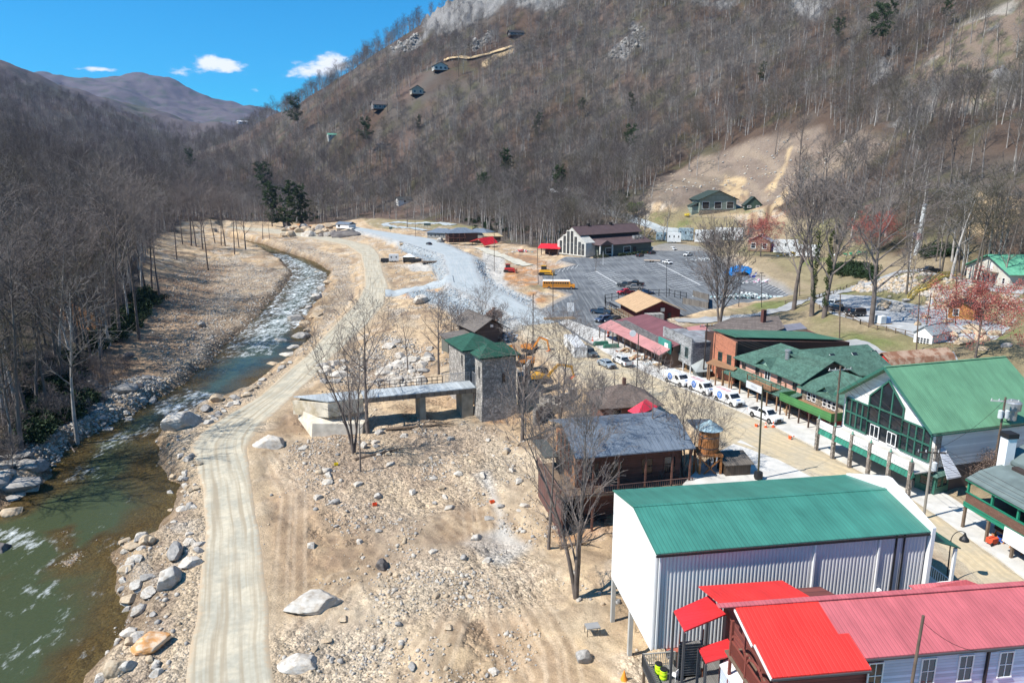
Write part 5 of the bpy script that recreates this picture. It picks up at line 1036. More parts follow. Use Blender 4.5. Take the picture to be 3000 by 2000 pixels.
def glazed(x0, x1, z0, z1, nv, hz, apex=None):
    pts = [(x0, -.06, z0), (x1, -.06, z0), (x1, -.06, z1)] + ([((x0 + x1) / 2, -.06, apex)] if apex else []) + [(x0, -.06, z1)]
    mb = MB()
    for i in range(nv + 1):
        x = x0 + (x1 - x0) * i / nv; top = z1 if not apex else z1 + (apex - z1) * (1 - abs(2 * i / nv - 1)); mb.box(x - .09, x + .09, -.2, -.02, z0, top)
    for h in hz: mb.box(x0, x1, -.23, -.03, h - .09, h + .09)
    if apex: mb.beam((x0, -.12, z1), ((x0 + x1) / 2, -.12, apex), .18, .2); mb.beam(((x0 + x1) / 2, -.12, apex), (x1, -.12, z1), .18, .2)
    else: mb.box(x0, x1, -.2, -.02, z1 - .09, z1 + .09)
    w = b.part('window', mb, HG); MB().ext(pts, (0, .03, 0)).build('pane', GLASS, w)
glazed(.6, 4.5, 3.7, 7.5, 4, (3.75, 5.7)); glazed(4.5, 10.0, 3.7, 8.9, 3, (5.6, 7.7), 11.6); glazed(10.0, HL - .55, 3.7, 7.5, 4, (3.75, 5.7))
for x in (5.2, 8.0): dd = b.part('door', MB().box(x, x + 1.5, -.25, -.2, 3.7, 5.4), WHITE); MB().box(x + .12, x + .68, -.27, -.25, 3.9, 5.3).box(x + .82, x + 1.38, -.27, -.25, 3.9, 5.3).build('pane', GLASS, dd)
y = -3.2
b.part('balcony', MB().box(-.4, HL + .6, y, 0, 3.05, 3.2), mat('balcony_floor', (.5, .48, .44)))
b.part('green_fascia', MB().ext([(-.5, y - .15, 3.35), (-.5, y - .45, 2.55), (-.5, y + .1, 2.75)], (HL + 1.2, 0, 0)), mat('fascia_green', (.03, .19, .13), rough=.6, kind='board', axis=0, p=.5))
nb = 6; PST = mat('mottled_post', (.30, .26, .22), kind='stone', p=.25, rough=.9)
for i in range(nb + 0):
    x = -.3 + (HL + .7) * i / (nb - 1); p_ = b.part('post', MB().box(x - .2, x + .2, y - .5, y - .1, -.2, 4.5), PST); MB().lathe([(.12, 4.5), (.16, 4.62), (.06, 4.75), (.09, 4.85), (.01, 5.05)], 8, (x, y - .3)).build('finial', mat('finial_green', (.12, .3, .22)), p_)
BAN = mat('banner_white', (.72, .72, .70), rough=.6); RELF = mat('faint_grey_print', (.42, .42, .42), rough=.7)
for i in range(nb - 1):
    xa = -.3 + (HL + .7) * i / (nb - 1) + .22; xb = xa + (HL + .7) / (nb - 1) - .44
    pn = b.part('railing_panel', MB().box(xa, xb, y - .32, y - .26, 3.35, 4.4), BAN); rr_ = random.Random(i); mb = MB(); x = xa + .15
    while x < xb - .2:
        w = rr_.uniform(.05, .12); h = rr_.uniform(.25, .42); mb.box(x, x + w, y - .335, y - .321, 3.55, 3.55 + h); x += w + rr_.uniform(.06, .12)
    mb.build('printed_marks', RELF, pn)
for x in (1.5, 4.4, 7.5, 10.6): b.window('f', x, x + 1.5, .9, 2.4, off=-1.2, fm=HG)
b.part('door', MB().box(6.0, 7.0, 1.12, 1.18, 0, 2.3), HG)
b.part('stair_canopy', MB().ext([(HL + .1, .4, 5.8), (HL + .1, 1.0, 5.9), (HL + 1.6, 2.6, 2.6), (HL + 1.6, .6, 2.5)], (0, 0, -.15)), mat('slats', (.55, .57, .62), kind='rib', axis=2, p=.25, amt=.5))
b.part('stone_corner', MB().box(HL + .02, HL + .3, -.1, .5, 0, 7.4), PST)
kx = HL + 1.2; kk = Bld('ticket_kiosk', 'small dark green kiosk with a hipped roof at the hall corner', 'kiosk', U(2735, 1452, 0), U(2790, 1434, 0), 0)
kk.part('wall', MB().box(0, 2.6, 0, 2.4, 0, 2.5), HG); kk.hip(0, 2.6, 0, 2.4, 2.5, .8, mat('kiosk_shingle', (.10, .19, .16), kind='shingle', p=.2, rough=.9), .4)
for x in (.3, 1.4): kk.window('f', x, x + .8, 1, 2, W=2.6, fm=HG)
kk.window('l', .4, 1.8, 1, 2, W=2.6, fm=HG)

# ---- green-shingled salmon building with stone wing
SH = mat('green_shingle', (.075, .145, .112), kind='shingle', p=.16, rough=.95, var=.25, vs=2, amt=.6, col2=(.04, .11, .08))
SAL = mat('salmon_paint', (.66, .36, .27), rough=.75, var=.06, kind='board', axis=2, p=.3, amt=.88)
b = Bld('inn', 'salmon-walled inn with dark green shingle roofs, dormers and street porches', 'inn', U(2162, 1048, 5.3), U(2345, 1120, 5.3), 0); IL = b.L
PORCHW = mat('porch_dark_wood', (.09, .055, .04), rough=.8); POSTW = mat('tan_post', (.27, .15, .08), rough=.8)
b.part('wall', MB().box(0, IL, .5, 10.5, 2.9, 5.2), SAL); b.part('shopfront', MB().box(0, IL, .7, 10, -.5, 2.85), PORCHW)
mb = MB(); h_ = 5.5; zr = 8.3; ze = 5.1; e = -.35; xl = -1.0; xr = IL + .6
mb.ext([(xl, e, ze), (xr, e, ze), (xr, h_, zr), (xl + 5, h_, zr)], (0, 0, .14)); mb.ext([(xl, 11.4, ze), (xr, 11.4, ze), (xr, h_, zr), (xl + 5, h_, zr)], (0, 0, .14)); mb.ext([(xl, e, ze), (xl + 5, h_, zr), (xl, 11.4, ze)], (0, 0, .14)); b.part('roof', mb, SH)
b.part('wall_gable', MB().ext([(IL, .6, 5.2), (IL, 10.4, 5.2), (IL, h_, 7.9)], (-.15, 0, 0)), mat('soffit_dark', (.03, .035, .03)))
def dormer(x, w, dpt, z, hh, y0=.0):
    d_ = b.part('dormer', MB().ext([(x - w / 2 + .15, y0 + .1, z), (x + w / 2 - .15, y0 + .1, z), (x, y0 + .1, z + hh)], (0, dpt * .6, 0)), mat('dormer_face', (.28, .42, .34)))
    m_ = MB()
    for sg in (-1, 1): m_.ext([(x, y0 - .5, z + hh + .08), (x + sg * (w / 2 + .15), y0 - .5, z - .1), (x + sg * (w / 2 + .15), y0 + .5, z - .1), (x, y0 + dpt, z + hh + .08)], (0, 0, .1))
    m_.build('dormer_roof', SH, d_)
dormer(b.ony(2250, 1070, 1).x, 3.6, 4.2, 5.5, 1.25, .4)
for a in (2178, 2218, 2248, 2285, 2332): x = b.ony(a, 1100, .5).x; b.window('f', x - .4, x + .4, 3.75, 4.95, off=-.5, fm=mat('win_dark_frame', (.06, .07, .06)))
x = b.ony(2249, 1110, .5).x; d_ = b.part('door', MB().box(x - .75, x + .75, .4, .48, 3.1, 5.0), WHITE); MB().box(x - .6, x - .1, .37, .4, 3.5, 4.8).box(x + .1, x + .6, .37, .4, 3.5, 4.8).build('pane', GLASS, d_)
b.part('porch_roof', MB().ext([(-1.2, .5, 3.3), (IL + .3, .5, 3.3), (IL + .3, -2.1, 2.55), (-1.2, -2.3, 2.55)], (0, 0, .12)), SH)
for i in range(8): x = -.9 + (IL + .8) * i / 7; b.part('post', MB().box(x - .09, x + .09, -2.1, -1.92, 0, 2.55), POSTW)
x0_ = b.ony(2190, 1130, -2.2).x; x1_ = b.ony(2262, 1130, -2.2).x
b.part('balcony', MB().box(x0_, x1_, -2.4, .4, 2.95, 3.1), POSTW); mb = MB(); railing(mb, (x0_, -2.35, 3.1), (x1_, -2.35, 3.1), 1.1, 4, .12, .07); railing(mb, (x1_, -2.35, 3.1), (x1_, .3, 3.1), 1.1, 3, .12, .07); railing(mb, (x0_, -2.35, 3.1), (x0_, .3, 3.1), 1.1, 3, .12, .07); b.part('balcony_railing', mb, POSTW)
sg_ = b.part('sign', MB().box(x0_, (x0_ + x1_) / 2 + 1.2, -2.5, -2.42, 2.0, 3.15), mat('sign_pale', (.55, .56, .56))); xm = (x0_ + (x0_ + x1_) / 2 + 1.2) / 2
mb = MB(); mb.box(xm - .8, xm - .1, -2.52, -2.5, 2.5, 2.8); mb.box(xm + .05, xm + .8, -2.52, -2.5, 2.4, 2.75); mb.build('emblem', RELF, sg_)
for a in (2180, 2225, 2270, 2310): x = b.ony(a, 1165, .7).x; b.window('f', x - .7, x + .7, .8, 2.1, off=-.7, fm=POSTW)
# rear wing
mb = MB(); pts = [(2300, 1027, 8.4), (2542, 1008, 8.4), (2640, 1095, 5.3), (2420, 1104, 5.3)]; q = [b.px(*p) for p in pts]; mb.ext(q, (0, 0, -.15))
b.part('rear_roof', mb, SH); b.part('rear_wall', MB().ext([(q[2].x - .4, q[2].y - .3, 5.1), (q[3].x - .4, q[3].y, 5.1), (q[0].x + 1, q[0].y, 5.1), (q[1].x + 1, q[1].y - .3, 5.1)], (0, 0, -6)), PORCHW)
for a, c in ((2437, 1050), (2502, 1046), (2560, 1040)):
    r0 = [b.px(a - 8, c - 10, 7.55), b.px(a + 6, c - 11, 7.55), b.px(a + 15, c + 1, 6.95), b.px(a + 1, c + 2, 6.95)]; sk = b.part('skylight', MB().ext([v_ + Vector((0, 0, .1)) for v_ in r0], (0, 0, .1)), WHITE); MB().ext([v_ + Vector((0, 0, .21)) for v_ in r0], (0, 0, .01)).build('pane', GLASS, sk)
q = b.px(2308, 1035, 8); b.part('roof_vent', MB().lathe([(.4, 7), (.4, 8.3), (.5, 8.35), (.5, 8.6)], 12, (q.x, q.y)), STEEL)
# stone wing
b2 = Bld('stone_inn_wing', 'stone-walled wing with a green balcony between the salmon inn and the white hall', 'building', U(2345, 1135, 4.6), U(2490, 1192, 4.6), 0); SL_ = b2.L
STONE = mat('field_stone', (.33, .27, .20), kind='stone', p=.35, rough=.9)
b2.part('wall', MB().box(0, SL_, .5, 9, 2.7, 4.5), STONE); b2.part('shopfront', MB().box(0, SL_, .7, 9, -.5, 2.65), PORCHW)
mb = MB(); mb.ext([(-.6, -.2, 4.5), (SL_ + .2, -.2, 4.5), (SL_ - 1.5, 5, 7.4), (1.8, 5, 7.4)], (0, 0, .14)); mb.ext([(-.6, -.2, 4.5), (1.8, 5, 7.4), (-.6, 9.5, 4.5)], (0, 0, .14)); mb.ext([(SL_ + .2, -.2, 4.5), (SL_ - 1.5, 5, 7.4), (SL_ + .2, 9.5, 4.5)], (0, 0, .14)); b2.part('roof', mb, SH)
b, bs_ = b2, b; dormer(b2.ony(2425, 1150, .8).x, 3.0, 3.4, 4.9, 1.0, .6); b = b2
for a in (2370, 2385, 2418, 2432, 2446): x = b2.ony(a, 1165, .5).x; b2.window('f', x - .3, x + .3, 3.1, 4.1, off=-.5)
GB = mat('green_balcony_boards', (.065, .20, .06), rough=.7, kind='board', axis=2, p=.22, amt=.75)
b2.part('balcony_front', MB().box(-1.4, SL_ - .5, -2.6, -2.5, 2.5, 3.7).box(-1.4, -1.3, -2.6, .4, 2.5, 3.7).box(SL_ - .6, SL_ - .5, -2.6, .4, 2.5, 3.7), GB); b2.part('balcony_floor', MB().box(-1.3, SL_ - .6, -2.5, .5, 2.55, 2.7), POSTW)
for i in range(6): x = -1.2 + (SL_ + .4) * i / 5; b2.part('post', MB().box(x - .09, x + .09, -2.5, -2.32, 0, 2.5), PORCHW)
RD_ = mat('dark_red_door', (.18, .025, .02))
for x in (1.2, 4.2, 7.4, 9.2):
    if x < SL_ - 1: b2.part('door', MB().box(x, x + .95, .6, .68, 0, 2.1), RD_)

# ---- brick block with green shed roof
b = Bld('brick_building', 'orange brick building with a long green metal roof behind the wooden scaffold porch', 'building', U(2092, 970, 8.5), U(2157, 990, 8.5), 0); BL = b.L
BRI = mat('orange_brick', (.52, .20, .115), kind='brick', p=.12, rough=.85, amt=.5, col2=(.40, .17, .11)); GRF = metal('brick_bldg_roof', (.06, .17, .11), 1, .4, amt=.9); BRD = mat('dark_brown_wall', (.075, .038, .03), kind='board', axis=2, p=.2, rough=.8)
b.part('front_wall', MB().ext([(0, 0, 0), (BL, 0, 0), (BL, 0, 7.7), (0, 0, 8.35)], (0, .4, 0)), BRI)
b.part('wall', MB().ext([(BL - .15, .45, -.5), (BL - .15, 27, -.5), (BL - .15, 27, 5.4), (BL - .15, .45, 7.9)], (-BL - 3, 0, 0)), BRD)
b.part('roof', MB().ext([b.px(2087, 966, 8.8), b.px(2157, 989, 8.2), b.px(2473, 996, 5.9), b.px(2360, 972, 6.4)], (0, 0, .12)), GRF)
for a in (2110, 2137): x = b.ony(a, 1045, 0).x; b.window('f', x - .5, x + .5, 2.9, 5.0, fm=mat('dark_green_trim', (.03, .09, .06)))
b.part('green_band', MB().box(-.02, BL, -.05, 0, 2.2, 2.7), HG)
b.part('porch_roof', MB().ext([b.px(2068, 1062, 3.4), b.px(2092, 1050, 3.5), b.px(2160, 1078, 3.5), b.px(2150, 1084, 3.3)], (0, 0, -.15)), POSTW)
for a, c in ((2077, 1120), (2095, 1130), (2115, 1137), (2135, 1143), (2072, 1118)): q = b.px(a, c, 0); b.part('porch_post', MB().box(q.x - .1, q.x + .1, q.y - .1, q.y + .1, 0, 3.3), POSTW)

# ---- weathered grey two-storey shop
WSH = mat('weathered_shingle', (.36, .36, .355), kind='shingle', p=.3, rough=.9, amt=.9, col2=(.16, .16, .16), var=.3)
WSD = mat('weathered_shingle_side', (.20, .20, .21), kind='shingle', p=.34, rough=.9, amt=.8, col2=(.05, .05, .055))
b = Bld('grey_shop', 'weathered grey shingled two-storey shop with a boarded white-grey front', 'shop', (30.7, 141.0), (33.6, 129.3), 0); GL = b.L
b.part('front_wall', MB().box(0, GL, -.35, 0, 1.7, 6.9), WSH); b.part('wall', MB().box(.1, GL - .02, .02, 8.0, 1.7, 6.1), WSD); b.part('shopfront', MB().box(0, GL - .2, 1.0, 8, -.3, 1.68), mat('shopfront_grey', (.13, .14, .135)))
b.part('roof', MB().box(-.1, GL + .1, .02, 8.2, 6.12, 6.28), mat('bitumen', (.17, .175, .185), rough=.8, var=.3, kind='two', p=2, col2=(.24, .25, .26)))
b.part('side_facade', MB().box(GL - 2.2, GL + .05, 8.02, 8.1, 1.8, 6), WSD)
for a in (1956, 1990, 2012): q = b.ony(a, 1010 if a < 1970 else (1022 if a < 2000 else 1032), -.35); b.window('f', q.x - .55, q.x + .55, 3.1, 4.9, off=.35, fm=mat('teal_frame', (.10, .16, .15)), bars=1, cross=False)
b.window('r', 4.6, 5.4, 2.6, 4.2, fm=WHITE)
for i in range(5): x = .2 + (GL - .4) * i / 4; b.part('post', MB().box(x - .08, x + .08, -.3, -.14, 0, 1.7), WHITE if i > 2 else PORCHW)
d_ = b.part('door', MB().box(7.5, 8.4, .92, .99, 0, 2.0 - .35), mat('tan_door', (.42, .25, .12)))
b.part('canopy', MB().ext([(GL, -.3, 1.9), (GL + 2.6, -.6, 1.3), (GL + 2.6, 2.8, 1.3), (GL, 2.2, 3.0)], (0, 0, -.1)), mat('grey_canopy', (.30, .32, .31)))
b.part('annex_wall', MB().box(GL + .05, GL + 2.2, .2, 2.6, -.2, 1.2), mat('shopfront_grey2', (.11, .12, .11)))

# ---- maroon-roofed row with pink porch roof
MAR = metal('maroon_metal', (.17, .065, .07), 0, .4, rough=.6, amt=.9); DPK = metal('dusty_pink_metal', (.42, .19, .18), 0, .4, rough=.7, amt=.9); GW = mat('grey_boards', (.17, .17, .17), kind='shingle', p=.3, rough=.9, amt=.8, col2=(.07, .07, .07))
b = Bld('row_shops', 'low row of shops with maroon roofs, pink tin porch and green sign wall', 'shop', U(1800, 968, 2.9), U(1942, 1040, 2.9), 0); RL = b.L
b.part('wall', MB().box(-3, RL, 1.8, 9, -.3, 3.6), PORCHW)
b.part('parapet', MB().ext([(-5.5, 1.6, 2.6), (RL - 5.2, 1.6, 2.6), (RL - 5.2, 1.6, 5.2), (2, 1.6, 5.6), (0, 1.6, 4.9), (-5.5, 1.6, 4.2)], (0, .2, 0)), GW)
b.part('green_sign_wall', MB().box(RL - 5.1, RL, 1.5, 1.75, 3.0, 5.4), mat('teal_sign', (.04, .23, .19))); b.part('white_poster', MB().box(RL - 2.3, RL - .9, 1.42, 1.5, 3.2, 4.8), WHITE)
b.part('roof', MB().ext([(-5, 1.85, 4.0), (RL + .5, 1.85, 4.4), (RL + .5, 8, 6.2), (-1, 8, 6.0)], (0, 0, .12)).ext([(-1, 8, 6.0), (RL + .5, 8, 6.2), (RL + .5, 13, 4.4), (0, 13, 4.2)], (0, 0, .12)), MAR)
b.part('gable_end', MB().ext([(RL + .3, 2, 3.6), (RL + .3, 12.8, 4.3), (RL + .3, 8, 6.1), (RL + .3, 2, 4.3)], (-.1, 0, 0)), PORCHW); b.part('rear_wall', MB().box(0, RL + .2, 9.02, 12.6, -.3, 4.2), PORCHW)
b.part('cross_gable_roof', MB().ext([(RL - 6, 8, 6.6), (RL - 6, 12, 7.0), (RL - 2.5, 12, 5.4), (RL - 2.5, 8, 5.3)], (0, 0, .1)).ext([(RL - 6, 8, 6.6), (RL - 6, 12, 7.0), (RL - 9.5, 12, 5.4), (RL - 9.5, 8, 5.3)], (0, 0, .1)), DPK)
b.part('porch_roof', MB().ext([(-6, -1.6, 2.7), (0, -1.3, 2.7), (0, 1.6, 4.0), (-6, 1.6, 4.0)], (0, 0, .1)).ext([(0, -.9, 2.85), (RL, -.7, 2.85), (RL, 1.5, 3.9), (0, 1.5, 3.9)], (0, 0, .1)), DPK)
for i in range(10):
    x = -5.8 + (RL + 5.6) * i / 9; b.part('post', MB().box(x - .09, x + .09, -1.2 if x < 0 else -.7, -1.02 if x < 0 else -.52, 0, 2.75), PORCHW)
for i in range(6): x = .8 + i * (RL - 2) / 6; b.window('f', x, x + 1.3, .7, 2.2, off=-1.8, fm=POSTW if i % 2 else WHITE)
# ---- log building with blue-grey roof, left of the street
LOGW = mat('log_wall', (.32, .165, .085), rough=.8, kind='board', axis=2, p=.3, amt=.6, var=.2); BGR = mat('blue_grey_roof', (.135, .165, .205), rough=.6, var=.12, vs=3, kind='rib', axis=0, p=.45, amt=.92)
LOGD = mat('dark_shaded_log', (.16, .075, .055), rough=.85, kind='board', axis=2, p=.3, amt=.6, var=.2)  # dark timber; on the log building's main walls it paints in the eave shade
b = Bld('log_building', 'two-storey log building with a blue-grey roof between bare trees beside the warehouse', 'building', U(1692, 1342, 4.2), U(2032, 1312, 4.2), 0); LL = b.L; dp = 10.5; rise = 3.0
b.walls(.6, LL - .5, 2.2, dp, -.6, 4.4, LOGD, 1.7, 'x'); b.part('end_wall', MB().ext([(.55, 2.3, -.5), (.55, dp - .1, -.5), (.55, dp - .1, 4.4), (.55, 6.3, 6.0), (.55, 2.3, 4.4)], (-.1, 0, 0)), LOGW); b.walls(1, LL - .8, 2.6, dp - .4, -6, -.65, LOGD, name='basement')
zr = 6.5; c = (b.px(1655, 1240, zr).y + b.px(2040, 1205, zr).y) / 2 - .5; mb = MB(); mb.ext([(-.3, -.2, 4.15), (LL + .2, -.2, 4.15), (LL + .2, c, zr), (-.3, c, zr)], (0, 0, .15)); mb.ext([(-.3, dp + .8, 5.0), (LL + .2, dp + .8, 5.0), (LL + .2, c, zr), (-.3, c, zr)], (0, 0, .15)); b.part('roof', mb, BGR)
b.part('porch_roof', MB().ext([b.px(2010, 1228, 5.2), b.px(2080, 1226, 5.0), b.px(2100, 1255, 4.2), b.px(2040, 1258, 4.3)], (0, 0, -.12)), BGR)
b.part('deck', MB().box(-2.0, LL, -.2, 2.4, -.75, -.55).box(-2.0, .6, 2.4, dp, -.75, -.55), WOOD)
mb = MB(); railing(mb, (-2, -.15, -.55), (LL, -.15, -.55), 1.0, 60, .1, .045); railing(mb, (-2, -.15, -.55), (-2, dp, -.55), 1.0, 40, .1, .045); b.part('deck_railing', mb, mat('red_brown_rail', (.17, .10, .085)))
b.part('lattice', MB().box(-1.9, -1.8, 0, dp, -5.8, -.8), mat('lattice_red', (.13, .065, .055), kind='board', axis=1, p=.5))
for x in (-1.8, 2, 5.2, 8.6, 12, LL - .3):
    b.part('post', MB().box(x - .12, x + .12, -.05, .17, -6.2, -.7), LOGD)
    if x > 0: b.part('post', MB().box(x - .1, x + .1, -.02, .15, -.6, 4.2), LOGD)
for y, z0_, z1_ in ((3.3, .4, 4.2), (4.9, .4, 4.9), (6.6, .4, 4.9), (8.3, .4, 4.2)): b.window('l', y, y + 1.2, z0_, z1_, off=-.45, fm=LOGD, cross=True)
for x in (2, 5, 9, 12): b.window('f', x, x + 1.4, .4, 2.4, off=-2.2, fm=LOGD)
b.part('deck_roof_flat', MB().box(-2.2, -.4, 6.2, 12.5, 1.9, 2.05), mat('flat_dark', (.07, .075, .07)))
# water tank
tx = U(2061, 1385, 0); t = thing('water_tank', 'round wooden water tank with a pale blue cone roof on an orange timber frame', 'water tank', (24.6, 84.6, 0)); TW = mat('tank_wood', (.40, .165, .055), rough=.8, kind='board', axis=0, p=.22, amt=.6)
MB().lathe([(1.25, 2.6), (1.25, 5.6)], 28).build('tank', TW, t, smooth=False); MB().lathe([(1.27, 3.2), (1.29, 3.22), (1.29, 3.3), (1.27, 3.32)], 28).build('hoop', DGREY, t); MB().lathe([(1.27, 4.6), (1.29, 4.62), (1.29, 4.7), (1.27, 4.72)], 28).build('hoop', DGREY, t)
MB().lathe([(1.65, 5.55), (1.68, 5.6), (.1, 6.7), (.02, 6.75)], 12).build('cone_roof', mat('pale_blue_tin', (.30, .42, .47), rough=.5), t)
MB().box(-1.5, 1.5, -1.5, 1.5, 2.35, 2.6).build('platform', TW, t)
for x in (-1.3, 1.3):
    for y in (-1.3, 1.3): MB().box(x - .12, x + .12, y - .12, y + .12, -3.5, 2.4).build('leg', TW, t)
mb = MB(); mb.beam((-1.3, -1.35, -.5), (1.3, -1.35, 2.2), .15); mb.beam((1.3, -1.35, -.5), (-1.3, -1.35, 2.2), .15); mb.beam((-1.35, -1.3, -.5), (-1.35, 1.3, 2.2), .15); mb.build('brace', TW, t)
b = Bld('brown_shed', 'small brown plank shed below the wooden water tank', 'shed', (26.4, 82.6), (29.8, 83.1), 0); b.part('wall', MB().box(0, 3.2, 0, 2.6, -2, 1.5), mat('shed_brown', (.12, .085, .06), kind='board', axis=0, p=.25)); b.part('roof', MB().ext([(-.3, -.3, 1.5), (3.5, -.3, 1.5), (3.5, 2.9, 2.1), (-.3, 2.9, 2.1)], (0, 0, .1)), mat('shed_roof', (.14, .12, .10), kind='board', axis=0, p=.3))
# concrete terrace below the street
tp = [U(a, c, -.02) for a, c in ((2085, 1335), (2170, 1290), (2390, 1405), (2330, 1412), (2200, 1430), (2100, 1460), (2000, 1420))]
b = Bld('concrete_terrace', 'pale broken concrete terrace between the street and the warehouse', 'terrace', tp[0], tp[2], 0); b.part('slab', MB().ext([b.loc(p) + Vector((0, 0, .1)) for p in tp], (0, 0, -3.2)), CONC)
# brown hip roof and red canopy
b = Bld('brown_roof_house', 'low house with a faded brown hip roof and a chimney beside the street', 'house', (14.0, 104.5), (22.4, 106.0), 0); b.part('wall', MB().box(0, b.L, 0, 7, -5, 1.9), LOGD); b.hip(0, b.L, 0, 7, 1.9, 2.4, mat('brown_shingle', (.165, .125, .105), kind='shingle', p=.2, rough=.95, var=.25), .9)
b.part('chimney', MB().box(4.1, 4.6, 3.2, 3.7, 3.9, 5.3), mat('chimney_brick', (.2, .1, .07), kind='brick', p=.1)); b.window('f', 1.5, 2.8, -.2, 1.2, fm=LOGD); b.window('f', 5, 6.3, -.2, 1.2, fm=LOGD)
b = Bld('red_canopy', 'bright red canopy roof behind the log building', 'canopy', U(1838, 1205, 3), U(1882, 1218, 3), 0)
q = [b.px(1838, 1203, 3.4), b.px(1868, 1216, 3.4), b.px(1928, 1191, 3.4), b.px(1893, 1168, 3.4)]; pk = b.px(1887, 1172, 4.6); mb = MB()
for i in range(4): mb.poly([q[i], q[(i + 1) % 4], pk])
mb.poly(q[::-1]); b.part('roof', mb, mat('canopy_red', (.75, .045, .075), rough=.6))
for v in q: b.part('post', MB().box(v.x * .94 - .07, v.x * .94 + .07, v.y - .07, v.y + .07, -4, 2.95), WOOD)
b = Bld('blue_gable', 'small blue-grey gabled roof touching the red canopy', 'shed', U(1922, 1228, 2.6), U(1972, 1218, 2.6), 0); b.part('wall', MB().box(.2, 2.2, .2, 4, -2, 2.5), LOGD); b.gable(0, 2.4, 0, 3.4, 2.5, .8, BGR, 'y')

# ---- stone towers, bridge and ruins
TST = mat('tower_stone', (.34, .315, .285), kind='stone', p=.42, rough=.95, amt=.35, var=.2); TGR = mat('tower_green_shingle', (.018, .085, .055), kind='shingle', p=.2, rough=.85, var=.15, col2=(.012, .05, .035))
for nm, lb, A_, B_, d_, zt in (('stone_tower', 'front stone tower with a dark green hipped roof at the bridge end', (-5.1, 118.0), (.7, 120.5), 3.4, 6.3), ('stone_tower', 'rear stone tower with a larger dark green hipped roof behind the front tower', (-8.6, 126.3), (-2.6, 129.0), 8.6, 5.6)):
    b = Bld(nm, lb, 'tower', A_, B_, 0); w_ = b.L
    mb = MB(); mb.loft([[(-.35, -.35, -5.6), (w_ + .35, -.35, -5.6), (w_ + .35, d_ + .3, -5.6), (-.35, d_ + .3, -5.6)], [(0, 0, -1), (w_, 0, -1), (w_, d_, -1), (0, d_, -1)], [(0, 0, zt), (w_, 0, zt), (w_, d_, zt), (0, d_, zt)]]); b.part('wall', mb, TST)
    b.hip(0, w_, 0, d_, zt, 1.9, TGR, .7); b.part('eave_trim', MB().box(-.6, w_ + .6, -.6, d_ + .6, zt - .3, zt - .14), mat('eave_green', (.015, .07, .05)))
    b.window('l', 1.2, 1.5, 2.4, 4.2, fm=DGREY, cross=False)
    b.window('f', w_ * .6, w_ * .6 + .4, 1.5, 3, fm=DGREY, cross=False)
BRC = mat('bridge_concrete', (.30, .26, .20), rough=.9, var=.25, vs=2); DK = mat('bridge_deck', (.40, .43, .44), rough=.7, kind='board', axis=0, p=.6, amt=.85, var=.1)
b = Bld('footbridge', 'long grey-decked bridge from the stone towers to a tilted concrete abutment', 'bridge', U(965, 1178, 0), U(1396, 1137, 0), 0); bl = b.L
b.part('deck', MB().ext([(-.2, 0, 0), (bl, 0, 0), (bl, 4.6, 0), (-5.5, 4.8, 0)], (0, 0, .16)), DK); b.part('girder', MB().box(0, bl, -.05, .3, -.75, -.02).box(-4.5, bl, 4.4, 4.7, -.75, -.02).box(0, bl, 2.1, 2.4, -.7, -.02), mat('girder', (.15, .125, .10), kind='board', axis=0, p=1.1))
b.part('pier', MB().box(bl * .62 - .5, bl * .62 + .5, .2, 4.4, -6.2, -.75), BRC); b.part('abutment', MB().box(bl - 2.6, bl - .6, .2, 4.4, -6.2, -.75), BRC)
b.part('abutment', MB().ext([(-.3, -.1, -2.6), (5.5, -.1, -2.2), (5.5, 4.8, -2.2), (-5.7, 4.9, -3.0)], (0, 0, 2.4)), mat('abutment_concrete', (.46, .38, .26), rough=.9, var=.25, vs=2, kind='two', p=2.5, col2=(.56, .50, .40)))
b.part('toppled_footing', MB().ext([(-3.2, -.5, -5.6), (4.8, -1.6, -6.2), (6, .5, -5.8), (5, 4.6, -4.5), (-5, 5.0, -3.9)], (.3, .3, 2.3)), mat('footing', (.60, .53, .43), rough=.9, var=.2, vs=2))
mb = MB(); railing(mb, (bl * .35, 4.6, .16), (bl * .8, 4.6, .16), 1.3, 12, .14, .1); mb.beam((bl * .35, 4.6, .8), (bl * .8, 4.6, .8), .06, .12); b.part('railing', mb, mat('dark_rail', (.10, .065, .05)))
mb = MB(); railing(mb, (bl * .8, 4.6, .16), (bl, 4.6, .16), 1.6, 18, .08, .06); b.part('iron_railing', mb, STEEL); mb = MB(); railing(mb, (bl - .15, .1, .16), (bl - .15, 2, .16), 2.4, 6, .08, .05); b.part('gate', mb, STEEL)
RUIN = mat('ruin_stone', (.36, .325, .28), kind='stone', p=.5, rough=.95, amt=.4)
def ruin(name, label, pts, z0, hts, m=RUIN, t=.6):
    q = [U(*p, z0) for p in pts]; o = MB(); c = q[0]
    for (a, b_), (h0, h1) in zip(zip(q[:-1], q[1:]), zip(hts[:-1], hts[1:])):
        d = (b_ - a).normalized(); nrm = Vector((-d.y, d.x, 0)) * t; n = 6
        for i in range(n):
            p0 = a.lerp(b_, i / n) - c; p1 = a.lerp(b_, (i + 1) / n) - c; h = h0 + (h1 - h0) * (i + .5) / n + random.Random(i * 7 + int(h0 * 10)).uniform(-.35, .35)
            o.ext([(p0.x, p0.y, -1), (p1.x, p1.y, -1), (p1.x + nrm.x, p1.y + nrm.y, -1), (p0.x + nrm.x, p0.y + nrm.y, -1)], (0, 0, 1 + h))
    ob = o.build(name, m); ob.location = c; return tag(ob, label, 'ruin')
ruin('stone_wall', 'roofless stone wall to the right of the front tower', [(1500, 1165), (1530, 1190), (1555, 1120)], -4, [5.5, 6, 4.5])
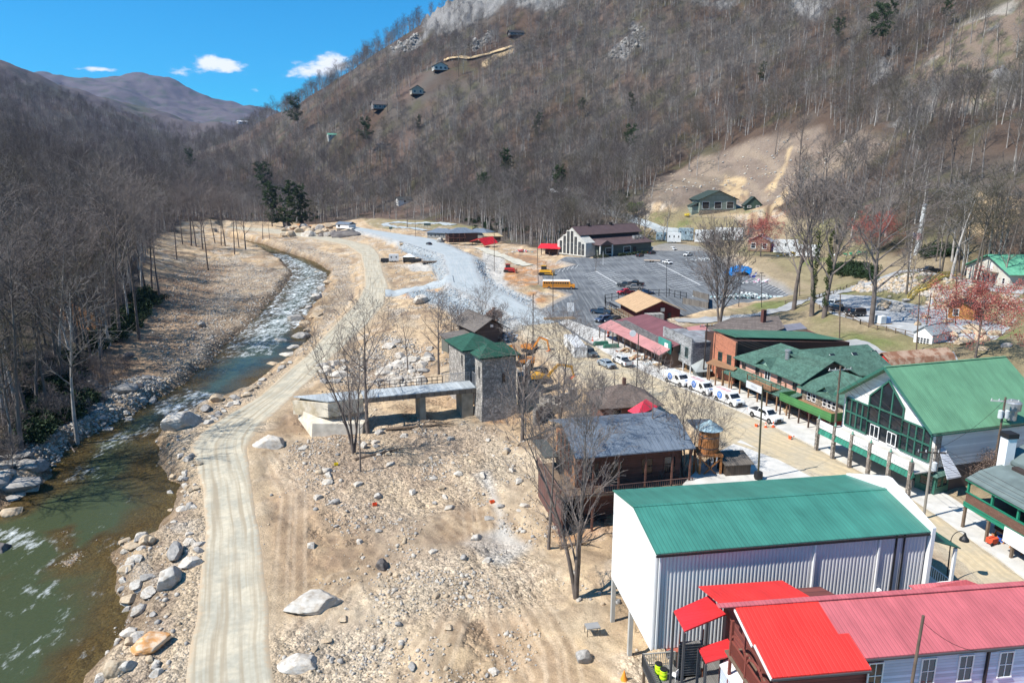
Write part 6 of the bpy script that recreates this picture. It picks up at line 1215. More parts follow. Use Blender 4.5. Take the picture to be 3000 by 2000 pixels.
ruin('stone_wall', 'broken stone wall with an opening below the yellow excavators', [(1555, 1190), (1590, 1200), (1625, 1205), (1690, 1190)], -4, [5, 2.2, 2.2, 3.8])
ruin('stone_wall', 'low crumbling wall beside the leaning brown post', [(1570, 1240), (1600, 1215), (1680, 1210)], -4, [2, 2.5, 1])
b = Bld('ruined_house', 'ruined house with a sagging dark gable roof behind the green-roofed towers', 'ruin', U(1392, 1010, -2), U(1480, 1000, -2), 0)
DRK = mat('ruin_dark_wood', (.085, .07, .065), rough=.9, kind='board', axis=2, p=.3); DRR = mat('ruin_roof', (.16, .14, .125), rough=.95, kind='shingle', p=.25)
b.walls(.6, b.L - .6, 0, 11, -3.6, 1.6, DRK, 2.1, 'y'); b.gable(.2, b.L - .2, 0, 12, 1.6, 2.2, DRR, 'y', oh=1.2, oe=.8)
b.part('air_conditioner', MB().box(b.L / 2 - .1, b.L / 2 + .6, -.4, -.02, 1.9, 2.5), WHITE)
b.part('lean_to_roof', MB().ext([(-6.5, 1.5, -.4), (.5, 1, .2), (.5, 6, .6), (-6.5, 7, 0)], (0, 0, -.15)), DRR); b.part('lean_to_wall', MB().box(-6, .5, 2.0, 6, -4, -.3), mat('ruin_green_grey', (.22, .23, .20), kind='board', axis=0, p=.2))
t = thing('brown_pier', 'square brown concrete post leaning on the debris left of the log building', 'post', tuple(R(1580, 1238)), .4); t.rotation_euler = (.05, .1, .4); MB().box(-.6, .6, -.5, .5, -.6, 3.0).build('shaft', mat('pier_brown', (.13, .09, .07), rough=.9), t); MB().box(-.66, .66, -.56, .56, 3.0, 3.2).build('cap', BRC, t)

# ---- restaurant with tan roof and fenced patio
b = Bld('restaurant', 'dark red restaurant with a light tan shingle roof and fenced patio', 'restaurant', U(1874, 912, 2.8), U(1998, 908, 2.8), 0); RL = b.L; dpt = 17
RWD = mat('dark_red_board', (.13, .022, .02), rough=.8, kind='board', axis=0, p=.35); TAN = mat('tan_shingle', (.50, .33, .19), kind='shingle', p=.2, rough=.95, amt=.3, var=.1)
b.walls(.6, RL - .4, .2, dpt, -.2, 2.9, RWD, 2.3, 'y'); b.gable(0, RL, 0, dpt, 2.9, 2.3, TAN, 'y', oh=.5, oe=1.0)
b.part('porch_floor', MB().box(-3.2, .6, 0, dpt, .0, .5), WOOD)
for i in range(9): b.part('porch_post', MB().box(-2.9, -2.75, .3 + i * 2, .45 + i * 2, 0, 2.2), POSTW)
mb = MB(); railing(mb, (-3.1, 0, .4), (-3.1, dpt, .4), 1.0, 12, .12, .12); b.part('porch_railing', mb, mat('pale_timber', (.42, .36, .25)))
b.part('cold_store', MB().box(1.2, 5.6, -2.6, -.1, 0, 2.4), mat('cold_store', (.33, .32, .30), kind='rib', axis=0, p=1.1)); b.part('air_conditioner', MB().box(5.6, 6.6, -.3, .18, 2.6, 3.5), STEEL)
b.part('door', MB().box(7.6, 8.5, .1, .19, 0, 2.1), BLACK); b.part('awning_pergola', MB().box(-3.5, -2.4, dpt - 8, dpt, 2.3, 2.4), BLACK)
FWD = mat('fence_wood', (.16, .14, .12), rough=.9, kind='board', axis=0, p=.3)
def fence(name, label, pts, zf, h, m, boards=False, step=2.6, rails=2, group=None):
    q = [(R(*p) if zf is None else U(*p, zf)) for p in pts]; t = thing(name, label, 'fence', tuple(q[0]), 0, group); mb = MB(); mp_ = MB(); o = q[0]
    for a, b_ in zip(q[:-1], q[1:]):
        d = (b_ - a); n = max(1, int(d.length / step))
        for i in range(n + 1): 
            p = a.lerp(b_, i / n); 
            if zf is None: p.z = Z1(p.x, p.y)
            p = p - o; mp_.beam(p - Vector((0, 0, .3)), p + Vector((0, 0, h)), .16)
            if i < n:
                p2 = a.lerp(b_, (i + 1) / n)
                if zf is None: p2.z = Z1(p2.x, p2.y)
                p2 = p2 - o
                if boards: mb.beam(p + Vector((0, 0, h / 2)), p2 + Vector((0, 0, h / 2)), .06, h * .95)
                else:
                    for k in range(rails): z_ = h * (.45 + .45 * k); mb.beam(p + Vector((0, 0, z_)), p2 + Vector((0, 0, z_)), .06, .12)
    mp_.build('posts', m, t); mb.build('panels' if boards else 'rails', m, t); return t
fence('board_fence', 'grey weathered board fence behind the tan-roofed restaurant', [(2000, 890), (2075, 905), (2075, 880), (2030, 868)], 0, 1.9, FWD, True)
fence('patio_fence', 'dark timber patio fence on the parking lot side of the restaurant', [(1775, 905), (1772, 885), (1870, 870), (1960, 868), (2010, 880)], 0, 2.4, BLACK)
fence('rail_fence', 'dark split-rail fence along the lower edge of the gravel lot', [(2400, 905), (2520, 950), (2680, 990)], None, 1.1, WOOD)
fence('rail_fence', 'wooden rail fence along the lane above the lawn', [(2300, 892), (2400, 872), (2480, 845), (2540, 828)], None, 1.1, WOOD)
fence('rail_fence', 'wooden rail fence on top of the stone bank before the long white building', [(2660, 797), (2760, 815), (2880, 838), (3000, 860)], None, 1.1, WOOD)
fence('rail_fence', 'pale fence along the front of the green house garden', [(2010, 637), (2080, 640), (2180, 630), (2240, 628)], None, 1.2, mat('pale_fence', (.4, .36, .28)))

# ---- big brown-roofed building by the parking lot
SAGE = mat('sage_wall', (.115, .13, .105), rough=.8, kind='board', axis=2, p=.4); BRR = mat('brown_metal', (.115, .075, .07), rough=.55, kind='rib', axis=0, p=.6, amt=.85)
b = Bld('visitor_hall', 'large sage building with a two-tier brown metal roof beyond the parking lot', 'building', U(1752, 752, 0), U(1907, 738, 0), 0); VL = b.L; VD = 24
b.part('wall', MB().box(0, VL, 0, VD, 0, 5.0), SAGE)
b.part('lower_roof', MB().ext([(-1, -.8, 4.9), (VL + 1, -.8, 4.9), (VL - 1, 7.5, 8.3), (-5, 7.5, 8.3)], (0, 0, .2)).ext([(-5, VD + .8, 4.9), (VL + 1, VD + .8, 4.9), (VL - 1, VD - 7.5, 8.3), (-5, VD - 7.5, 8.3)], (0, 0, .2)), BRR)
b.part('clerestory', MB().box(-4.5, VL - 1.5, 7.6, VD - 7.6, 5, 10.2), mat('clerestory_dark', (.04, .042, .045)))
b.gable(-5, VL - 1, 7.2, VD - 7.2, 10.2, 3.2, BRR, 'x', oh=1, oe=1, name='upper_roof')
CRM = mat('cream_trim', (.62, .60, .54)); b.part('gable_wall', MB().ext([(-6, 2, 0), (-6, VD - 2, 0), (-6, VD - 2, 6.5), (-6, VD - 8, 10), (-6, VD / 2, 13), (-6, 8, 10), (-6, 2, 6.5)], (6, 0, 0)), mat('cream_wall', (.45, .44, .40)))
for y, z1_ in ((3, 6), (5.3, 6.8), (8, 9), (10.6, 11.5), (13.2, 11.3), (15.8, 9), (18.5, 6.6)): b.window('l', y, y + 1.9, .6, z1_, off=6.0, fm=CRM, bars=1, fw=.3)
for x in (5, 17): b.window('f', x, x + 4.5, 1.0, 3.6, fm=CRM, fw=.3)
b.part('door', MB().box(23.5, 25.5, -.1, .02, 0, 3.4), BLACK)
b.part('entrance_gable', MB().ext([(-2, -3.2, 5.5), (2.5, -3.2, 7.6), (7, -3.2, 5.5)], (0, 7, 0)), BRR)
for x in (-1.6, 6.2): b.part('porch_post', MB().box(x, x + .5, -3, -2.5, 0, 5.4), CRM)
for x, y in ((VL - 9, 3), (VL - 6.5, 3.2), (VL - 4.2, 3)): b.part('roof_unit', MB().box(x, x + 1.6, y, y + 1.6, 6, 8.2), STEEL)
for x in (4, 19): b.part('roof_vent', MB().box(x, x + 1.2, VD / 2 - .6, VD / 2 + .6, 13.2, 14.6), BLACK)
for i in range(12):
    x = -6 + i * 3.1; q = b.A + b.u * x + b.v * (-4.5 - (i % 3) * .2); 
    if i in (3, 4): continue
    r_ = np.random.default_rng(i); v_, f_ = leaf_cloud(r_, [(0, 0, .7)], [1.25], 260, .28, .7); o = npmesh('hedge_bush', v_, f_, leafmat('hedge', (.03, .045, .02))); o.location = (q.x, q.y, 0); tag(o, 'rounded dark clipped bush in the row before the sage building', 'bush', 'clipped bushes before the sage building')

# ---- far grey-blue roofed buildings and red pavilions
b = Bld('motel', 'long low building with grey-blue roofs beside the gravel road', 'building', U(1252, 697, 0), U(1318, 700, 0), 0)
FG = mat('far_grey_wall', (.22, .21, .19)); b.part('wall', MB().box(0, b.L, 0, 9, 0, 3.4), FG); b.hip(0, b.L, 0, 9, 3.4, 2.4, BGR, 1)
for x in (2, 5, 8, 11): b.window('f', x, x + 1.6, 1, 2.4, fm=WHITE)
b.part('annex_wall', MB().box(b.L + 8, b.L + 22, 6, 15, 0, 4), FG); b.hip(b.L + 8, b.L + 22, 6, 15, 4, 2.2, BGR, 1)
b = Bld('tavern', 'dark brown two-storey building with a grey-blue roof and balcony in front of the low one', 'building', U(1316, 711, 0), U(1400, 709, 0), 0)
b.part('wall', MB().box(0, b.L, 0, 12, 0, 5.4), PORCHW); b.hip(0, b.L, 0, 12, 5.4, 2.6, BGR, 1.2); b.part('balcony', MB().box(-1.8, b.L * .55, -1.8, 0, 2.6, 2.8), LOGD); mb = MB(); railing(mb, (-1.8, -1.7, 2.8), (b.L * .55, -1.7, 2.8), 1.2, 16, .2, .1); b.part('railing', mb, LOGD)
for x in (1, 4.5, 8): b.window('f', x, x + 1.6, .8, 2.3, fm=LOGD)
for x in (-1.6, 2, 5.5, 8.5): b.part('post', MB().box(x, x + .3, -1.7, -1.4, 0, 5.3), LOGD)
b = Bld('small_grey_house', 'tiny grey-roofed white hut by the boulder pile', 'hut', U(985, 668, 0), U(1022, 670, 0), 0); b.part('wall', MB().box(0, b.L, 0, 7, 0, 3), WHITE); b.gable(0, b.L, 0, 7, 3, 1.4, BGR, 'x'); b.window('f', 2, 4, 1, 2.2, fm=DGREY)
RC = mat('pavilion_red', (.72, .02, .03), rough=.5, kind='rib', axis=0, p=.6, amt=.9)
b = Bld('red_pavilion', 'collapsed tilted red metal roof beside the dark brown building', 'pavilion', U(1422, 722, 0), U(1455, 716, 0), 0); b.part('roof', MB().ext([(-.5, 0, .4), (b.L + .3, -.8, .9), (b.L + .8, 3, 4.2), (-1, 4, 4.0)], (0, 0, .15)).ext([(-1, 4, 4.0), (b.L + .8, 3, 4.2), (b.L, 9, 2.5), (-1, 9, 2.3)], (0, 0, .15)), RC); b.part('frame', MB().beam((0, .5, 0), (.3, 3.5, 3.8), .25).beam((b.L, .5, 0), (b.L, 3.2, 4), .25), POSTW)
b = Bld('red_pavilion', 'open pavilion with a low red metal roof next to the sage building', 'pavilion', U(1585, 742, 0), U(1632, 744, 0), 0); b.gable(-1, b.L + 1, 0, 8, 2.6, 1.6, RC, 'x', oh=.6)
for x in (0, b.L * .5, b.L): 
    for y in (.5, 7.5): b.part('post', MB().box(x - .15, x + .15, y - .15, y + .15, -1, 2.7), PORCHW)
b.part('dark_interior', MB().box(1, b.L - .6, 3, 7, -.5, 1.6), PORCHW)
b = Bld('ruined_shed', 'collapsed shed with a pale plank roof behind the tilted red roof', 'ruin', U(1425, 706, 0), U(1475, 704, 0), 0); b.part('roof', MB().ext([(-1, 0, 2.5), (b.L, 0, 2.2), (b.L - 1, 6, 3.8), (0, 6, 4)], (0, 0, .15)), mat('plank_roof', (.50, .38, .22), kind='board', axis=0, p=.5)); b.part('wall', MB().box(0, b.L - 1.5, .5, 6, 0, 2.2), PORCHW)

# ---- houses on the hillside and in the trees
def house(name, label, px_, pyb, wpx, hpx, wallm, roofm, dp=.7, ridge='y', stilts=0, rise=.42, cat='house', turn=.25, wins=3):
    v = R(px_, pyb); d = (v - camo.location).length; k_ = .82 if name == 'hill_house' else 1; W = wpx * k_ * d / FPX; Hh = hpx * k_ * d / FPX
    th = math.atan2(v.x, v.y); ux = Vector((math.cos(-th + turn), math.sin(-th + turn), 0)); a = v - ux * W / 2
    z0 = Z1(v.x, v.y) + .3 + stilts * Hh; b = Bld(name, label, cat, a, a + ux * W, z0)
    wh = Hh * (1 - rise) * (1 - stilts); D_ = W * dp; b.walls(0, W, 0, D_, -Hh * stilts if not stilts else 0, wh, wallm, Hh * rise * .85, ridge); b.gable(0, W, 0, D_, wh, Hh * rise * .85, roofm, ridge, oh=W * .05, oe=W * .05, t=.25)
    b.part('foundation', MB().box(.3, W - .3, .3, D_ - .3, -9 if stilts == 0 else -.6, -.02), wallm if stilts == 0 else WOOD)
    if stilts:
        for x in (.3, W / 2, W - .3):
            b.part('post', MB().box(x - .2, x + .2, .3, .7, -9, -.6), WOOD)
        b.part('deck', MB().box(-.5, W + .5, -2.5, 0, -.3, 0), WOOD)
    for i in range(wins): x = W * (i + .5) / wins; b.window('f', x - W * .09, x + W * .09, wh * .3, wh * .8, fm=WHITE, fw=.2)
    b.window('l', D_ * .3, D_ * .6, wh * .3, wh * .8, fm=WHITE, fw=.2); return b
DR = DR_ = mat('dark_house_roof', (.045, .05, .05), rough=.8, kind='shingle', p=.4); LGW = mat('pale_house', (.48, .48, .44), rough=.8); DKW = mat('black_house', (.03, .028, .03)); TNW = mat('tan_house', (.42, .36, .28)); GYW = mat('grey_house', (.19, .17, .155))
house('hill_house', 'dark house on stilts, highest of the houses on the hill', 1515, 112, 48, 24, DKW, DKW, ridge='x', stilts=.3, wins=4)
house('hill_house', 'pale grey gabled house below the highest dark house on the hill', 1292, 212, 46, 30, LGW, DR, stilts=.15)
house('hill_house', 'narrow tan house with a porch gable, second lowest on the hill', 1224, 284, 40, 34, TNW, DR, stilts=.2, wins=2)
house('hill_house', 'grey house, lowest of the four houses on the hill', 1114, 328, 46, 34, GYW, mat('brown_house_roof', (.10, .08, .07)), ridge='x', stilts=.2)
house('barn', 'white-fronted barn with a dark roof low among the trees', 1187, 598, 40, 20, mat('barn_white', (.7, .7, .68)), DR, ridge='x', wins=1, cat='barn')
house('wood_house', 'red-brown house half hidden in the trees', 1556, 596, 68, 46, mat('red_brown_wall', (.16, .04, .035)), mat('red_brown_roof', (.17, .08, .07)), wins=3)
house('wood_house', 'white-roofed house behind the ivy-green evergreen', 1640, 580, 46, 26, GYW, mat('white_roof', (.68, .68, .68)), ridge='x')
house('cabin', 'cabin with a green roof high in the valley wood', 975, 404, 24, 12, LGW, mat('far_green_roof', (.10, .28, .2)), ridge='x', wins=2)
house('cabin', 'tiny white cabin far off on the ridge', 712, 364, 24, 10, WHITE, mat('far_white_roof', (.6, .6, .6)), ridge='x', wins=2)
GRH = mat('green_house_wall', (.25, .29, .24), rough=.8, kind='board', axis=2, p=.35); GHR = mat('green_house_roof', (.035, .055, .045), rough=.8, kind='shingle', p=.3)
b = house('green_house', 'grey-green house with dark green gables and a stone base above the trailers', 2102, 624, 108, 62, GRH, GHR, turn=.45, wins=3, dp=.6); b.part('stone_base', MB().box(-.2, b.L + .1, -.25, -.05, -3, 1.5), STONE)
b.part('wing_roof', MB().ext([(-4.5, 1, 3.6), (1, 1, 6.2), (1, 8, 6.2), (-4.5, 8, 3.6)], (0, 0, .2)), GHR); b.part('wing_wall', MB().box(-4, 0, 1.5, 8, -2, 3.6), GRH)
house('a_frame_house', 'dark green A-frame house right of the bigger green house', 2207, 612, 46, 34, mat('dark_green_wall', (.04, .07, .05)), GHR, rise=.75, wins=2)
# cabin and trailers
CW = mat('cabin_logs', (.28, .19, .13), kind='board', axis=2, p=.4); 
house('cabin', 'brown log cabin with a grey roof at the trailer yard', 2222, 738, 60, 46, CW, mat('cabin_grey_roof', (.24, .27, .31)), turn=-.2, wins=2)
TWH = mat('trailer_white', (.70, .71, .70), rough=.4); TBL = mat('trailer_blue', (.36, .46, .50), rough=.5)
def trailer(px_, pyb, wpx, hpx, m, label, turn=0, dp=2.6, cat='trailer', group=None, name='camper_trailer', zf=None):
    v = R(px_, pyb) if zf is None else U(px_, pyb, zf); d = (v - camo.location).length; W = wpx * d / FPX; Hh = hpx * d / FPX; th = math.atan2(v.x, v.y)
    t = thing(name, label, cat, tuple(v), -th + turn, group); h0 = .55 if Hh > 2 else .4
    MB().ext([(-W / 2, 0, h0), (W / 2, 0, h0), (W / 2, 0, Hh * .96), (W / 2 - .2, 0, Hh), (-W / 2 + .3, 0, Hh), (-W / 2, 0, Hh * .85)], (0, dp, 0)).build('body', m, t)
    n = 3 if W > 5 else 2
    for i in range(n): x = -W / 2 + W * (i + .5) / n; MB().box(x - .3, x + .3, -.02, 0, Hh * .55, Hh * .75).build('window', GLASS, t)
    for x in (-W * .12, W * .12): MB().tube((x, -.05, .35), (x, .25, .35), .35, .35, 14).build('wheel', BLACK, t)
    MB().beam((-W / 2 - 1.2, dp / 2, .5), (-W / 2, dp / 2, .6), .12).build('hitch', DGREY, t); return t
for a, c, w, h, m_, lb in ((1938, 706, 32, 24, TBL, 'pale blue box trailer at the left end of the trailer yard'), (1974, 712, 38, 28, TWH, 'short white box trailer, second from the left in the yard'), (2008, 706, 42, 36, TBL, 'tall light blue trailer near the middle of the yard'), (2062, 712, 52, 36, TWH, 'white camper with dark windows in the middle of the yard'), (2135, 706, 76, 36, TWH, 'long white mobile home at the right end of the trailer yard')): trailer(a, c, w, h, m_, lb)
for a, c, w, h, m_, lb in ((2300, 744, 62, 38, TWH, 'white camper trailer right of the brown log cabin'), (2365, 755, 60, 34, TWH, 'white truck body behind the pair of ivy-covered trees'), (2245, 738, 40, 22, mat('blue_tarp', (.03, .16, .45)), 'blue covered trailer in front of the log cabin')): trailer(a, c, w, h, m_, lb)
# long white building with green roof at the right edge, garage, orange building, barn, right-edge porch building
b = Bld('white_lodge', 'cream building with pale green roof and balcony on the bank at the right edge', 'building', U(2830, 812, 10.2), U(2955, 842, 10.2), 9.9); LGR = metal('pale_green_metal', (.13, .40, .26), 1, .4, amt=.9); CR2 = mat('cream_stucco', (.56, .53, .46), rough=.85)
b.walls(0, b.L, 0, 24, -1, 3.6, CR2, 3.4, 'y'); b.gable(0, b.L, 0, 24, 3.6, 3.5, LGR, 'y', oh=.8, oe=.9)
b.part('balcony', MB().box(b.L * .38, b.L * .75, -2, 0, 3.1, 3.25), WOOD); mb = MB(); railing(mb, (b.L * .38, -2, 3.25), (b.L * .75, -2, 3.25), 1, 14); b.part('balcony_railing', mb, mat('grey_rail', (.3, .29, .26)))
for k in (.38, .56, .75): b.part('post', MB().box(b.L * k - .1, b.L * k + .1, -2, -1.8, 0, 3.1), mat('grey_rail2', (.3, .29, .26)))
for k in (.40, .52, .64): b.window('f', b.L * k, b.L * k + .9, .3, 2.3, fm=WHITE)
b.window('f', b.L * .85, b.L * .85 + .9, .9, 2.2); d_ = b.part('door', MB().box(b.L * .53, b.L * .6, -.06, 0, 3.3, 5.3), WHITE)
b = Bld('garage', 'small white garage with a many-paned door and grey roof', 'garage', U(2673, 1019, 3.2), U(2727, 1029, 3.2), 3.2); b.walls(0, b.L, 0, 7, -.5, 3.2, WHITE, 1.3, 'y'); b.gable(0, b.L, 0, 7, 3.2, 1.35, mat('garage_roof', (.30, .34, .36), kind='rib', axis=1, p=.4), 'y', oh=.3, oe=.3)
d_ = b.part('garage_door', MB().box(.7, b.L - .5, -.06, .0, 0, 2.5), WHITE); mb = MB(); n = 4; w_ = (b.L - 1.2) / n
for i in range(n):
    for k in range(4): mb.box(.7 + i * w_ + .08, .7 + (i + 1) * w_ - .08, -.08, -.06, .75 + k * .42, 1.08 + k * .42)
mb.build('pane', GLASS, d_)
b = Bld('orange_building', 'orange plank building partly behind the red budding tree', 'building', U(2775, 938, 4), U(2852, 946, 4), 3.8); b.walls(0, b.L, 0, 8, 0, 3.4, mat('orange_plank', (.45, .2, .06), kind='board', axis=2, p=.3), 1.2, 'y'); b.gable(0, b.L, 0, 8, 3.4, 1.2, GHR, 'y'); b.window('f', 1, 2, 1.5, 3)
b = Bld('red_barn', 'red gambrel-fronted barn with a rusty brown roof behind the white hall', 'barn', (lambda a: (a.x, a.y))(U(2547, 1108, 2.5)), (lambda a: (a.x + 1.4, a.y - 4.8))(U(2547, 1108, 2.5)), .6); bw = b.L; RB = mat('barn_red', (.55, .05, .045), kind='board', axis=0, p=.3)
gp = [(0, 0), (bw, 0), (bw, 4.4), (bw * .8, 6.0), (bw / 2, 6.9), (bw * .2, 6.0), (0, 4.4)]
b.part('wall', MB().ext([(x, 0, z) for x, z in gp], (0, 13, 0)), RB)
RST = mat('rusty_roof', (.25, .12, .07), kind='two', p=1.5, col2=(.36, .25, .18), rough=.9); mb = MB()
for (xa, za), (xb, zb) in zip(gp[2:-1], gp[3:]): mb.ext([(xa, -.4, za + .05), (xb, -.4, zb + .05), (xb, 13.3, zb + .05), (xa, 13.3, za + .05)], (0, 0, .14))
b.part('roof', mb, RST)
for x in (bw * .3, bw * .68): b.window('f', x - .3, x + .3, 4.2, 5.3)
dd = b.part('door', MB().box(bw / 2 - .4, bw / 2 + .5, -.08, 0, 2.4, 5.6), WHITE); MB().box(bw / 2 - .25, bw / 2 + .35, -.1, -.08, 2.8, 5.3).build('pane', GLASS, dd)
b = Bld('grey_house_behind', 'large brown-roofed house behind the green metal roof', 'house', U(1965, 985, 1), U(2010, 1000, 1), 1)
BS = mat('brown_grey_shingle', (.16, .13, .115), kind='shingle', p=.22, rough=.95)
b.part('roof', MB().ext([b.px(1985, 990, 4.2), b.px(2150, 1012, 4.2), b.px(2300, 960, 6.0), b.px(2280, 925, 6.6), b.px(2145, 930, 6.6)], (0, 0, -.2)), BS)
q_ = [b.px(1992, 992, 4.1), b.px(2148, 1010, 4.1), b.px(2270, 965, 4.1), b.px(2155, 945, 4.1)]; b.part('wall', MB().ext(q_, (0, 0, -4)), LGW)
q = b.px(2236, 940, 6.4); b.part('chimney', MB().box(q.x - .4, q.x + .4, q.y - .4, q.y + .4, 4, 7.8), mat('chim', (.13, .05, .04), kind='brick', p=.12))
b.part('rear_wing_roof', MB().ext([b.px(2262, 955, 5.6), b.px(2345, 945, 5.6), b.px(2365, 962, 4.9), b.px(2280, 972, 4.9)], (0, 0, -.15)), mat('slate_blue', (.19, .19, .225), rough=.5)); b.part('rear_wing_wall', MB().ext([b.px(2285, 975, 4.6), b.px(2365, 965, 4.6), b.px(2400, 980, 4.2), b.px(2290, 1000, 4.2)], (0, 0, -4)), mat('wing_brown', (.12, .05, .045)))
b = Bld('porch_restaurant', 'green-trimmed two-storey porch building cut off by the right edge of the picture', 'building', U(2836, 1555, 0), U(2985, 1650, 0), 0); PL = b.L + 9
GT = mat('bright_green_trim', (.015, .20, .12), rough=.5); CURV = mat('rolled_roofing', (.13, .165, .16), rough=.9, var=.2)
b.part('lower_wall', MB().box(0, PL, 3, 12, -.3, 2.9), mat('dark_red_plank', (.10, .04, .03), kind='board', axis=2, p=.3)); b.part('upper_floor', MB().box(-.8, PL, 0, 12, 3.0, 3.2), WOOD)
b.part('shingle_rail', MB().box(-.8, PL, -.15, 0, 3.0, 4.0), mat('shingle_brown', (.16, .085, .06), kind='shingle', p=.2)); b.part('green_band', MB().box(-.9, PL, -.25, -.15, 2.5, 3.0).box(-.9, PL, -.2, 0, 4.0, 4.12).box(-.8, PL, -.5, -.3, 5.4, 5.6), GT)
for i in range(6): x = -.7 + (PL + .3) * i / 5; b.part('upper_post', MB().box(x - .1, x + .1, -.15, .05, 4.1, 5.4), GT); b.part('post', MB().box(x - .12, x + .12, -.2, .04, -.2, 2.5), WOOD)
mb = MB(); prof = [(-.5, 6.1), (1, 6.9), (2.6, 7.3), (4.4, 7.5)]
for (ya, za), (yb, zb) in zip(prof[:-1], prof[1:]): mb.ext([(-.8, ya, za - .5), (PL, ya, za - .5), (PL, yb, zb - .5), (-.8, yb, zb - .5)], (0, 0, -.14))
b.part('roof', mb, CURV); b.part('upper_wall', MB().box(.5, PL, 3.4, 12, 3.2, 7.2), mat('dark_ply', (.05, .035, .03)))
b.part('rear_roof', MB().ext([(-2, 4.2, 7.3), (PL, 4.2, 7.3), (PL, 9, 9.2), (-2, 9, 9.2)], (0, 0, .15)).ext([(-2.2, 4.1, 7.1), (PL, 4.1, 7.1), (PL, 4.1, 7.4), (-2.2, 4.1, 7.4)], (0, .12, 0)), CURV)
b.part('poster', MB().box(4.6, 7.4, -.32, -.26, 1.4, 2.95), WHITE)
q = b.px(2942, 1368, 6.5); w_ = b.A + b.u * q.x + b.v * q.y; zt_ = ZZ(w_.x, w_.y, 1280); b.part('chimney', MB().box(q.x - .5, q.x + .5, q.y - .5, q.y + .5, 0, zt_), WHITE); b.part('chimney_cap', MB().box(q.x - .6, q.x + .6, q.y - .6, q.y + .6, zt_, zt_ + .5), BLACK)
for i in range(4):
    q = b.A + b.u * (2.4 + i * 2.2) + b.v * 1.5; tt = thing('log_bench', ['leftmost', 'second', 'third', 'rightmost'][i] + ' of the orange log benches under the porch at the right edge', 'bench', tuple(q), b.rz)
    LB = mat('log_orange', (.42, .19, .08)); MB().box(-.8, .8, -.25, .25, .4, .5).build('seat', LB, tt)
    for x in (-.7, .7): MB().tube((x, -.3, 0), (x, .25, .9), .06).build('leg', LB, tt)
    MB().tube((-.85, .25, .85), (.85, .25, .85), .06).build('backrest', LB, tt)
# yellow stair
v0 = R(2668, 885); v1 = U(2800, 815, 10.2); t = thing('yellow_stair', 'long yellow wooden outdoor stair climbing the stone bank', 'stair', tuple(v0)); YW = mat('yellow_wood', (.50, .38, .10), rough=.7, var=.15); d = v1 - v0; side = Vector((d.y, -d.x, 0)).normalized() * -1.1
mb = MB()
zt_ = lambda k: max((d * k).z, Z1(v0.x + d.x * k, v0.y + d.y * k) - v0.z + .9)
for i in range(34): p = d * (i / 33); p.z = zt_(i / 33); mb.ext([p, p + side, p + side + Vector((d.x, d.y, 0)).normalized() * .45, p + Vector((d.x, d.y, 0)).normalized() * .45], (0, 0, .08))
def sp_(k, o): q = d * k + o; q.z = zt_(k); return q
N_ = 12
for o in (Vector((0, 0, 0)), side):
    for i in range(N_): mb.beam(sp_(i / N_, o) - Vector((0, 0, .1)), sp_((i + 1) / N_, o) - Vector((0, 0, .1)), .1, .35)
mb.build('steps', YW, t); mb = MB()
for o in (Vector((0, 0, 0)), side):
    for i in range(N_):
        a_, b_ = sp_(i / N_, o), sp_((i + 1) / N_, o)
        for h_ in (1.0, .5): mb.beam(a_ + Vector((0, 0, h_)), b_ + Vector((0, 0, h_)), .1, .12)
        mb.beam(a_, a_ + Vector((0, 0, 1.05)), .1)
mb.build('handrail', YW, t); mb = MB()
for i in range(5): p = sp_((i + .5) / 5, Vector((0, 0, 0))); mb.beam(p - Vector((0, 0, 3)), p, .15); mb.beam(p + side - Vector((0, 0, 3)), p + side, .15)
mb.build('supports', YW, t)
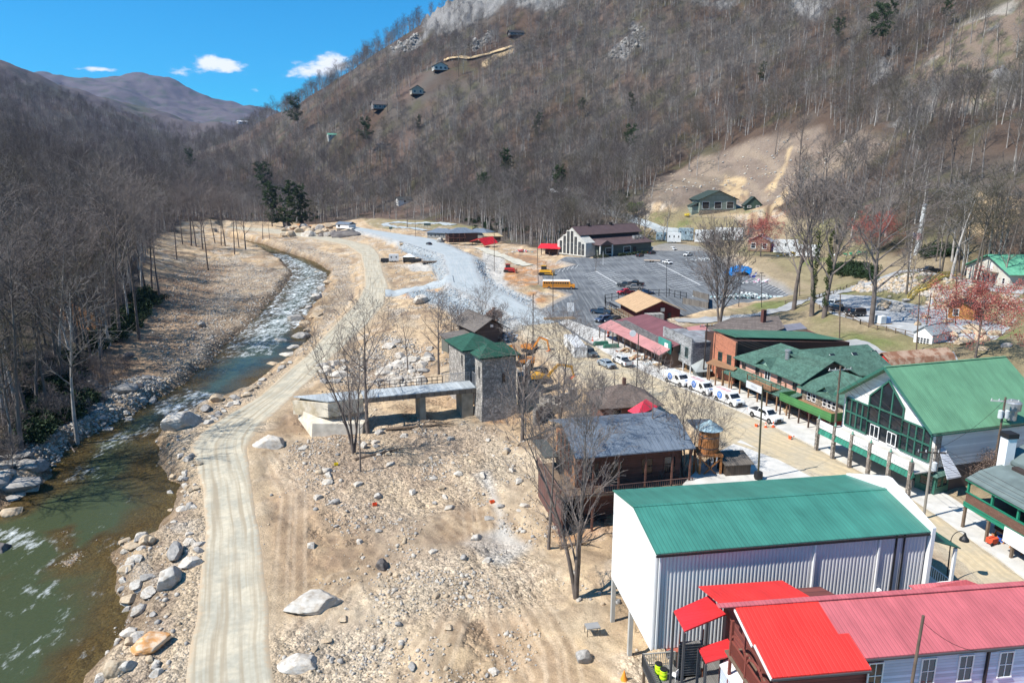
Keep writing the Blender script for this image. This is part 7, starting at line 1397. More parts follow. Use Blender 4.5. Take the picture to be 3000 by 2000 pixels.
# ---------------------------------------------------------------- vehicles
TYRE = mat('tyre', (.018, .018, .018), rough=.85); RIM = mat('rim', (.35, .35, .36), rough=.35, metal=.7); HL_ = mat('headlight', (.7, .72, .72), rough=.15); TL_ = mat('tail_light', (.45, .01, .01), rough=.3); CHR = mat('dark_trim', (.03, .03, .032), rough=.5)
CARG = mat('car_glass', (.012, .015, .018), rough=.05, spec=.8)
def paint(name, c): return M('paint_' + name, c, rough=.28, var=.03, vs=4, spec=.6, coat=.4)
def vehicle(kind, col, name, label, cat, loc, rz, group=None, proto={}):
    key = (kind, tuple(col))
    if key in proto:
        return dup(proto[key], loc, rz, label, group)
    t = thing(name, label, cat, loc, rz, group); P_ = paint('_'.join(str(int(x * 100)) for x in col), col)
    if kind == 'pickup': Ln, W, prof, cab = 5.7, 1.95, [(-2.85,.5),(-2.85,1.15),(-.85,1.18),(-.85,1.2),(1.2,1.2),(2.7,1.08),(2.85,.9),(2.85,.45),(-2.85,.45)], [(-.95,1.18),(-.75,1.82),(.75,1.85),(1.45,1.2)]
    elif kind == 'suv': Ln, W, prof, cab = 4.8, 1.9, [(-2.4,.5),(-2.42,1.1),(1.1,1.15),(2.3,1.02),(2.4,.85),(2.4,.42),(-2.4,.42)], [(-2.4,1.1),(-2.2,1.72),(.5,1.75),(1.2,1.12)]
    elif kind == 'sedan': Ln, W, prof, cab = 4.7, 1.82, [(-2.35,.45),(-2.35,.98),(-1.6,1.02),(1.0,.98),(2.2,.85),(2.35,.7),(2.35,.35),(-2.35,.35)], [(-1.75,1.0),(-1.1,1.42),(.2,1.45),(1.15,.97)]
    elif kind == 'van': Ln, W, prof, cab = 5.7, 2.0, [(-2.85,.45),(-2.85,2.05),(-2.7,2.15),(1.0,2.15),(1.75,1.35),(2.65,1.15),(2.85,.9),(2.85,.4),(-2.85,.4)], [(.95,1.3),(1.0,2.02),(1.12,2.05),(1.8,1.32)]
    elif kind == 'jeep': Ln, W, prof, cab = 4.6, 1.85, [(-2.3,.6),(-2.3,1.15),(.8,1.2),(2.1,1.15),(2.2,1.0),(2.2,.5),(-2.3,.5)], [(-2.25,1.15),(-2.2,1.85),(.6,1.85),(.95,1.2)]
    w2 = W / 2
    def ring(y, s, zz=0): return [(x * (1 if abs(x) < Ln * .3 else 1 - (1 - s) * .25), y, z) for x, z in prof]
    mb = MB(); n = len(prof)
    mb.loft([ring(-w2, .85), ring(-w2 + .12, 1), ring(w2 - .12, 1), ring(w2, .85)]); mb.build('body', P_, t, bevel=.05)
    mb = MB(); cy = w2 - .14
    r0 = [(x, -cy + (.12 if z > 1.4 else .0), z) for x, z in cab]; r1 = [(x, cy - (.12 if z > 1.4 else .0), z) for x, z in cab]
    if kind != 'van':
        MB().loft([r0, r1]).build('cabin', P_, t, bevel=.06)
        q = lambda k, s: ((cab[k][0] + sum(c[0] for c in cab) / 4 * 0), 0)
        xs = [c[0] for c in cab]; z0_, z1_ = cab[0][1] + .08, cab[1][1] - .1
        for sg in (-1, 1):
            y0 = sg * (cy + .012); y1 = sg * (cy - .10); MB().poly([(xs[0] + .15, y0, z0_), (xs[3] - .25, y0, z0_), (xs[2] - .08, y1, z1_), (xs[1] + .12, y1, z1_)]).build('side_window', CARG, t)
        MB().poly([(xs[3] - .02, -cy + .1, cab[3][1] + .06), (xs[3] - .02, cy - .1, cab[3][1] + .06), (xs[2] + .05, cy - .2, cab[2][1] - .05), (xs[2] + .05, -cy + .2, cab[2][1] - .05)]).build('windscreen', CARG, t)
        MB().poly([(xs[0] - .015, -cy + .1, z0_), (xs[0] - .015, cy - .1, z0_), (xs[1] - .02, cy - .2, z1_), (xs[1] - .02, -cy + .2, z1_)]).build('rear_window', CARG, t)
    else:
        MB().poly([(1.03, -w2 + .2, 2.10), (1.03, w2 - .2, 2.10), (1.78, w2 - .12, 1.38), (1.78, -w2 + .12, 1.38)]).build('windscreen', CARG, t)
        for sg in (-1, 1): MB().poly([(.35, sg * (w2 + .012), 1.25), (1.55, sg * (w2 + .012), 1.25), (.98, sg * (w2 + .012), 1.85), (.35, sg * (w2 + .012), 1.85)]).build('side_window', CARG, t)
        o = MB().ext([(x, -w2 - .02, z) for x, z in [(-1.0 + .62 * math.cos(a * .35), 1.32 + .62 * math.sin(a * .35)) for a in range(18)]], (0, -.01, 0)).build('emblem', paint('blue_emblem', (.02, .16, .55)), t)
        m2 = MB(); rr_ = random.Random(3)
        for i in range(9): a = i * .7; r_ = rr_.uniform(.1, .45); x, z = -1.0 + r_ * math.cos(a), 1.32 + r_ * math.sin(a); m2.box(x - .07, x + .07, -w2 - .045, -w2 - .031, z - .05, z + .05)
        m2.build('emblem_marks', WHITE, o)
        MB().box(2.0, 2.5, -.35, .35, 1.2, 1.26).build('bonnet_emblem', paint('blue_emblem', (.02, .16, .55)), t)
    if kind == 'pickup':
        MB().box(-2.75, -1.0, -w2 + .18, w2 - .18, 1.185, 1.2).build('bed', CHR, t)
    r = .40 if kind in ('pickup', 'jeep', 'van') else .34
    for x in (-Ln * .31, Ln * .32):
        for sg in (-1, 1):
            w = MB().tube((x, sg * (w2 - .2), r), (x, sg * (w2 + .03), r), r, r, 18).build('wheel', TYRE, t); MB().tube((x, sg * (w2 + .0), r), (x, sg * (w2 + .045), r), r * .55, r * .5, 12).build('rim', RIM, w)
            MB().tube((x, sg * (w2 - .3), r + .02), (x, sg * (w2 + .012), r + .02), r * 1.2, r * 1.2, 18).build('wheel_arch', CHR, t)
    for sg in (-1, 1):
        MB().box(Ln / 2 - .12, Ln / 2 + .02, sg * w2 * .62 - .17, sg * w2 * .62 + .17, .72, .88).build('headlight', HL_, t); MB().box(-Ln / 2 - .02, -Ln / 2 + .1, sg * w2 * .85 - .09, sg * w2 * .85 + .09, .75, 1.05).build('tail_light', TL_, t)
        MB().box(Ln * .17, Ln * .17 + .12, sg * (w2 + .16) - .1, sg * (w2 + .16) + .1, 1.15, 1.32).build('mirror', CHR, t)
    MB().box(Ln / 2 - .05, Ln / 2 + .04, -w2 * .42, w2 * .42, .55, .92).build('grille', CHR, t); MB().box(Ln / 2 - .06, Ln / 2 + .08, -w2 * .9, w2 * .9, .38, .53).build('bumper', CHR, t); MB().box(-Ln / 2 - .08, -Ln / 2 + .06, -w2 * .9, w2 * .9, .42, .58).build('bumper', CHR, t)
    if kind == 'jeep': MB().tube((-2.35, 0, 1.1), (-2.55, 0, 1.1), .38, .38, 16).build('spare_wheel', TYRE, t)
    proto[key] = t; return t
def put(kind, col, name, label, p, q, cat=None, z=0.05, group=None, off=0):
    """p: photograph point under the vehicle's middle, q: photograph point it faces"""
    a = U(*p, z) if z is not None else R(*p); b_ = U(*q, a.z); return vehicle(kind, col, name, label, cat or name.split('_')[-1], tuple(a + Vector((0, 0, .02 if z is None else 0))), math.atan2(b_.y - a.y, b_.x - a.x) + off, group)
WH = (.72, .72, .71)
for p, q, lb in (((1985, 1124), (2130, 1180), 'white work van with a blue round emblem, farthest of the three in a row'), ((2056, 1149), (2200, 1210), 'white work van with a blue round emblem, middle of the three in a row'), ((2133, 1181), (2280, 1243), 'white work van with a blue round emblem, nearest of the three in a row')):
    t = put('van', WH, 'work_van', lb, p, q, 'van', group='white work vans parked along the kerb')
    if p[0] > 2000:
        m_ = MB()
        for y in (-.6, -.1): m_.beam((-2.4, y, 2.26), (.6, y, 2.26), .03)
        for x in (-2.2, -.9, .4): m_.beam((x, -.8, 2.22), (x, .1, 2.22), .03)
        m_.build('roof_ladder', M('ladder_red', (.6, .1, .1)), t)
put('pickup', WH, 'pickup_truck', 'white pickup truck parked on the pavement in front of the green balcony', (2241, 1228), (2390, 1290), 'truck')
put('sedan', (.28, .33, .37), 'silver_car', 'silver-blue saloon car driving down the sandy street', (1777, 1074), (1840, 1103), 'car')
put('pickup', (.74, .74, .73), 'pickup_truck', 'white pickup truck driving away on the sandy street beside the silver car', (1823, 1067), (1760, 1035), 'truck')
put('suv', (.06, .08, .085), 'dark_car', 'dark green-grey car just behind the white shipping container', (1727, 1042), (1780, 1075), 'car', z=-.0)
put('pickup', (.02, .05, .09), 'pickup_truck', 'small dark blue truck left of the restaurant porch', (1761, 919), (1800, 922), 'truck')
put('suv', (.06, .09, .16), 'blue_car', 'blue estate car parked left of the black one near the restaurant', (1767, 943), (1700, 955), 'car')
put('suv', (.008, .009, .012), 'black_car', 'black car parked right of the blue one near the restaurant', (1795, 946), (1720, 962), 'car')
put('pickup', (.50, .012, .03), 'pickup_truck', 'bright red pickup truck parked in the lot behind the restaurant', (1833, 862), (1780, 866), 'truck')
put('pickup', (.012, .012, .013), 'pickup_truck', 'black pickup truck right of two grey ones in the parking lot', (1862, 836), (1800, 832), 'truck')
put('pickup', (.05, .055, .06), 'pickup_truck', 'dark grey pickup truck, leftmost of the group above the red truck', (1832, 840), (1780, 838), 'truck')
put('pickup', (.22, .21, .20), 'pickup_truck', 'light grey pickup truck directly above the red truck', (1858, 847), (1800, 845), 'truck')
put('sedan', (.02, .05, .12), 'blue_car', 'dark blue car right of the red pickup truck', (1894, 862), (1960, 860), 'car')
put('pickup', WH, 'pickup_truck', 'white pickup truck towing the empty flatbed trailer in the lot', (1955, 773), (2010, 785), 'truck')
put('pickup', (.70, .70, .68), 'pickup_truck', 'white pickup truck parked at the top of the lot right of the white van-like car', (2016, 750), (1960, 758), 'truck')
put('suv', WH, 'white_car', 'white car at the top left corner of the parking rows', (1972, 733), (2030, 745), 'car')
put('suv', (.01, .01, .012), 'black_car', 'black car in front of the sage building by the hedge', (1875, 752), (1930, 742), 'car')
put('sedan', (.02, .022, .025), 'dark_car', 'dark low car right of the black one by the hedge', (1910, 744), (1960, 738), 'car')
put('pickup', WH, 'pickup_truck', 'white truck on the hill drive beside the round green tree', (1821, 634), (1780, 640), 'truck', z=None)
put('sedan', (.008, .009, .01), 'black_car', 'black car alone on the far gravel road', (1257, 717), (1210, 708), 'car', z=.12)
put('pickup', (.012, .018, .03), 'pickup_truck', 'dark pickup truck with a white front in the gravel lot', (2455, 912), (2400, 905), 'truck', z=4.58)
put('jeep', (.008, .008, .009), 'jeep', 'black open-bodied four-wheel drive in the gravel lot', (2506, 926), (2440, 930), 'car', z=4.58)
put('suv', (.6, .62, .62), 'white_car', 'white car mostly hidden behind the dark pickup in the gravel lot', (2440, 898), (2400, 905), 'car', z=4.58)
put('pickup', (.006, .014, .018), 'pickup_truck', 'black pickup truck on the lane left of the cream building', (2722, 799), (2640, 800), 'truck', z=None)
# flatbed
def simple(name, label, cat, loc, rz): return thing(name, label, cat, loc, rz)
a = U(1911, 768, .05); t = simple('flatbed_trailer', 'empty flatbed trailer with a tan deck behind the white pickup', 'trailer', tuple(a), rad(-14)); MB().box(-3.6, 3.4, -1.2, 1.2, .75, .9).build('deck', M('deck_tan', (.45, .34, .24)), t)
for x in (-.8, .3):
    for y in (-1.1, 1.1): MB().tube((x, y - .12, .38), (x, y + .12, .38), .38, n=14).build('wheel', TYRE, t)
MB().beam((3.4, 0, .7), (4.6, 0, .55), .12).build('hitch', CHR, t)
# school bus
a = U(1637, 846, .1); t = simple('school_bus', 'yellow-orange school bus with a white roof parked by the parking lot', 'bus', tuple(a), rad(-4)); BY = paint('bus_yellow', (.72, .27, .02))
MB().ext([(-5.3, -1.2, .6), (3.7, -1.2, .6), (5.3, -1.2, .55), (5.3, -1.2, 1.5), (3.9, -1.2, 1.75), (3.7, -1.2, 2.7), (-5.3, -1.2, 2.7)], (0, 2.4, 0)).build('body', BY, t, bevel=.08)
MB().ext([(-5.3, -1.15, 2.68), (3.75, -1.15, 2.68), (3.5, -1.0, 2.95), (-5.1, -1.0, 2.95)], (0, 2.2, 0)).build('roof', WHITE, t)
for i in range(11): MB().box(-5.0 + i * .76, -5.0 + i * .76 + .6, -1.235, -1.2, 1.85, 2.45).build('window', CARG, t)
MB().box(-5.2, 3.4, -1.23, -1.2, 1.05, 1.13).box(-5.2, 3.4, -1.23, -1.2, 1.5, 1.57).build('black_stripe', CHR, t); MB().box(3.72, 3.78, -1.0, 1.0, 1.85, 2.6).build('windscreen', CARG, t)
for x in (-3.2, 4.1):
    for y in (-1.15, 1.15): w = MB().tube((x, y - .15, .48), (x, y + .15, .48), .5, n=18).build('wheel', TYRE, t); MB().tube((x, y - .18, .48), (x, y - .14, .48), .25, n=12).build('rim', RIM, w)
for y in (-.85, .85): MB().box(5.28, 5.34, y - .15, y + .15, .9, 1.15).build('headlight', HL_, t)
MB().box(5.2, 5.4, -1.2, 1.2, .45, .65).build('bumper', CHR, t)
# shipping container with lettering
a = Vector((12.8, 142.1)); d = Vector((10.9, 159.7)) - a; rz = math.atan2(d.y, d.x); t = simple('shipping_container', 'white ribbed shipping container with black lettering beside the street', 'container', (12.8, 142.1, -.45), rz)
CW_ = mat('container_white', (.66, .66, .65), rough=.5, var=.06); mb = MB(); Lc, Wc, Hc = 12.2, 2.5, 2.8
def corr(p0, p1, nn):
    dx = (p1[0] - p0[0]) / nn; dy = (p1[1] - p0[1]) / nn; ln = math.hypot(dx, dy); ox, oy = dy / ln * .04, -dx / ln * .04; pr = []
    for i in range(nn): x, y = p0[0] + dx * i, p0[1] + dy * i; pr += [(x, y), (x + dx * .2 + ox, y + dy * .2 + oy), (x + dx * .5 + ox, y + dy * .5 + oy), (x + dx * .7, y + dy * .7)]
    pr.append(p1)
    for (xa, ya), (xb, yb) in zip(pr[:-1], pr[1:]): mb.poly([(xa, ya, .15), (xb, yb, .15), (xb, yb, Hc - .12), (xa, ya, Hc - .12)])
corr((0, 0), (0, -Wc), 8); corr((Lc, 0), (0, 0), 36); corr((0, -Wc), (Lc, -Wc), 36); corr((Lc, -Wc), (Lc, 0), 8)
mb.build('walls', CW_, t); MB().box(-.06, Lc + .06, -Wc - .06, .06, Hc - .12, Hc).build('roof', CW_, t); mb = MB()
for x in (0, Lc):
    for y in (0, -Wc): mb.box(x - .08, x + .08, y - .08, y + .08, 0, Hc - .12)
mb.box(-.07, Lc + .07, .0, .07, 0, .15); mb.box(-.07, Lc + .07, -Wc - .07, -Wc, 0, .15); mb.build('frame', CW_, t)
def text(s, size, m, parent, loc, rot, name='lettering'):
    c = bpy.data.curves.new('t', 'FONT'); c.body = s; c.size = size; c.extrude = .006; c.resolution_u = 2
    o = bpy.data.objects.new('t', c); me = bpy.data.meshes.new_from_object(o); me.name = name; me.materials.clear(); me.materials.append(m)
    n = bpy.data.objects.new(name, me); COL.objects.link(n); n.parent = parent; n.location = loc; n.rotation_euler = rot; bpy.data.objects.remove(o); return n
text('MAERSK', 1.15, BLACK, t, (7.9, .10, 1.55), (math.pi / 2, 0, math.pi)); text('SEALAND', 1.0, BLACK, t, (7.9, .10, .5), (math.pi / 2, 0, math.pi))
# excavators, dozer, red loader
YEL_ = paint('machine_yellow', (.75, .38, .02)); YEL2 = paint('machine_orange', (.62, .22, .02))
def excavator(loc, rz, label, m=YEL_, s=1.0, boom=(3.0, 4.3, 5.4, 1.5)):
    t = thing('excavator', label, 'excavator', loc, rz); t.scale = (s,) * 3
    for y in (-1.05, 1.05):
        pr = [(1.7 + .4 * math.cos(a), .42 + .4 * math.sin(a)) for a in np.linspace(-math.pi / 2, math.pi / 2, 7)] + [(-1.7 + .4 * math.cos(a), .42 + .4 * math.sin(a)) for a in np.linspace(math.pi / 2, 1.5 * math.pi, 7)]
        MB().ext([(x, y - .25, z) for x, z in pr], (0, .5, 0)).build('track', TYRE, t)
    MB().box(-1.2, 1.2, -.8, .8, .5, .95).build('undercarriage', CHR, t); MB().ext([(-2.2, -1.25, 1.0), (1.3, -1.25, 1.0), (1.3, -1.25, 1.5), (-.3, -1.25, 1.9), (-2.2, -1.25, 1.9)], (0, 2.5, 0)).build('house', m, t, bevel=.06)
    c = MB().ext([(-.2, .35, 1.5), (1.35, .35, 1.5), (1.2, .4, 2.7), (-.1, .4, 2.8)], (0, .85, 0)).build('cab', CHR, t, bevel=.04); MB().box(.0, 1.1, .33, .345, 1.8, 2.6).build('window', CARG, c); MB().box(-2.3, -1.6, -1.2, 1.2, 1.05, 1.85).build('counterweight', m, t)
    a_, b_, c_, d_ = boom; p0 = (1.1, -.3, 1.5); p1 = (a_, -.3, b_); p2 = (c_, -.3, b_ - .6); p3 = (c_ + .3, -.3, d_)
    MB().beam(p0, p1, .35, .5).beam(p1, p2, .35, .45).build('boom', m, t); MB().beam((p2[0] - .3, -.3, p2[2] + .3), p3, .28, .38).build('stick', m, t)
    MB().tube((1.4, -.3, 1.2), ((a_ + 1.1) / 2, -.3, (b_ + 1.5) / 2 - .1), .08).tube((p1[0] + .6, -.3, p1[2] + .3), (p2[0], -.3, p2[2] + .5), .07).build('ram', STEEL, t)
    x, z = p3[0], p3[2]; MB().ext([(x + .3, -.75, z + .1), (x + .2, -.75, z - .6), (x - .4, -.75, z - .95), (x - .9, -.75, z - .5), (x - .5, -.75, z - .3)], (0, .9, 0)).build('bucket', paint('bucket_orange', (.6, .14, .03)), t); return t
a = U(1588, 1118, -1.2); excavator((a.x, a.y, -1.3), rad(8), 'yellow excavator with a black cab working at the end of the stone wall', s=.95, boom=(3.2, 3.6, 6.0, 1.2))
a = U(1560, 1080, -1.0); excavator((a.x - 1.5, a.y + 3, -1.2), rad(175), 'second yellow excavator, its arm reaching left behind the first one', YEL2, s=.9, boom=(2.6, 4.6, 4.6, 2.2))
a = U(1635, 1050, -.6); excavator((a.x - 5.5, a.y + 7, -.9), rad(-35), 'orange excavator half hidden beside the white container', YEL2, s=.85)
for nm, lb, p, m_, s_c in (('bulldozer', 'yellow bulldozer on the orange soil left of the parking lot', (1598, 806), YEL_, 1.35), ('tracked_loader', 'small red tracked loader on the gravel beside the orange soil', (1492, 797), paint('loader_red', (.5, .02, .02)), 1.25)):
    v = R(*p); t = thing(nm, lb, nm.replace('_', ' '), tuple(v), rad(-15)); t.scale = (s_c,) * 3
    for y in (-1, 1):
        pr = [(1.3 + .45 * math.cos(q), .45 + .45 * math.sin(q)) for q in np.linspace(-math.pi / 2, math.pi / 2, 7)] + [(-1.3 + .45 * math.cos(q), .45 + .45 * math.sin(q)) for q in np.linspace(math.pi / 2, 1.5 * math.pi, 7)]; MB().ext([(x, y - .22, z) for x, z in pr], (0, .44, 0)).build('track', TYRE, t)
    MB().ext([(-1.5, -.75, .6), (1.8, -.75, .6), (1.8, -.75, 1.4), (.2, -.75, 1.6), (-1.5, -.75, 1.5)], (0, 1.5, 0)).build('body', m_, t, bevel=.05); c = MB().box(-1.1, .2, -.65, .65, 1.5, 2.6).build('cab', CHR, t); MB().box(-1.2, .3, -.75, .75, 2.6, 2.72).build('roof', m_, c)
    MB().ext([(2.3, -1.5, .1), (2.15, -1.5, .6), (2.3, -1.5, 1.15), (2.45, -1.5, 1.15), (2.3, -1.5, .6), (2.45, -1.5, .1)], (0, 3, 0)).build('blade', m_, t); MB().beam((0, -1.25, .6), (2.2, -1.25, .5), .15).beam((0, 1.25, .6), (2.2, 1.25, .5), .15).build('push_arm', m_, t)
# yard on the gravel bank
for a, c, w, h, m_, lb in ((1129, 770, 26, 12, CHR, 'low black trailer, leftmost in the gravel yard'), (1154, 768, 28, 22, TWH, 'round-topped white trailer in the gravel yard'), (1218, 769, 34, 10, CHR, 'black low trailer right of the white canopy in the gravel yard'), (1258, 773, 44, 7, WOOD, 'flat timber trailer, rightmost in the gravel yard')): trailer(a, c, w, h, m_, lb)
v = R(1200, 768); t = thing('canopy_tent', 'white canopy tent with a grey-white roof in the gravel yard', 'tent', tuple(v)); mb = MB()
for i in range(4): q = [(-3, -2, 2.6), (3, -2, 2.6), (3, 2, 2.6), (-3, 2, 2.6)]; mb.poly([q[i], q[(i + 1) % 4], (0, 0, 4.2)])
mb.build('roof', TWH, t); MB().box(-2.9, 2.6, 1.9, 2.0, 0, 2.6).box(-2.9, -2.8, -1.9, 1.9, 0, 2.6).build('wall', M('tent_wall', (.42, .38, .3)), t)
for x in (-2.9, 2.9): MB().beam((x, -1.9, 0), (x, -1.9, 2.6), .1).build('post', WHITE, t)

# ---------------------------------------------------------------- poles, wires, lamps, flag
POLE = mat('pole_wood', (.13, .095, .07), rough=.9, var=.3, vs=2); POLD = mat('pole_dark', (.045, .035, .03), rough=.9); INS = mat('insulator', (.5, .5, .5)); XARM = mat('crossarm', (.42, .41, .39), rough=.9)
TOPS = {}
def pole(key, base, top, label, z=None, r=.15, arm=0, m=POLE, tr=0, armr=0.0, name='utility_pole', cat='pole', g=None):
    v = base if isinstance(base, Vector) else (R(*base) if z is None else U(*base, z)); v = Vector(v); zt = ZZ(v.x, v.y, top[1]); px_now = PY(v.x, v.y, zt)[0]
    d = (Vector((v.x, v.y, zt)) - camo.location).length; lean = (top[0] - px_now) * d / FPX; h = zt - v.z
    t = thing(name, label, cat, tuple(v), 0, g); tp = Vector((lean, 0, h)); MB().tube((0, 0, -.5), tp, r, r * .7, 10).build('shaft', m, t); TOPS[key] = v + tp
    if arm:
        a = math.cos(armr), math.sin(armr); c = tp - Vector((0, 0, .5)); MB().beam(c - Vector((a[0], a[1], 0)) * arm, c + Vector((a[0], a[1], 0)) * arm, .11, .14).build('crossarm', XARM if m is POLE else POLD, t)
        for k in (-1, -.45, .45, 1): q = c + Vector((a[0], a[1], 0)) * arm * k * .93; MB().tube(q, q + Vector((0, 0, .28)), .07, .05, 8).build('insulator', INS, t)
    for k in range(tr): q = tp - Vector((.35 if k else -.35, .1, 2.0)); MB().lathe([(.26, q.z - .5), (.28, q.z - .45), (.28, q.z + .4), (.1, q.z + .5)], 14, (q.x, q.y)).build('transformer', M('transformer_grey', (.5, .52, .52), rough=.5), t)
    return t
pole('a', (2059, 1106), (2072, 947), 'dark utility pole with a crossarm before the grey shingled shop', 0, arm=1.5, m=POLD, armr=.3)
pole('b', (2440, 1318), (2463, 1072), 'tall dark utility pole with a pale crossarm beside the green balcony', 0, arm=1.7, armr=.2, r=.17)
pole('c', (2705, 1520), (2733, 1312), 'grey leaning utility pole with a transformer behind the warehouse parapet', 0, arm=1.5, tr=1, armr=-.1, m=mat('pole_grey', (.26, .235, .2), rough=.9))
pole('d', (2902, 1425), (2946, 1163), 'utility pole with two transformers at the right edge before the hall roof', .3, arm=1.5, tr=2, armr=-.2)
v_ = UD(2670, 2000, 37.6); pole('e', Vector((v_.x - .25, v_.y, -4)), (2702, 1802), 'brown pole with a loop of cable before the pink roof', None, r=.12)
TP = pole('f', (2221, 1402), (2235, 1128), 'tall bare dark pole on the concrete terrace', .1, r=.13, m=mat('pole_olive', (.07, .065, .04)))
MB().lathe([(.45, 0), (.55, .3), (.5, .9), (.2, 1.0)], 12).build('coil', BLACK, TP)
t = pole('g', (1864, 1146), (1871, 978), 'dark pole with a white round disc standing in the street edge', 0, r=.11, m=mat('pole_olive2', (.07, .06, .045))); q = TOPS['g'] - t.location; MB().tube(q + Vector((-1, -.1, .1)), q + Vector((-1, 0, .1)), .55, n=20).build('disc', WHITE, t)
pole('h', (1561, 1095), (1562, 860), 'tall thin bare pole behind the excavators', -1, r=.12)
for k, bs, tp_, lb in (('i', (1577, 832), (1574, 715), 'bare pole left of the school bus'), ('j', (1620, 915), (1620, 790), 'bare pole in the planted bed right of the school bus'), ('k', (1448, 795), (1448, 672), 'thin dark pole beside the gravel road bend'), ('l', (1384, 718), (1384, 640), 'dark pole in front of the dark brown building'), ('m', (1218, 695), (1215, 618), 'wooden pole left of the far low building'), ('n', (925, 660), (925, 590), 'pole in front of the far evergreens'), ('o', (2460, 990), (2463, 862), 'brown pole behind the long green roof, on the lawn'), ('p', (2800, 950), (2808, 746), 'tall brown pole rising through the red budding tree'), ('q', (2685, 1030), (2696, 860), 'dark pole right behind the white garage'), ('r', (2714, 955), (2728, 858), 'dark slanted pole with a transformer in the gravel lot'), ('s', (2343, 868), (2344, 765), 'thin yellowish pole on the lawn bank'), ('t', (2775, 985), (2775, 905), 'short brown pole by the orange building')):
    pole(k, bs, tp_, lb, (4.5 if k in 'rp' else None), r=.13, arm=1.0 if k in 'nm' else 0, tr=1 if k == 'r' else 0)
for k, bs, tp_, lb in (('u', (1953, 872), (1953, 770), 'black lamp post behind the restaurant patio'), ('v', (2231, 918), (2232, 800), 'dark lamp post on the lawn in front of the parking lot'), ('w', (2163, 908), (2170, 820), 'thin lamp post right of the big upright tree'), ('x', (1767, 776), (1767, 735), 'white short lamp post at the lot corner')):
    t = pole(k, bs, tp_, lb, 0, r=.09, m=WHITE if k == 'x' else BLACK, name='lamp_post', cat='lamp post'); q = TOPS[k] - t.location; MB().box(q.x - .5, q.x + .5, q.y - .2, q.y + .2, q.z, q.z + .12).build('lamp_head', CHR, t)
t = pole('y', (2774, 1702), (2787, 1582), 'black street lamp with a curved arm and a bell-shaped shade by the warehouse porch', 0, r=.07, m=BLACK, name='street_lamp', cat='street lamp'); q = TOPS['y'] - t.location; mb = MB(); pp = [q + Vector((.75 * (1 - math.cos(a)) , 0, .9 * math.sin(a))) for a in np.linspace(0, 2.2, 9)]
for a_, b_ in zip(pp[:-1], pp[1:]): mb.tube(a_, b_, .035)
mb.build('arm', BLACK, t); e_ = pp[-1]; MB().lathe([(.42, e_.z - .75), (.36, e_.z - .55), (.16, e_.z - .3), (.06, e_.z)], 16, (e_.x, e_.y)).build('lamp_shade', BLACK, t)
def wire(a, b_, sag, label, r=.018, name='power_line'):
    a, b_ = Vector(a), Vector(b_); mb = MB(); n = 14; pr = None
    for i in range(n + 1):
        s_c = i / n; p = a.lerp(b_, s_c) - Vector((0, 0, 4 * sag * s_c * (1 - s_c)))
        if pr is not None: mb.tube(pr - a, p - a, r, n=4)
        pr = p
    o = mb.build(name, POLD); o.location = a; return tag(o, label, 'wire', 'power lines strung between the street poles')
off = Vector((0, 0, -.25)); far_ = Vector((52, 30, 9))
for dx in (-1.5, -.5, .6, 1.5):
    ox = Vector((dx, .2 * dx, 0)); wire(TOPS['a'] + ox + off, TOPS['b'] + ox + off, .9, 'thin dark cable of the bundle strung along the street poles'); wire(TOPS['b'] + ox + off, TOPS['c'] + ox + off, .8, 'thin dark cable of the bundle strung along the street poles'); wire(TOPS['c'] + ox + off, far_ + ox, 1.0, 'thin dark cable of the bundle strung along the street poles')
wire(TOPS['c'] + off, TOPS['d'] + off, .8, 'single cable between the grey leaning pole and the twin-transformer pole'); wire(TOPS['e'] - Vector((0, 0, .4)), Vector((33, 42, 5.4)), .9, 'drooping cable from the brown pole to the pink roof eave')
wire(TOPS['f'] - Vector((0, 0, .3)), TOPS['b'] - Vector((0, 0, 3)), 1.2, 'slack cable from the terrace pole across the street'); wire(TOPS['h'], TOPS['g'], 1.5, 'long slack cable over the street near the container')
wire(UD(740, 592, 600), UD(1010, 590, 640), 2, 'pale cable across the far valley before the evergreens', r=.06)
# flag pole, white column
t = pole('F', (2663, 800), (2676, 680), 'white flagpole flying a striped flag on the bank', 10, r=.09, m=WHITE, name='flagpole', cat='flagpole'); q = TOPS['F'] - t.location; fl = MB(); sr = MB(); wr = MB(); n = 13; fh, fw = 1.7, 2.6
def fp(u, v_): return (q.x + .1 + u * fw, q.y + .25 * math.sin(u * 7), q.z - .2 - v_ * fh - .25 * u)
for k in range(n):
    for i in range(8): (sr if k % 2 == 0 else wr).poly([fp(i / 8, k / n), fp((i + 1) / 8, k / n), fp((i + 1) / 8, (k + 1) / n), fp(i / 8, (k + 1) / n)])
f_ = wr.build('flag', WHITE, t); sr.build('red_stripes', M('flag_red', (.5, .02, .03)), f_); mb = MB(); mb.poly([Vector(fp(0, 0)) - Vector((0, .03, 0)), Vector(fp(.38, 0)) - Vector((0, .03, 0)), Vector(fp(.38, .54)) - Vector((0, .03, 0)), Vector(fp(0, .54)) - Vector((0, .03, 0))]); mb.build('blue_canton', M('flag_blue', (.02, .04, .2)), f_)
v = R(2683, 745); zt = ZZ(v.x, v.y, 605); t = thing('white_column', 'tall white wrapped column standing at the foot of the slope by the flagpole', 'column', tuple(v)); MB().tube((0, 0, -1), (.9, 0, zt - v.z), .75, .62, 10).build('shaft', mat('wrap_white', (.55, .56, .55), rough=.6, var=.3, vs=3), t); MB().lathe([(.8, zt - v.z), (.8, zt - v.z + .5), (.3, zt - v.z + .9)], 10, (.9, 0)).build('cap', STEEL, t)

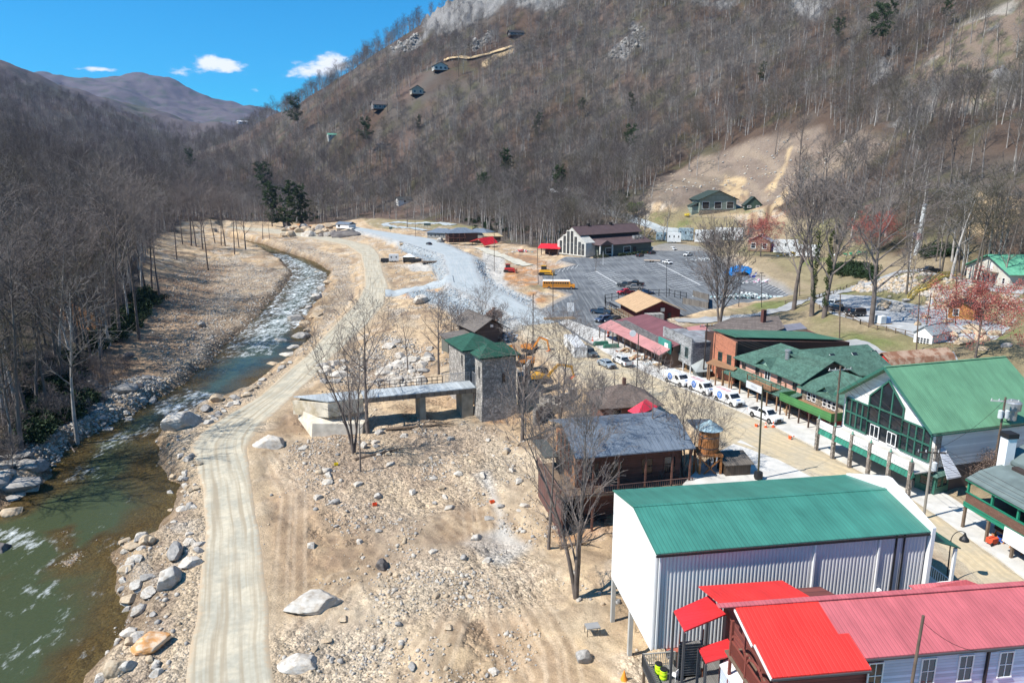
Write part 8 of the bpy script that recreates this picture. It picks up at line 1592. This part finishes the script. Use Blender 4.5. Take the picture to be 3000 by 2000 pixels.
# ---------------------------------------------------------------- cones, piles, small things
CONE = mat('cone_orange', (.75, .10, .02), rough=.5)
def cone(p, z, label, fallen=False, s=1.0, g='orange traffic cones'):
    v = U(*p, z); t = thing('traffic_cone', label, 'cone', tuple(v), 0, g); t.scale = (s,) * 3
    if fallen: t.rotation_euler = (0, 1.45, .4); t.location.z += .2
    MB().box(-.2, .2, -.2, .2, 0, .04).build('base', CONE, t); MB().lathe([(.15, .04), (.03, .75)], 14).build('body', CONE, t); MB().lathe([(.112, .3), (.09, .45)], 14).build('reflective_band', WHITE, t)
for p, z, lb, fl_ in (((2214, 1250), .05, 'orange cone lying left of the white pickup truck', True), ((2243, 1252), .05, 'orange cone, left of the two standing in front of the white pickup', False), ((2265, 1250), .05, 'orange cone, right of the two standing in front of the white pickup', False), ((2313, 1285), .15, 'orange cone knocked over on the pavement edge', True), ((1736, 998), .15, 'orange cone at the end of the pavement by the boats', False)): cone(p, z, lb, fl_, 1.2)
for p, lb in (((1782, 985), 'orange traffic drum at the pavement under the pink porch'),):
    v = U(*p, .15); t = thing('traffic_drum', lb, 'drum', tuple(v)); MB().lathe([(.32, 0), (.3, .05), (.26, 1.1), (.15, 1.15)], 16).build('drum', CONE, t); MB().lathe([(.29, .4), (.28, .6)], 16).build('reflective_band', WHITE, t)
# green boats/tanks on the pavement
for p, lb, rz in (((1760, 1010), 'green upturned skip nearest the lot on the pavement', .3), ((1790, 1018), 'long green upturned skip on the pavement, right of the other one', .1)):
    v = U(*p, .14); t = thing('green_skip', lb, 'skip', tuple(v), rz); GG = M('skip_green', (.03, .13, .085)); MB().loft([[(-1.8, -.5, 0), (1.8, -.5, 0), (1.8, .5, 0), (-1.8, .5, 0)], [(-1.5, -.4, .8), (1.6, -.4, .8), (1.6, .4, .8), (-1.5, .4, .8)]]).build('hull', GG, t, bevel=.12); MB().beam((-1.2, 0, .8), (1.2, 0, .8), .1).build('rib', GG, t)
def pile(name, label, p, z, w, h, n, mats, cat='pile', boxy=True, d=None):
    v = (U(*p, z) if z is not None else R(*p)); t = thing(name, label, cat, tuple(v)); r_ = random.Random(int(p[0])); bs_ = [MB() for _ in mats]
    for i in range(n):
        x = r_.gauss(0, .33) * w; y = r_.gauss(0, .3) * (d or w * .5); z_ = max(0, h * (1 - abs(x) / w * 1.5)) * r_.random(); s_c = r_.uniform(.12, .4) * min(1.6, w * .3 + .3); m_ = r_.choice(bs_)
        a = r_.uniform(0, 3.1); L1 = s_c * r_.uniform(1, 2.6); dv = Vector((math.cos(a), math.sin(a), r_.uniform(-.25, .25))) * L1 / 2; c = Vector((x, y, z_ + s_c * .3)); m_.beam(c - dv, c + dv, s_c, s_c * r_.uniform(.4, 1))
    for k, m_ in enumerate(bs_):
        if m_.v: m_.build('heap', mats[k], t, bevel=.03 if boxy else 0)
    return t
PL = M('pallet', (.42, .30, .18)); RUST = M('rust_brown', (.24, .10, .05)); PINKB = M('pink_bags', (.62, .35, .45)); PALE = M('pale_sheet', (.62, .64, .63)); CYB = M('cyan_bags', (.40, .58, .58)); BLT = M('blue_tarp_cloth', (.01, .22, .62), rough=.4)
pile('timber_stack', 'rusty red and tan building scraps heaped on the pavement before the shops', (1870, 1050), .14, 5, .5, 60, [RUST, PL, PALE]); pile('furniture_heap', 'brown broken furniture at the pavement near the green skips', (1832, 1030), .14, 2.2, .8, 24, [RUST, PL]); pile('lumber_scraps', 'white and tan lumber scraps before the grey shop', (1915, 1068), .14, 4, .4, 40, [PL, PALE])
pile('bag_row', 'pink and white wrapped bundles along the far edge of the parking lot', (2275, 828), 0.1, 14, 1.3, 130, [PINKB, PALE, PALE], d=3); pile('bag_row', 'pale cyan and white wrapped bundles along the near edge of the parking lot', (2195, 873), 0.1, 18, 1.5, 200, [CYB, PALE, PALE, M('grey_bags', (.3, .34, .34))], d=3.5); pile('sheet_heap', 'white sheets and boards spread at the top of the parking lot', (2095, 762), .1, 16, 1.3, 110, [PALE, PALE, PL], d=5)
pile('tool_heap', 'blue and white heap left of the pink bundles', (2215, 812), .1, 4, 1.4, 40, [M('deep_blue', (.02, .05, .35)), PALE]); pile('brown_debris', 'large heap of brown splintered debris beside the gravel road', (1448, 940), None, 5.5, 3.4, 260, [M('debris_brown', (.20, .12, .085)), M('debris_dark', (.11, .075, .06))], d=4, boxy=False)
pile('yard_clutter', 'row of yellow, white and dark clutter at the foot of the slope by the trailers', (2320, 750), None, 9, 1.8, 90, [PALE, M('clutter_yellow', (.6, .42, .1)), CHR], d=3); pile('yard_clutter', 'colourful clutter with tan and green pieces right of the ivy trees', (2520, 748), None, 10, 1.4, 70, [PL, M('clutter_tan', (.5, .38, .22)), M('clutter_green', (.02, .2, .1)), PALE], d=3)
pile('wrecked_stalls', 'coloured wreckage of stalls between the two red roofs', (1530, 738), None, 7, 1.3, 70, [M('wreck_blue', (.1, .3, .4)), M('wreck_red', (.5, .08, .08)), PALE], d=4); pile('river_debris', 'grey metal scraps and white sheets beside the ruined house', (1490, 990), None, 7, 1.0, 90, [PALE, STEEL, CHR, PALE], d=7)
pile('branch_heap', 'tangle of dark branches on the ground left of the warehouse', (1700, 1520), None, 5, .8, 120, [M('dead_branch', (.07, .055, .045))], d=1.6, boxy=False)
t = thing('blue_tarp_heap', 'bright blue tarpaulin draped over a mound in the parking lot', 'tarp', tuple(U(2166, 803, .1))); r_ = np.random.default_rng(2); n = 14; gx, gy = np.meshgrid(np.linspace(-1, 1, n), np.linspace(-1, 1, n)); hz = 3.2 * np.clip(1 - (gx ** 2 + gy ** 2) * .7, 0, 1) ** .7 + r_.normal(0, .16, gx.shape); i = (np.arange(n - 1)[:, None] * n + np.arange(n - 1)[None]).ravel()
npmesh('sheet', np.stack([gx.ravel() * 5 * (1 + .1 * r_.normal(size=n * n)), gy.ravel() * 4, hz.ravel()], 1), np.stack([i, i + 1, i + n + 1, i + n], 1), BLT, t)
v = U(2585, 948, 4.58); t = thing('wrapped_pallet', 'pallet stack wrapped in white and blue plastic beside the big tree', 'pallet', tuple(v), .3); MB().box(-1.4, .2, -.9, .9, .1, 1.9).build('load', PALE, t, bevel=.15); MB().box(.22, 1.6, -.8, .9, .1, 1.5).build('load', M('blue_wrap', (.15, .25, .42)), t, bevel=.15); MB().box(-1.5, 1.7, -1, 1, 0, .1).build('pallet_base', PL, t)
v = U(1640, 935, .05); t = thing('timber_beams', 'stack of long timber beams lying by the planted bed', 'timber', tuple(v), rad(8)); 
for k in range(5): MB().box(-4.2, 4.2 - k * .2, -.7 + k * .3, -.45 + k * .3, 0 + .27 * (k % 2), .25 + .27 * (k % 2)).build('beam', PL, t)
v = U(1671, 928, .05); t = thing('notice_board', 'white notice board on a stand at the entrance of the lot', 'sign', tuple(v)); MB().box(-.9, .9, -.05, .05, 1.4, 3.8).build('board', WHITE, t); MB().box(-.8, -.7, -.06, .06, 0, 1.4).box(.7, .8, -.06, .06, 0, 1.4).build('stand', CHR, t)
for p, lb, w, h in (((1145, 678), 'dark road sign on the far roadside, left of the far low building', 2.2, 2.6), ((1252, 668), 'wide dark sign board behind the far low building', 5, 3)):
    v = R(*p); t = thing('road_sign', lb, 'sign', tuple(v)); MB().box(-w / 2, w / 2, -.06, .06, 1.6, 1.6 + h * .6).build('board', M('sign_dark', (.05, .08, .07)), t); MB().beam((0, 0, -.3), (0, 0, 1.7), .2).build('post', CHR, t)
v = U(2740, 1478, .0)
v = U(2905, 1592, .14); t = thing('red_generator', 'small red and black generator on the pavement at the right edge', 'generator', tuple(v), .4); MB().box(-.5, .5, -.35, .35, .15, .7).build('engine', M('gen_red', (.6, .08, .03)), t, bevel=.05)
for x in (-.5, .5): MB().tube((x, -.4, .18), (x, -.3, .18), .18, n=12).build('wheel', TYRE, t)
MB().beam((-.5, 0, .7), (.5, 0, .7), .05).build('handle', BLACK, t)
v = U(2937, 1585, .14); t = thing('blue_tub', 'blue plastic tub beside the red generator', 'tub', tuple(v)); MB().lathe([(.35, 0), (.5, .5), (.46, .5), (.32, .06)], 16).build('tub', M('tub_blue', (.03, .12, .5)), t)
v = R(1735, 1858); t = thing('wire_cage', 'small grey mesh cage on the sand left of the warehouse posts', 'cage', tuple(v), .2)
for x in (-.6, .6):
    for y in (-.4, .4): MB().beam((x, y, 0), (x, y, .9), .05).build('leg', CHR, t)
MB().box(-.65, .65, -.45, .45, .85, .95).build('top', M('mesh_grey', (.25, .25, .25)), t)
v = R(1828, 1990); t = thing('orange_marker', 'orange pointed marker cone at the bottom beside the deck', 'cone', tuple(v)); MB().lathe([(.3, 0), (.28, .05), (.03, .9)], 12).build('cone', M('marker_orange', (.75, .28, .03)), t)
for p, c_, lb in (((985, 1362), (.8, .6, .02), 'yellow crate on the rocks in the debris field'), ((1098, 1480), (.7, .08, .02), 'small orange-red object among stones in the middle of the debris field'), ((1442, 1472), (.7, .1, .02), 'small orange object at the right of the debris field')):
    v = R(*p); t = thing('crate', lb, 'crate', tuple(v), .3); t.scale = (.6, .6, .6); mm = M('crate_%d' % p[0], c_); MB().box(-.45, .45, -.35, .35, 0, .08).build('base', mm, t); mb = MB(); mb.box(-.45, .45, -.38, -.32, .08, .5); mb.box(-.45, .45, .32, .38, .08, .5); mb.box(-.48, -.42, -.32, .32, .08, .5); mb.box(.42, .48, -.32, .32, .08, .5); mb.build('sides', mm, t)
# ---------------------------------------------------------------- stones
def ico(sub):
    import bmesh as bm_
    b = bm_.new(); bm_.ops.create_icosphere(b, subdivisions=sub, radius=1); v = np.array([x.co[:] for x in b.verts]); f = np.array([[q.index for q in p.verts] for p in b.faces]); b.free(); return v, f
def rock_mesh(seed, sub, m, cuts=7, flat=.65):
    r = np.random.default_rng(seed); v, f = ico(sub); v = v.copy(); v *= np.array([1, r.uniform(.6, .85), flat])
    for k in range(cuts):
        n = r.normal(size=3); n /= np.linalg.norm(n); d = r.uniform(.42, .72); s = v @ n - d; v -= np.where(s > 0, s, 0)[:, None] * n * .92
    h = np.zeros(len(v))
    for k in range(4 if sub < 4 else 9): w = r.normal(size=3) * (2 + 2.4 * k); h += np.abs(np.sin(v @ w + r.uniform(0, 6))) * (.05 if k < 2 else .035) / (1 + k * .35)
    v *= (1 + h)[:, None]; return mk('boulder_mesh', v, f, m)
def rockmat(name, c1, c2): return mat(name, c1, rough=.9, var=.22, vs=.9, kind='two', p=.55, col2=c2, bump=.7, bs=5, spec=.25)
RM = [rockmat('rock_white', (.54, .50, .44), (.38, .33, .27)), rockmat('rock_grey', (.37, .345, .315), (.25, .235, .215)), rockmat('rock_tan', (.50, .40, .28), (.36, .27, .18)), rockmat('rock_dark', (.12, .105, .10), (.18, .16, .145)), rockmat('rock_orange', (.55, .27, .10), (.58, .45, .32)), rockmat('rock_blue', (.36, .41, .44), (.26, .30, .33))]
BIG = {(k, s): rock_mesh(600 + k * 10 + s, 5, RM[k], cuts=15) for k in range(5) for s in range(3)}
def boulder(p, wpx, k, label, s=0, z=None, hf=1.0, rz=0, group=None, sink=.5):
    v = R(*p); d = (v - camo.location).length; sc = wpx * d / FPX / 2 * 1.08; o = bpy.data.objects.new('boulder', BIG[(k, s)]); COL.objects.link(o); o.location = (v.x, v.y, (z if z is not None else v.z) + sc * .45 * hf * (1 - sink)); o.scale = (sc, sc * .9, sc * hf); o.rotation_euler = (0, 0, rz); tag(o, label, 'boulder', group)
for p, w, k, s, hf, rz, lb in [((800, 1308), 92, 0, 0, .8, .2, 'long grey-white boulder beside the muddy hollow at the road bend'), ((530, 1250), 104, 0, 1, .75, .5, 'big pale angular boulder at the rapids on the right bank'), ((925, 1775), 150, 0, 2, .42, .1, 'largest white boulder, on the sand right of the haul road'), ((885, 1950), 105, 0, 0, .5, .2, 'long reddish-white boulder at the bottom of the debris field'), ((500, 1710), 84, 0, 1, 1, 1, 'white rounded boulder on the stony bank beside the road'), ((512, 1630), 66, 1, 2, 1.1, 2, 'tall white-grey boulder on the bank above the rounded one'), ((566, 1650), 62, 0, 0, .7, .8, 'flat white boulder right against the haul road'), ((448, 1888), 104, 4, 2, .5, .4, 'orange-brown flat boulder near the bottom of the stony bank'), ((335, 1962), 66, 2, 1, .8, 0, 'pinkish boulder at the bottom of the bank by the water'), ((300, 1992), 44, 0, 2, .8, 1, 'small white boulder at the very bottom of the bank'), ((432, 1740), 46, 0, 0, .7, 2, 'white boulder at the water edge below the shallow'), ((380, 1884), 36, 2, 2, .7, 2, 'small tan boulder beside the orange-brown one'), ((1712, 1935), 60, 1, 1, 1.1, .4, 'grey-white boulder left of the deck'), ((1118, 1662), 54, 3, 0, .9, .9, 'dark brown boulder in the middle of the debris field'), ((2, 1640), 70, 3, 2, 1.2, 0, 'dark wet boulder in the river at the left edge'), ((15, 1868), 54, 2, 0, .6, .4, 'tan boulder in the river at the left edge, below the dark one'), ((370, 1150), 78, 1, 2, .6, .3, 'long grey boulder in the group on the left gravel bar'), ((262, 1130), 56, 0, 0, .7, .2, 'pale boulder at the top left of the left gravel bar'), ((405, 1138), 30, 3, 1, 1, .2, 'small dark upright boulder at the gravel bar'), ((300, 1170), 38, 1, 1, .8, 2, 'rounded grey boulder in the middle of the left gravel bar'), ((212, 1170), 46, 1, 0, .5, 1, 'flat grey boulder at the left end of the gravel bar'), ((376, 1047), 32, 3, 2, .9, 1, 'grey boulder alone on the brown left bank'), ((592, 955), 30, 1, 1, .8, 1, 'small grey boulder beside the river on the left bank'), ((1235, 885), 70, 0, 1, .6, 1, 'cluster-like white boulder below the riprap'), ((840, 666), 34, 3, 0, .9, 0, 'dark boulder at the left end of the far boulder pile'), ((1005, 692), 90, 3, 1, .35, .2, 'long brown slab in the far boulder pile'), ((310, 1305), 40, 0, 0, .4, .3, 'pale flat boulder in the rapids on the left'), ((60, 1425), 120, 1, 2, .35, .4, 'large flat grey slab at the left bank'), ((110, 1370), 70, 1, 0, .6, 1.4, 'grey tilted slab above the large flat one'), ((30, 1505), 60, 2, 1, .5, .4, 'tan slab at the left water edge'), ((1290, 710), 26, 0, 1, 1, .4, 'white boulder beside the far gravel road'), ((1395, 1580), 40, 0, 1, .7, .4, 'white boulder near the pale slab in the debris field'), ((1000, 1100), 60, 0, 0, .6, .4, 'white boulder beyond the bridge among the pale rocks')]:
    boulder(p, w, k, lb, s, None, hf, rz)
rk = random.Random(8)
def batch(pts, label, group, ks, sizes, hf=(.5, .9)):
    for p, w in pts: boulder(p, w, rk.choice(ks), label, rk.randint(0, 2), None, rk.uniform(*hf), rk.uniform(0, 6), group)
batch([((930, 878), 52), ((905, 902), 40), ((870, 935), 58), ((895, 950), 40), ((925, 925), 44), ((880, 990), 60), ((905, 970), 44), ((820, 1008), 58), ((750, 1058), 40), ((785, 1050), 28), ((848, 1044), 62), ((800, 1072), 50), ((945, 850), 40), ((960, 830), 36), ((865, 1020), 40), ((690, 1168), 36), ((636, 1172), 56), ((720, 1160), 34), ((600, 1200), 46), ((575, 1225), 40), ((905, 820), 26), ((930, 800), 24), ((640, 1215), 30)], 'pale flat-topped boulder among those along the right water edge of the rapids', 'boulders along the right edge of the rapids', [0, 2, 1], None, (.35, .7))
batch([((830 + rk.uniform(0, 205), 668 + rk.uniform(0, 26)), rk.uniform(18, 44)) for _ in range(34)], 'tan boulder in the far boulder pile beside the road', 'boulders of the far pile', [2, 2, 0, 3], None)
batch([((rk.uniform(940, 1010), rk.uniform(1060, 1120)), rk.uniform(20, 50)) for _ in range(14)] + [((rk.uniform(1110, 1280), rk.uniform(1000, 1120)), rk.uniform(24, 60)) for _ in range(26)], 'white boulder in the rock field beyond the footbridge', 'white boulders beyond the footbridge', [0, 0, 1], None, (.35, .7))
batch([((rk.uniform(340, 440) + (1500 - y) * -.06, y), rk.uniform(22, 46)) for y in [rk.uniform(1560, 2000) for _ in range(34)]] + [((rk.uniform(500, 585), y), rk.uniform(18, 36)) for y in [rk.uniform(1330, 1640) for _ in range(26)]], 'pale stone on the rocky bank between the river and the haul road', 'stones on the bank between river and haul road', [0, 0, 1, 2], None)
batch([((rk.uniform(880, 1540), rk.uniform(1260, 1500)), rk.uniform(14, 34)) for _ in range(46)] + [((rk.uniform(870, 1500), rk.uniform(1520, 1980)), rk.uniform(12, 36)) for _ in range(34)], 'pale loose stone lying on the sandy debris field', 'loose stones on the debris field', [0, 0, 1, 2], None)
batch([((rk.uniform(1165, 1180), rk.uniform(710, 730)), 14) for _ in range(3)] + [((x, 760 + (x - 2480) * .42 + rk.uniform(40, 110)), rk.uniform(18, 50)) for x in [rk.uniform(2560, 2960) for _ in range(30)]], 'tan rock in the stone bank above the gravel lot', 'rocks of the bank above the gravel lot', [2, 2, 1], None)
batch([((rk.uniform(-5, 130), rk.uniform(1330, 1470)), rk.uniform(30, 75)) for _ in range(14)], 'grey slab in the jumble of slabs on the left bank at the picture edge', 'slabs on the left bank', [1, 1, 0], None, (.3, .6))
batch([((rk.uniform(250, 520), rk.uniform(1110, 1270)), rk.uniform(14, 40)) for _ in range(30)], 'pale stone on the gravel bar of the left bank', 'stones of the left gravel bar', [0, 1, 1], None, (.4, .8))
batch([((x, 1158 - (x - 714) * .74 + rk.uniform(-6, 8)), rk.uniform(14, 34)) for x in [rk.uniform(590, 850) for _ in range(24)]], 'white stone in the row between the water and the haul road above the bend', 'white stones along the water above the road bend', [0, 0, 2], None, (.5, .8))
# small stones past counting: one object per bank
SM_ = [rock_mesh(700 + i, 1, RM[k], cuts=7) for i, k in enumerate([0, 1, 2, 0, 5, 3])]
r = np.random.default_rng(31); pts = []; var = []; scl = []
def spread(p, n, ks, s0, s1, noise=.35):
    q = np.array(p)[:, :2]; lo, hi = q.min(0), q.max(0); c = r.uniform(lo, hi, (n, 2)); w = sdist(c[:, 0], c[:, 1], p); nn = fbm(c[:, 0] / 4, c[:, 1] / 4, 91, 3)
    c = c[(w < r.normal(0, 1.2, n)) & (nn > noise + r.normal(0, .05, n))]
    c = c[(sdist(c[:, 0], c[:, 1], LBANK) > -1) | (r.random(len(c)) < .7)]; c = c[sdist(c[:, 0], c[:, 1], P_HAUL) > .1]; c = c[sdist(c[:, 0], c[:, 1], P_MAIN) > .2]; c = c[sdist(c[:, 0], c[:, 1], P_ST) > .2]
    c = c[sdist(c[:, 0], c[:, 1], P_HAUL) > np.where(sdist(c[:, 0], c[:, 1], FLAT) < 0, r.random(len(c)) * 7, 0)]
    pts.append(c); var.append(r.choice(ks, len(c))); scl.append(s0 + (s1 - s0) * r.random(len(c)) ** 3)
for i, (p, n) in enumerate(zip(RUBZ, [44000, 26000, 14000, 7000, 2500])): spread(p, n, [0, 0, 1, 2, 3] if i < 3 else ([0, 0, 0, 1, 2]), .07, .48, .36)
for p in RIPRAP: spread(p, 5000, [4, 4, 4, 1], .2, .6, .2)
spread(RP([(640, 1700), (850, 1300), (1000, 1240), (1560, 1200), (1640, 1300), (1640, 1700), (1700, 1900), (1500, 2040), (800, 2040)]), 30000, [0, 1, 2, 2, 2, 3], .04, .24, .57)
spread(FLAT, 12000, [0, 0, 1, 2], .10, .45, .62)
for p in BARS[:2]: spread(p, 3500, [0, 2, 1], .04, .14, .3)
spread(BARE, 1600, [1, 2, 3, 1], .2, 1.3, .45)
spread(riv, 1500, [0, 2, 3], .15, .45, .5)
spread(RP([(2480,848),(2560,815),(2680,800),(2990,868),(2990,935),(2780,913),(2680,886),(2560,866)]), 5000, [2, 2, 1, 0], .25, 1.1, .42)
spread(RP([(760,700),(900,715),(1180,720),(1300,830),(1180,930),(1060,960),(1150,830),(1070,740)]), 9000, [0, 2, 2, 1, 3], .1, .5, .52)
spread(RP([(560,760),(700,740),(830,800),(800,860),(640,1010),(480,1080),(440,1000),(480,860)]), 16000, [0, 2, 1, 3], .08, .4, .5)
spread(RP([(1850, 645), (1900, 665), (1950, 690), (1900, 690), (1830, 650)]), 900, [2, 2, 0], .4, 1.0, .3)
for p in ROCK[:4]: spread(p, 700, [1, 1, 0], 1.0, 3.5, .3)
pts = np.concatenate(pts); var = np.concatenate(var); scl = np.concatenate(scl); z = Zn(*pts.T); ok = z > WZ - .5; pts, var, scl, z = pts[ok], var[ok], scl[ok], z[ok]
ru = scatter('rubble', np.c_[pts, z + scl * .15], var, scl, r.uniform(0, 6.28, len(scl)), [[source(m)] for m in SM_], .25); tag(ru, 'loose pale stones and gravel strewn over the river banks and debris field', 'rubble', kind='stuff')
# driftwood: trunks and branches left by the flood
DW = mat('driftwood', (.22, .18, .15), rough=.9, var=.3)
for p, q_, lb in (((1130, 1262), (1330, 1245), 'long dark fallen branches below the bridge'), ((1040, 1350), (1180, 1318), 'fallen trunk beside the grey stones in the debris field'), ((130, 1200), (220, 1330), 'pale fallen trunk slanting down the left bank'), ((1560, 1292), (1620, 1275), 'fallen log at the foot of the leaning tree'), ((1640, 1608), (1720, 1596), 'dark fallen trunk left of the warehouse')):
    a = R(*p); b_ = R(*q_); t = thing('driftwood', lb, 'log', tuple(a)); d = b_ - a; MB().tube((0, 0, .25), d + Vector((0, 0, .35)), .28, .1, 8).build('trunk', DW if p[0] < 200 else WOOD, t); mb = MB(); rr_ = random.Random(p[0])
    for i in range(9): s_c = rr_.uniform(.3, 1); c = d * s_c + Vector((0, 0, .3)); mb.tube(c, c + Vector((rr_.uniform(-2, 2), rr_.uniform(-2, 2), rr_.uniform(0, 1.2))), .07, .02, 5)
    mb.build('branch', WOOD, t)
# ---------------------------------------------------------------- air
hz = MB().box(-9500, 9500, -9500, 9500, -60, 1400); hm = bpy.data.materials.new('haze'); hm.use_nodes = True; nt = hm.node_tree; nt.nodes.clear(); out = add(nt, 'ShaderNodeOutputMaterial'); pv = add(nt, 'ShaderNodeVolumePrincipled')
pv.inputs['Color'].default_value = (.30, .50, 1.0, 1); pv.inputs['Density'].default_value = .00003; pv.inputs['Anisotropy'].default_value = .2; nt.links.new(pv.outputs[0], out.inputs['Volume'])
tag(hz.build('haze', hm), kind='stuff')
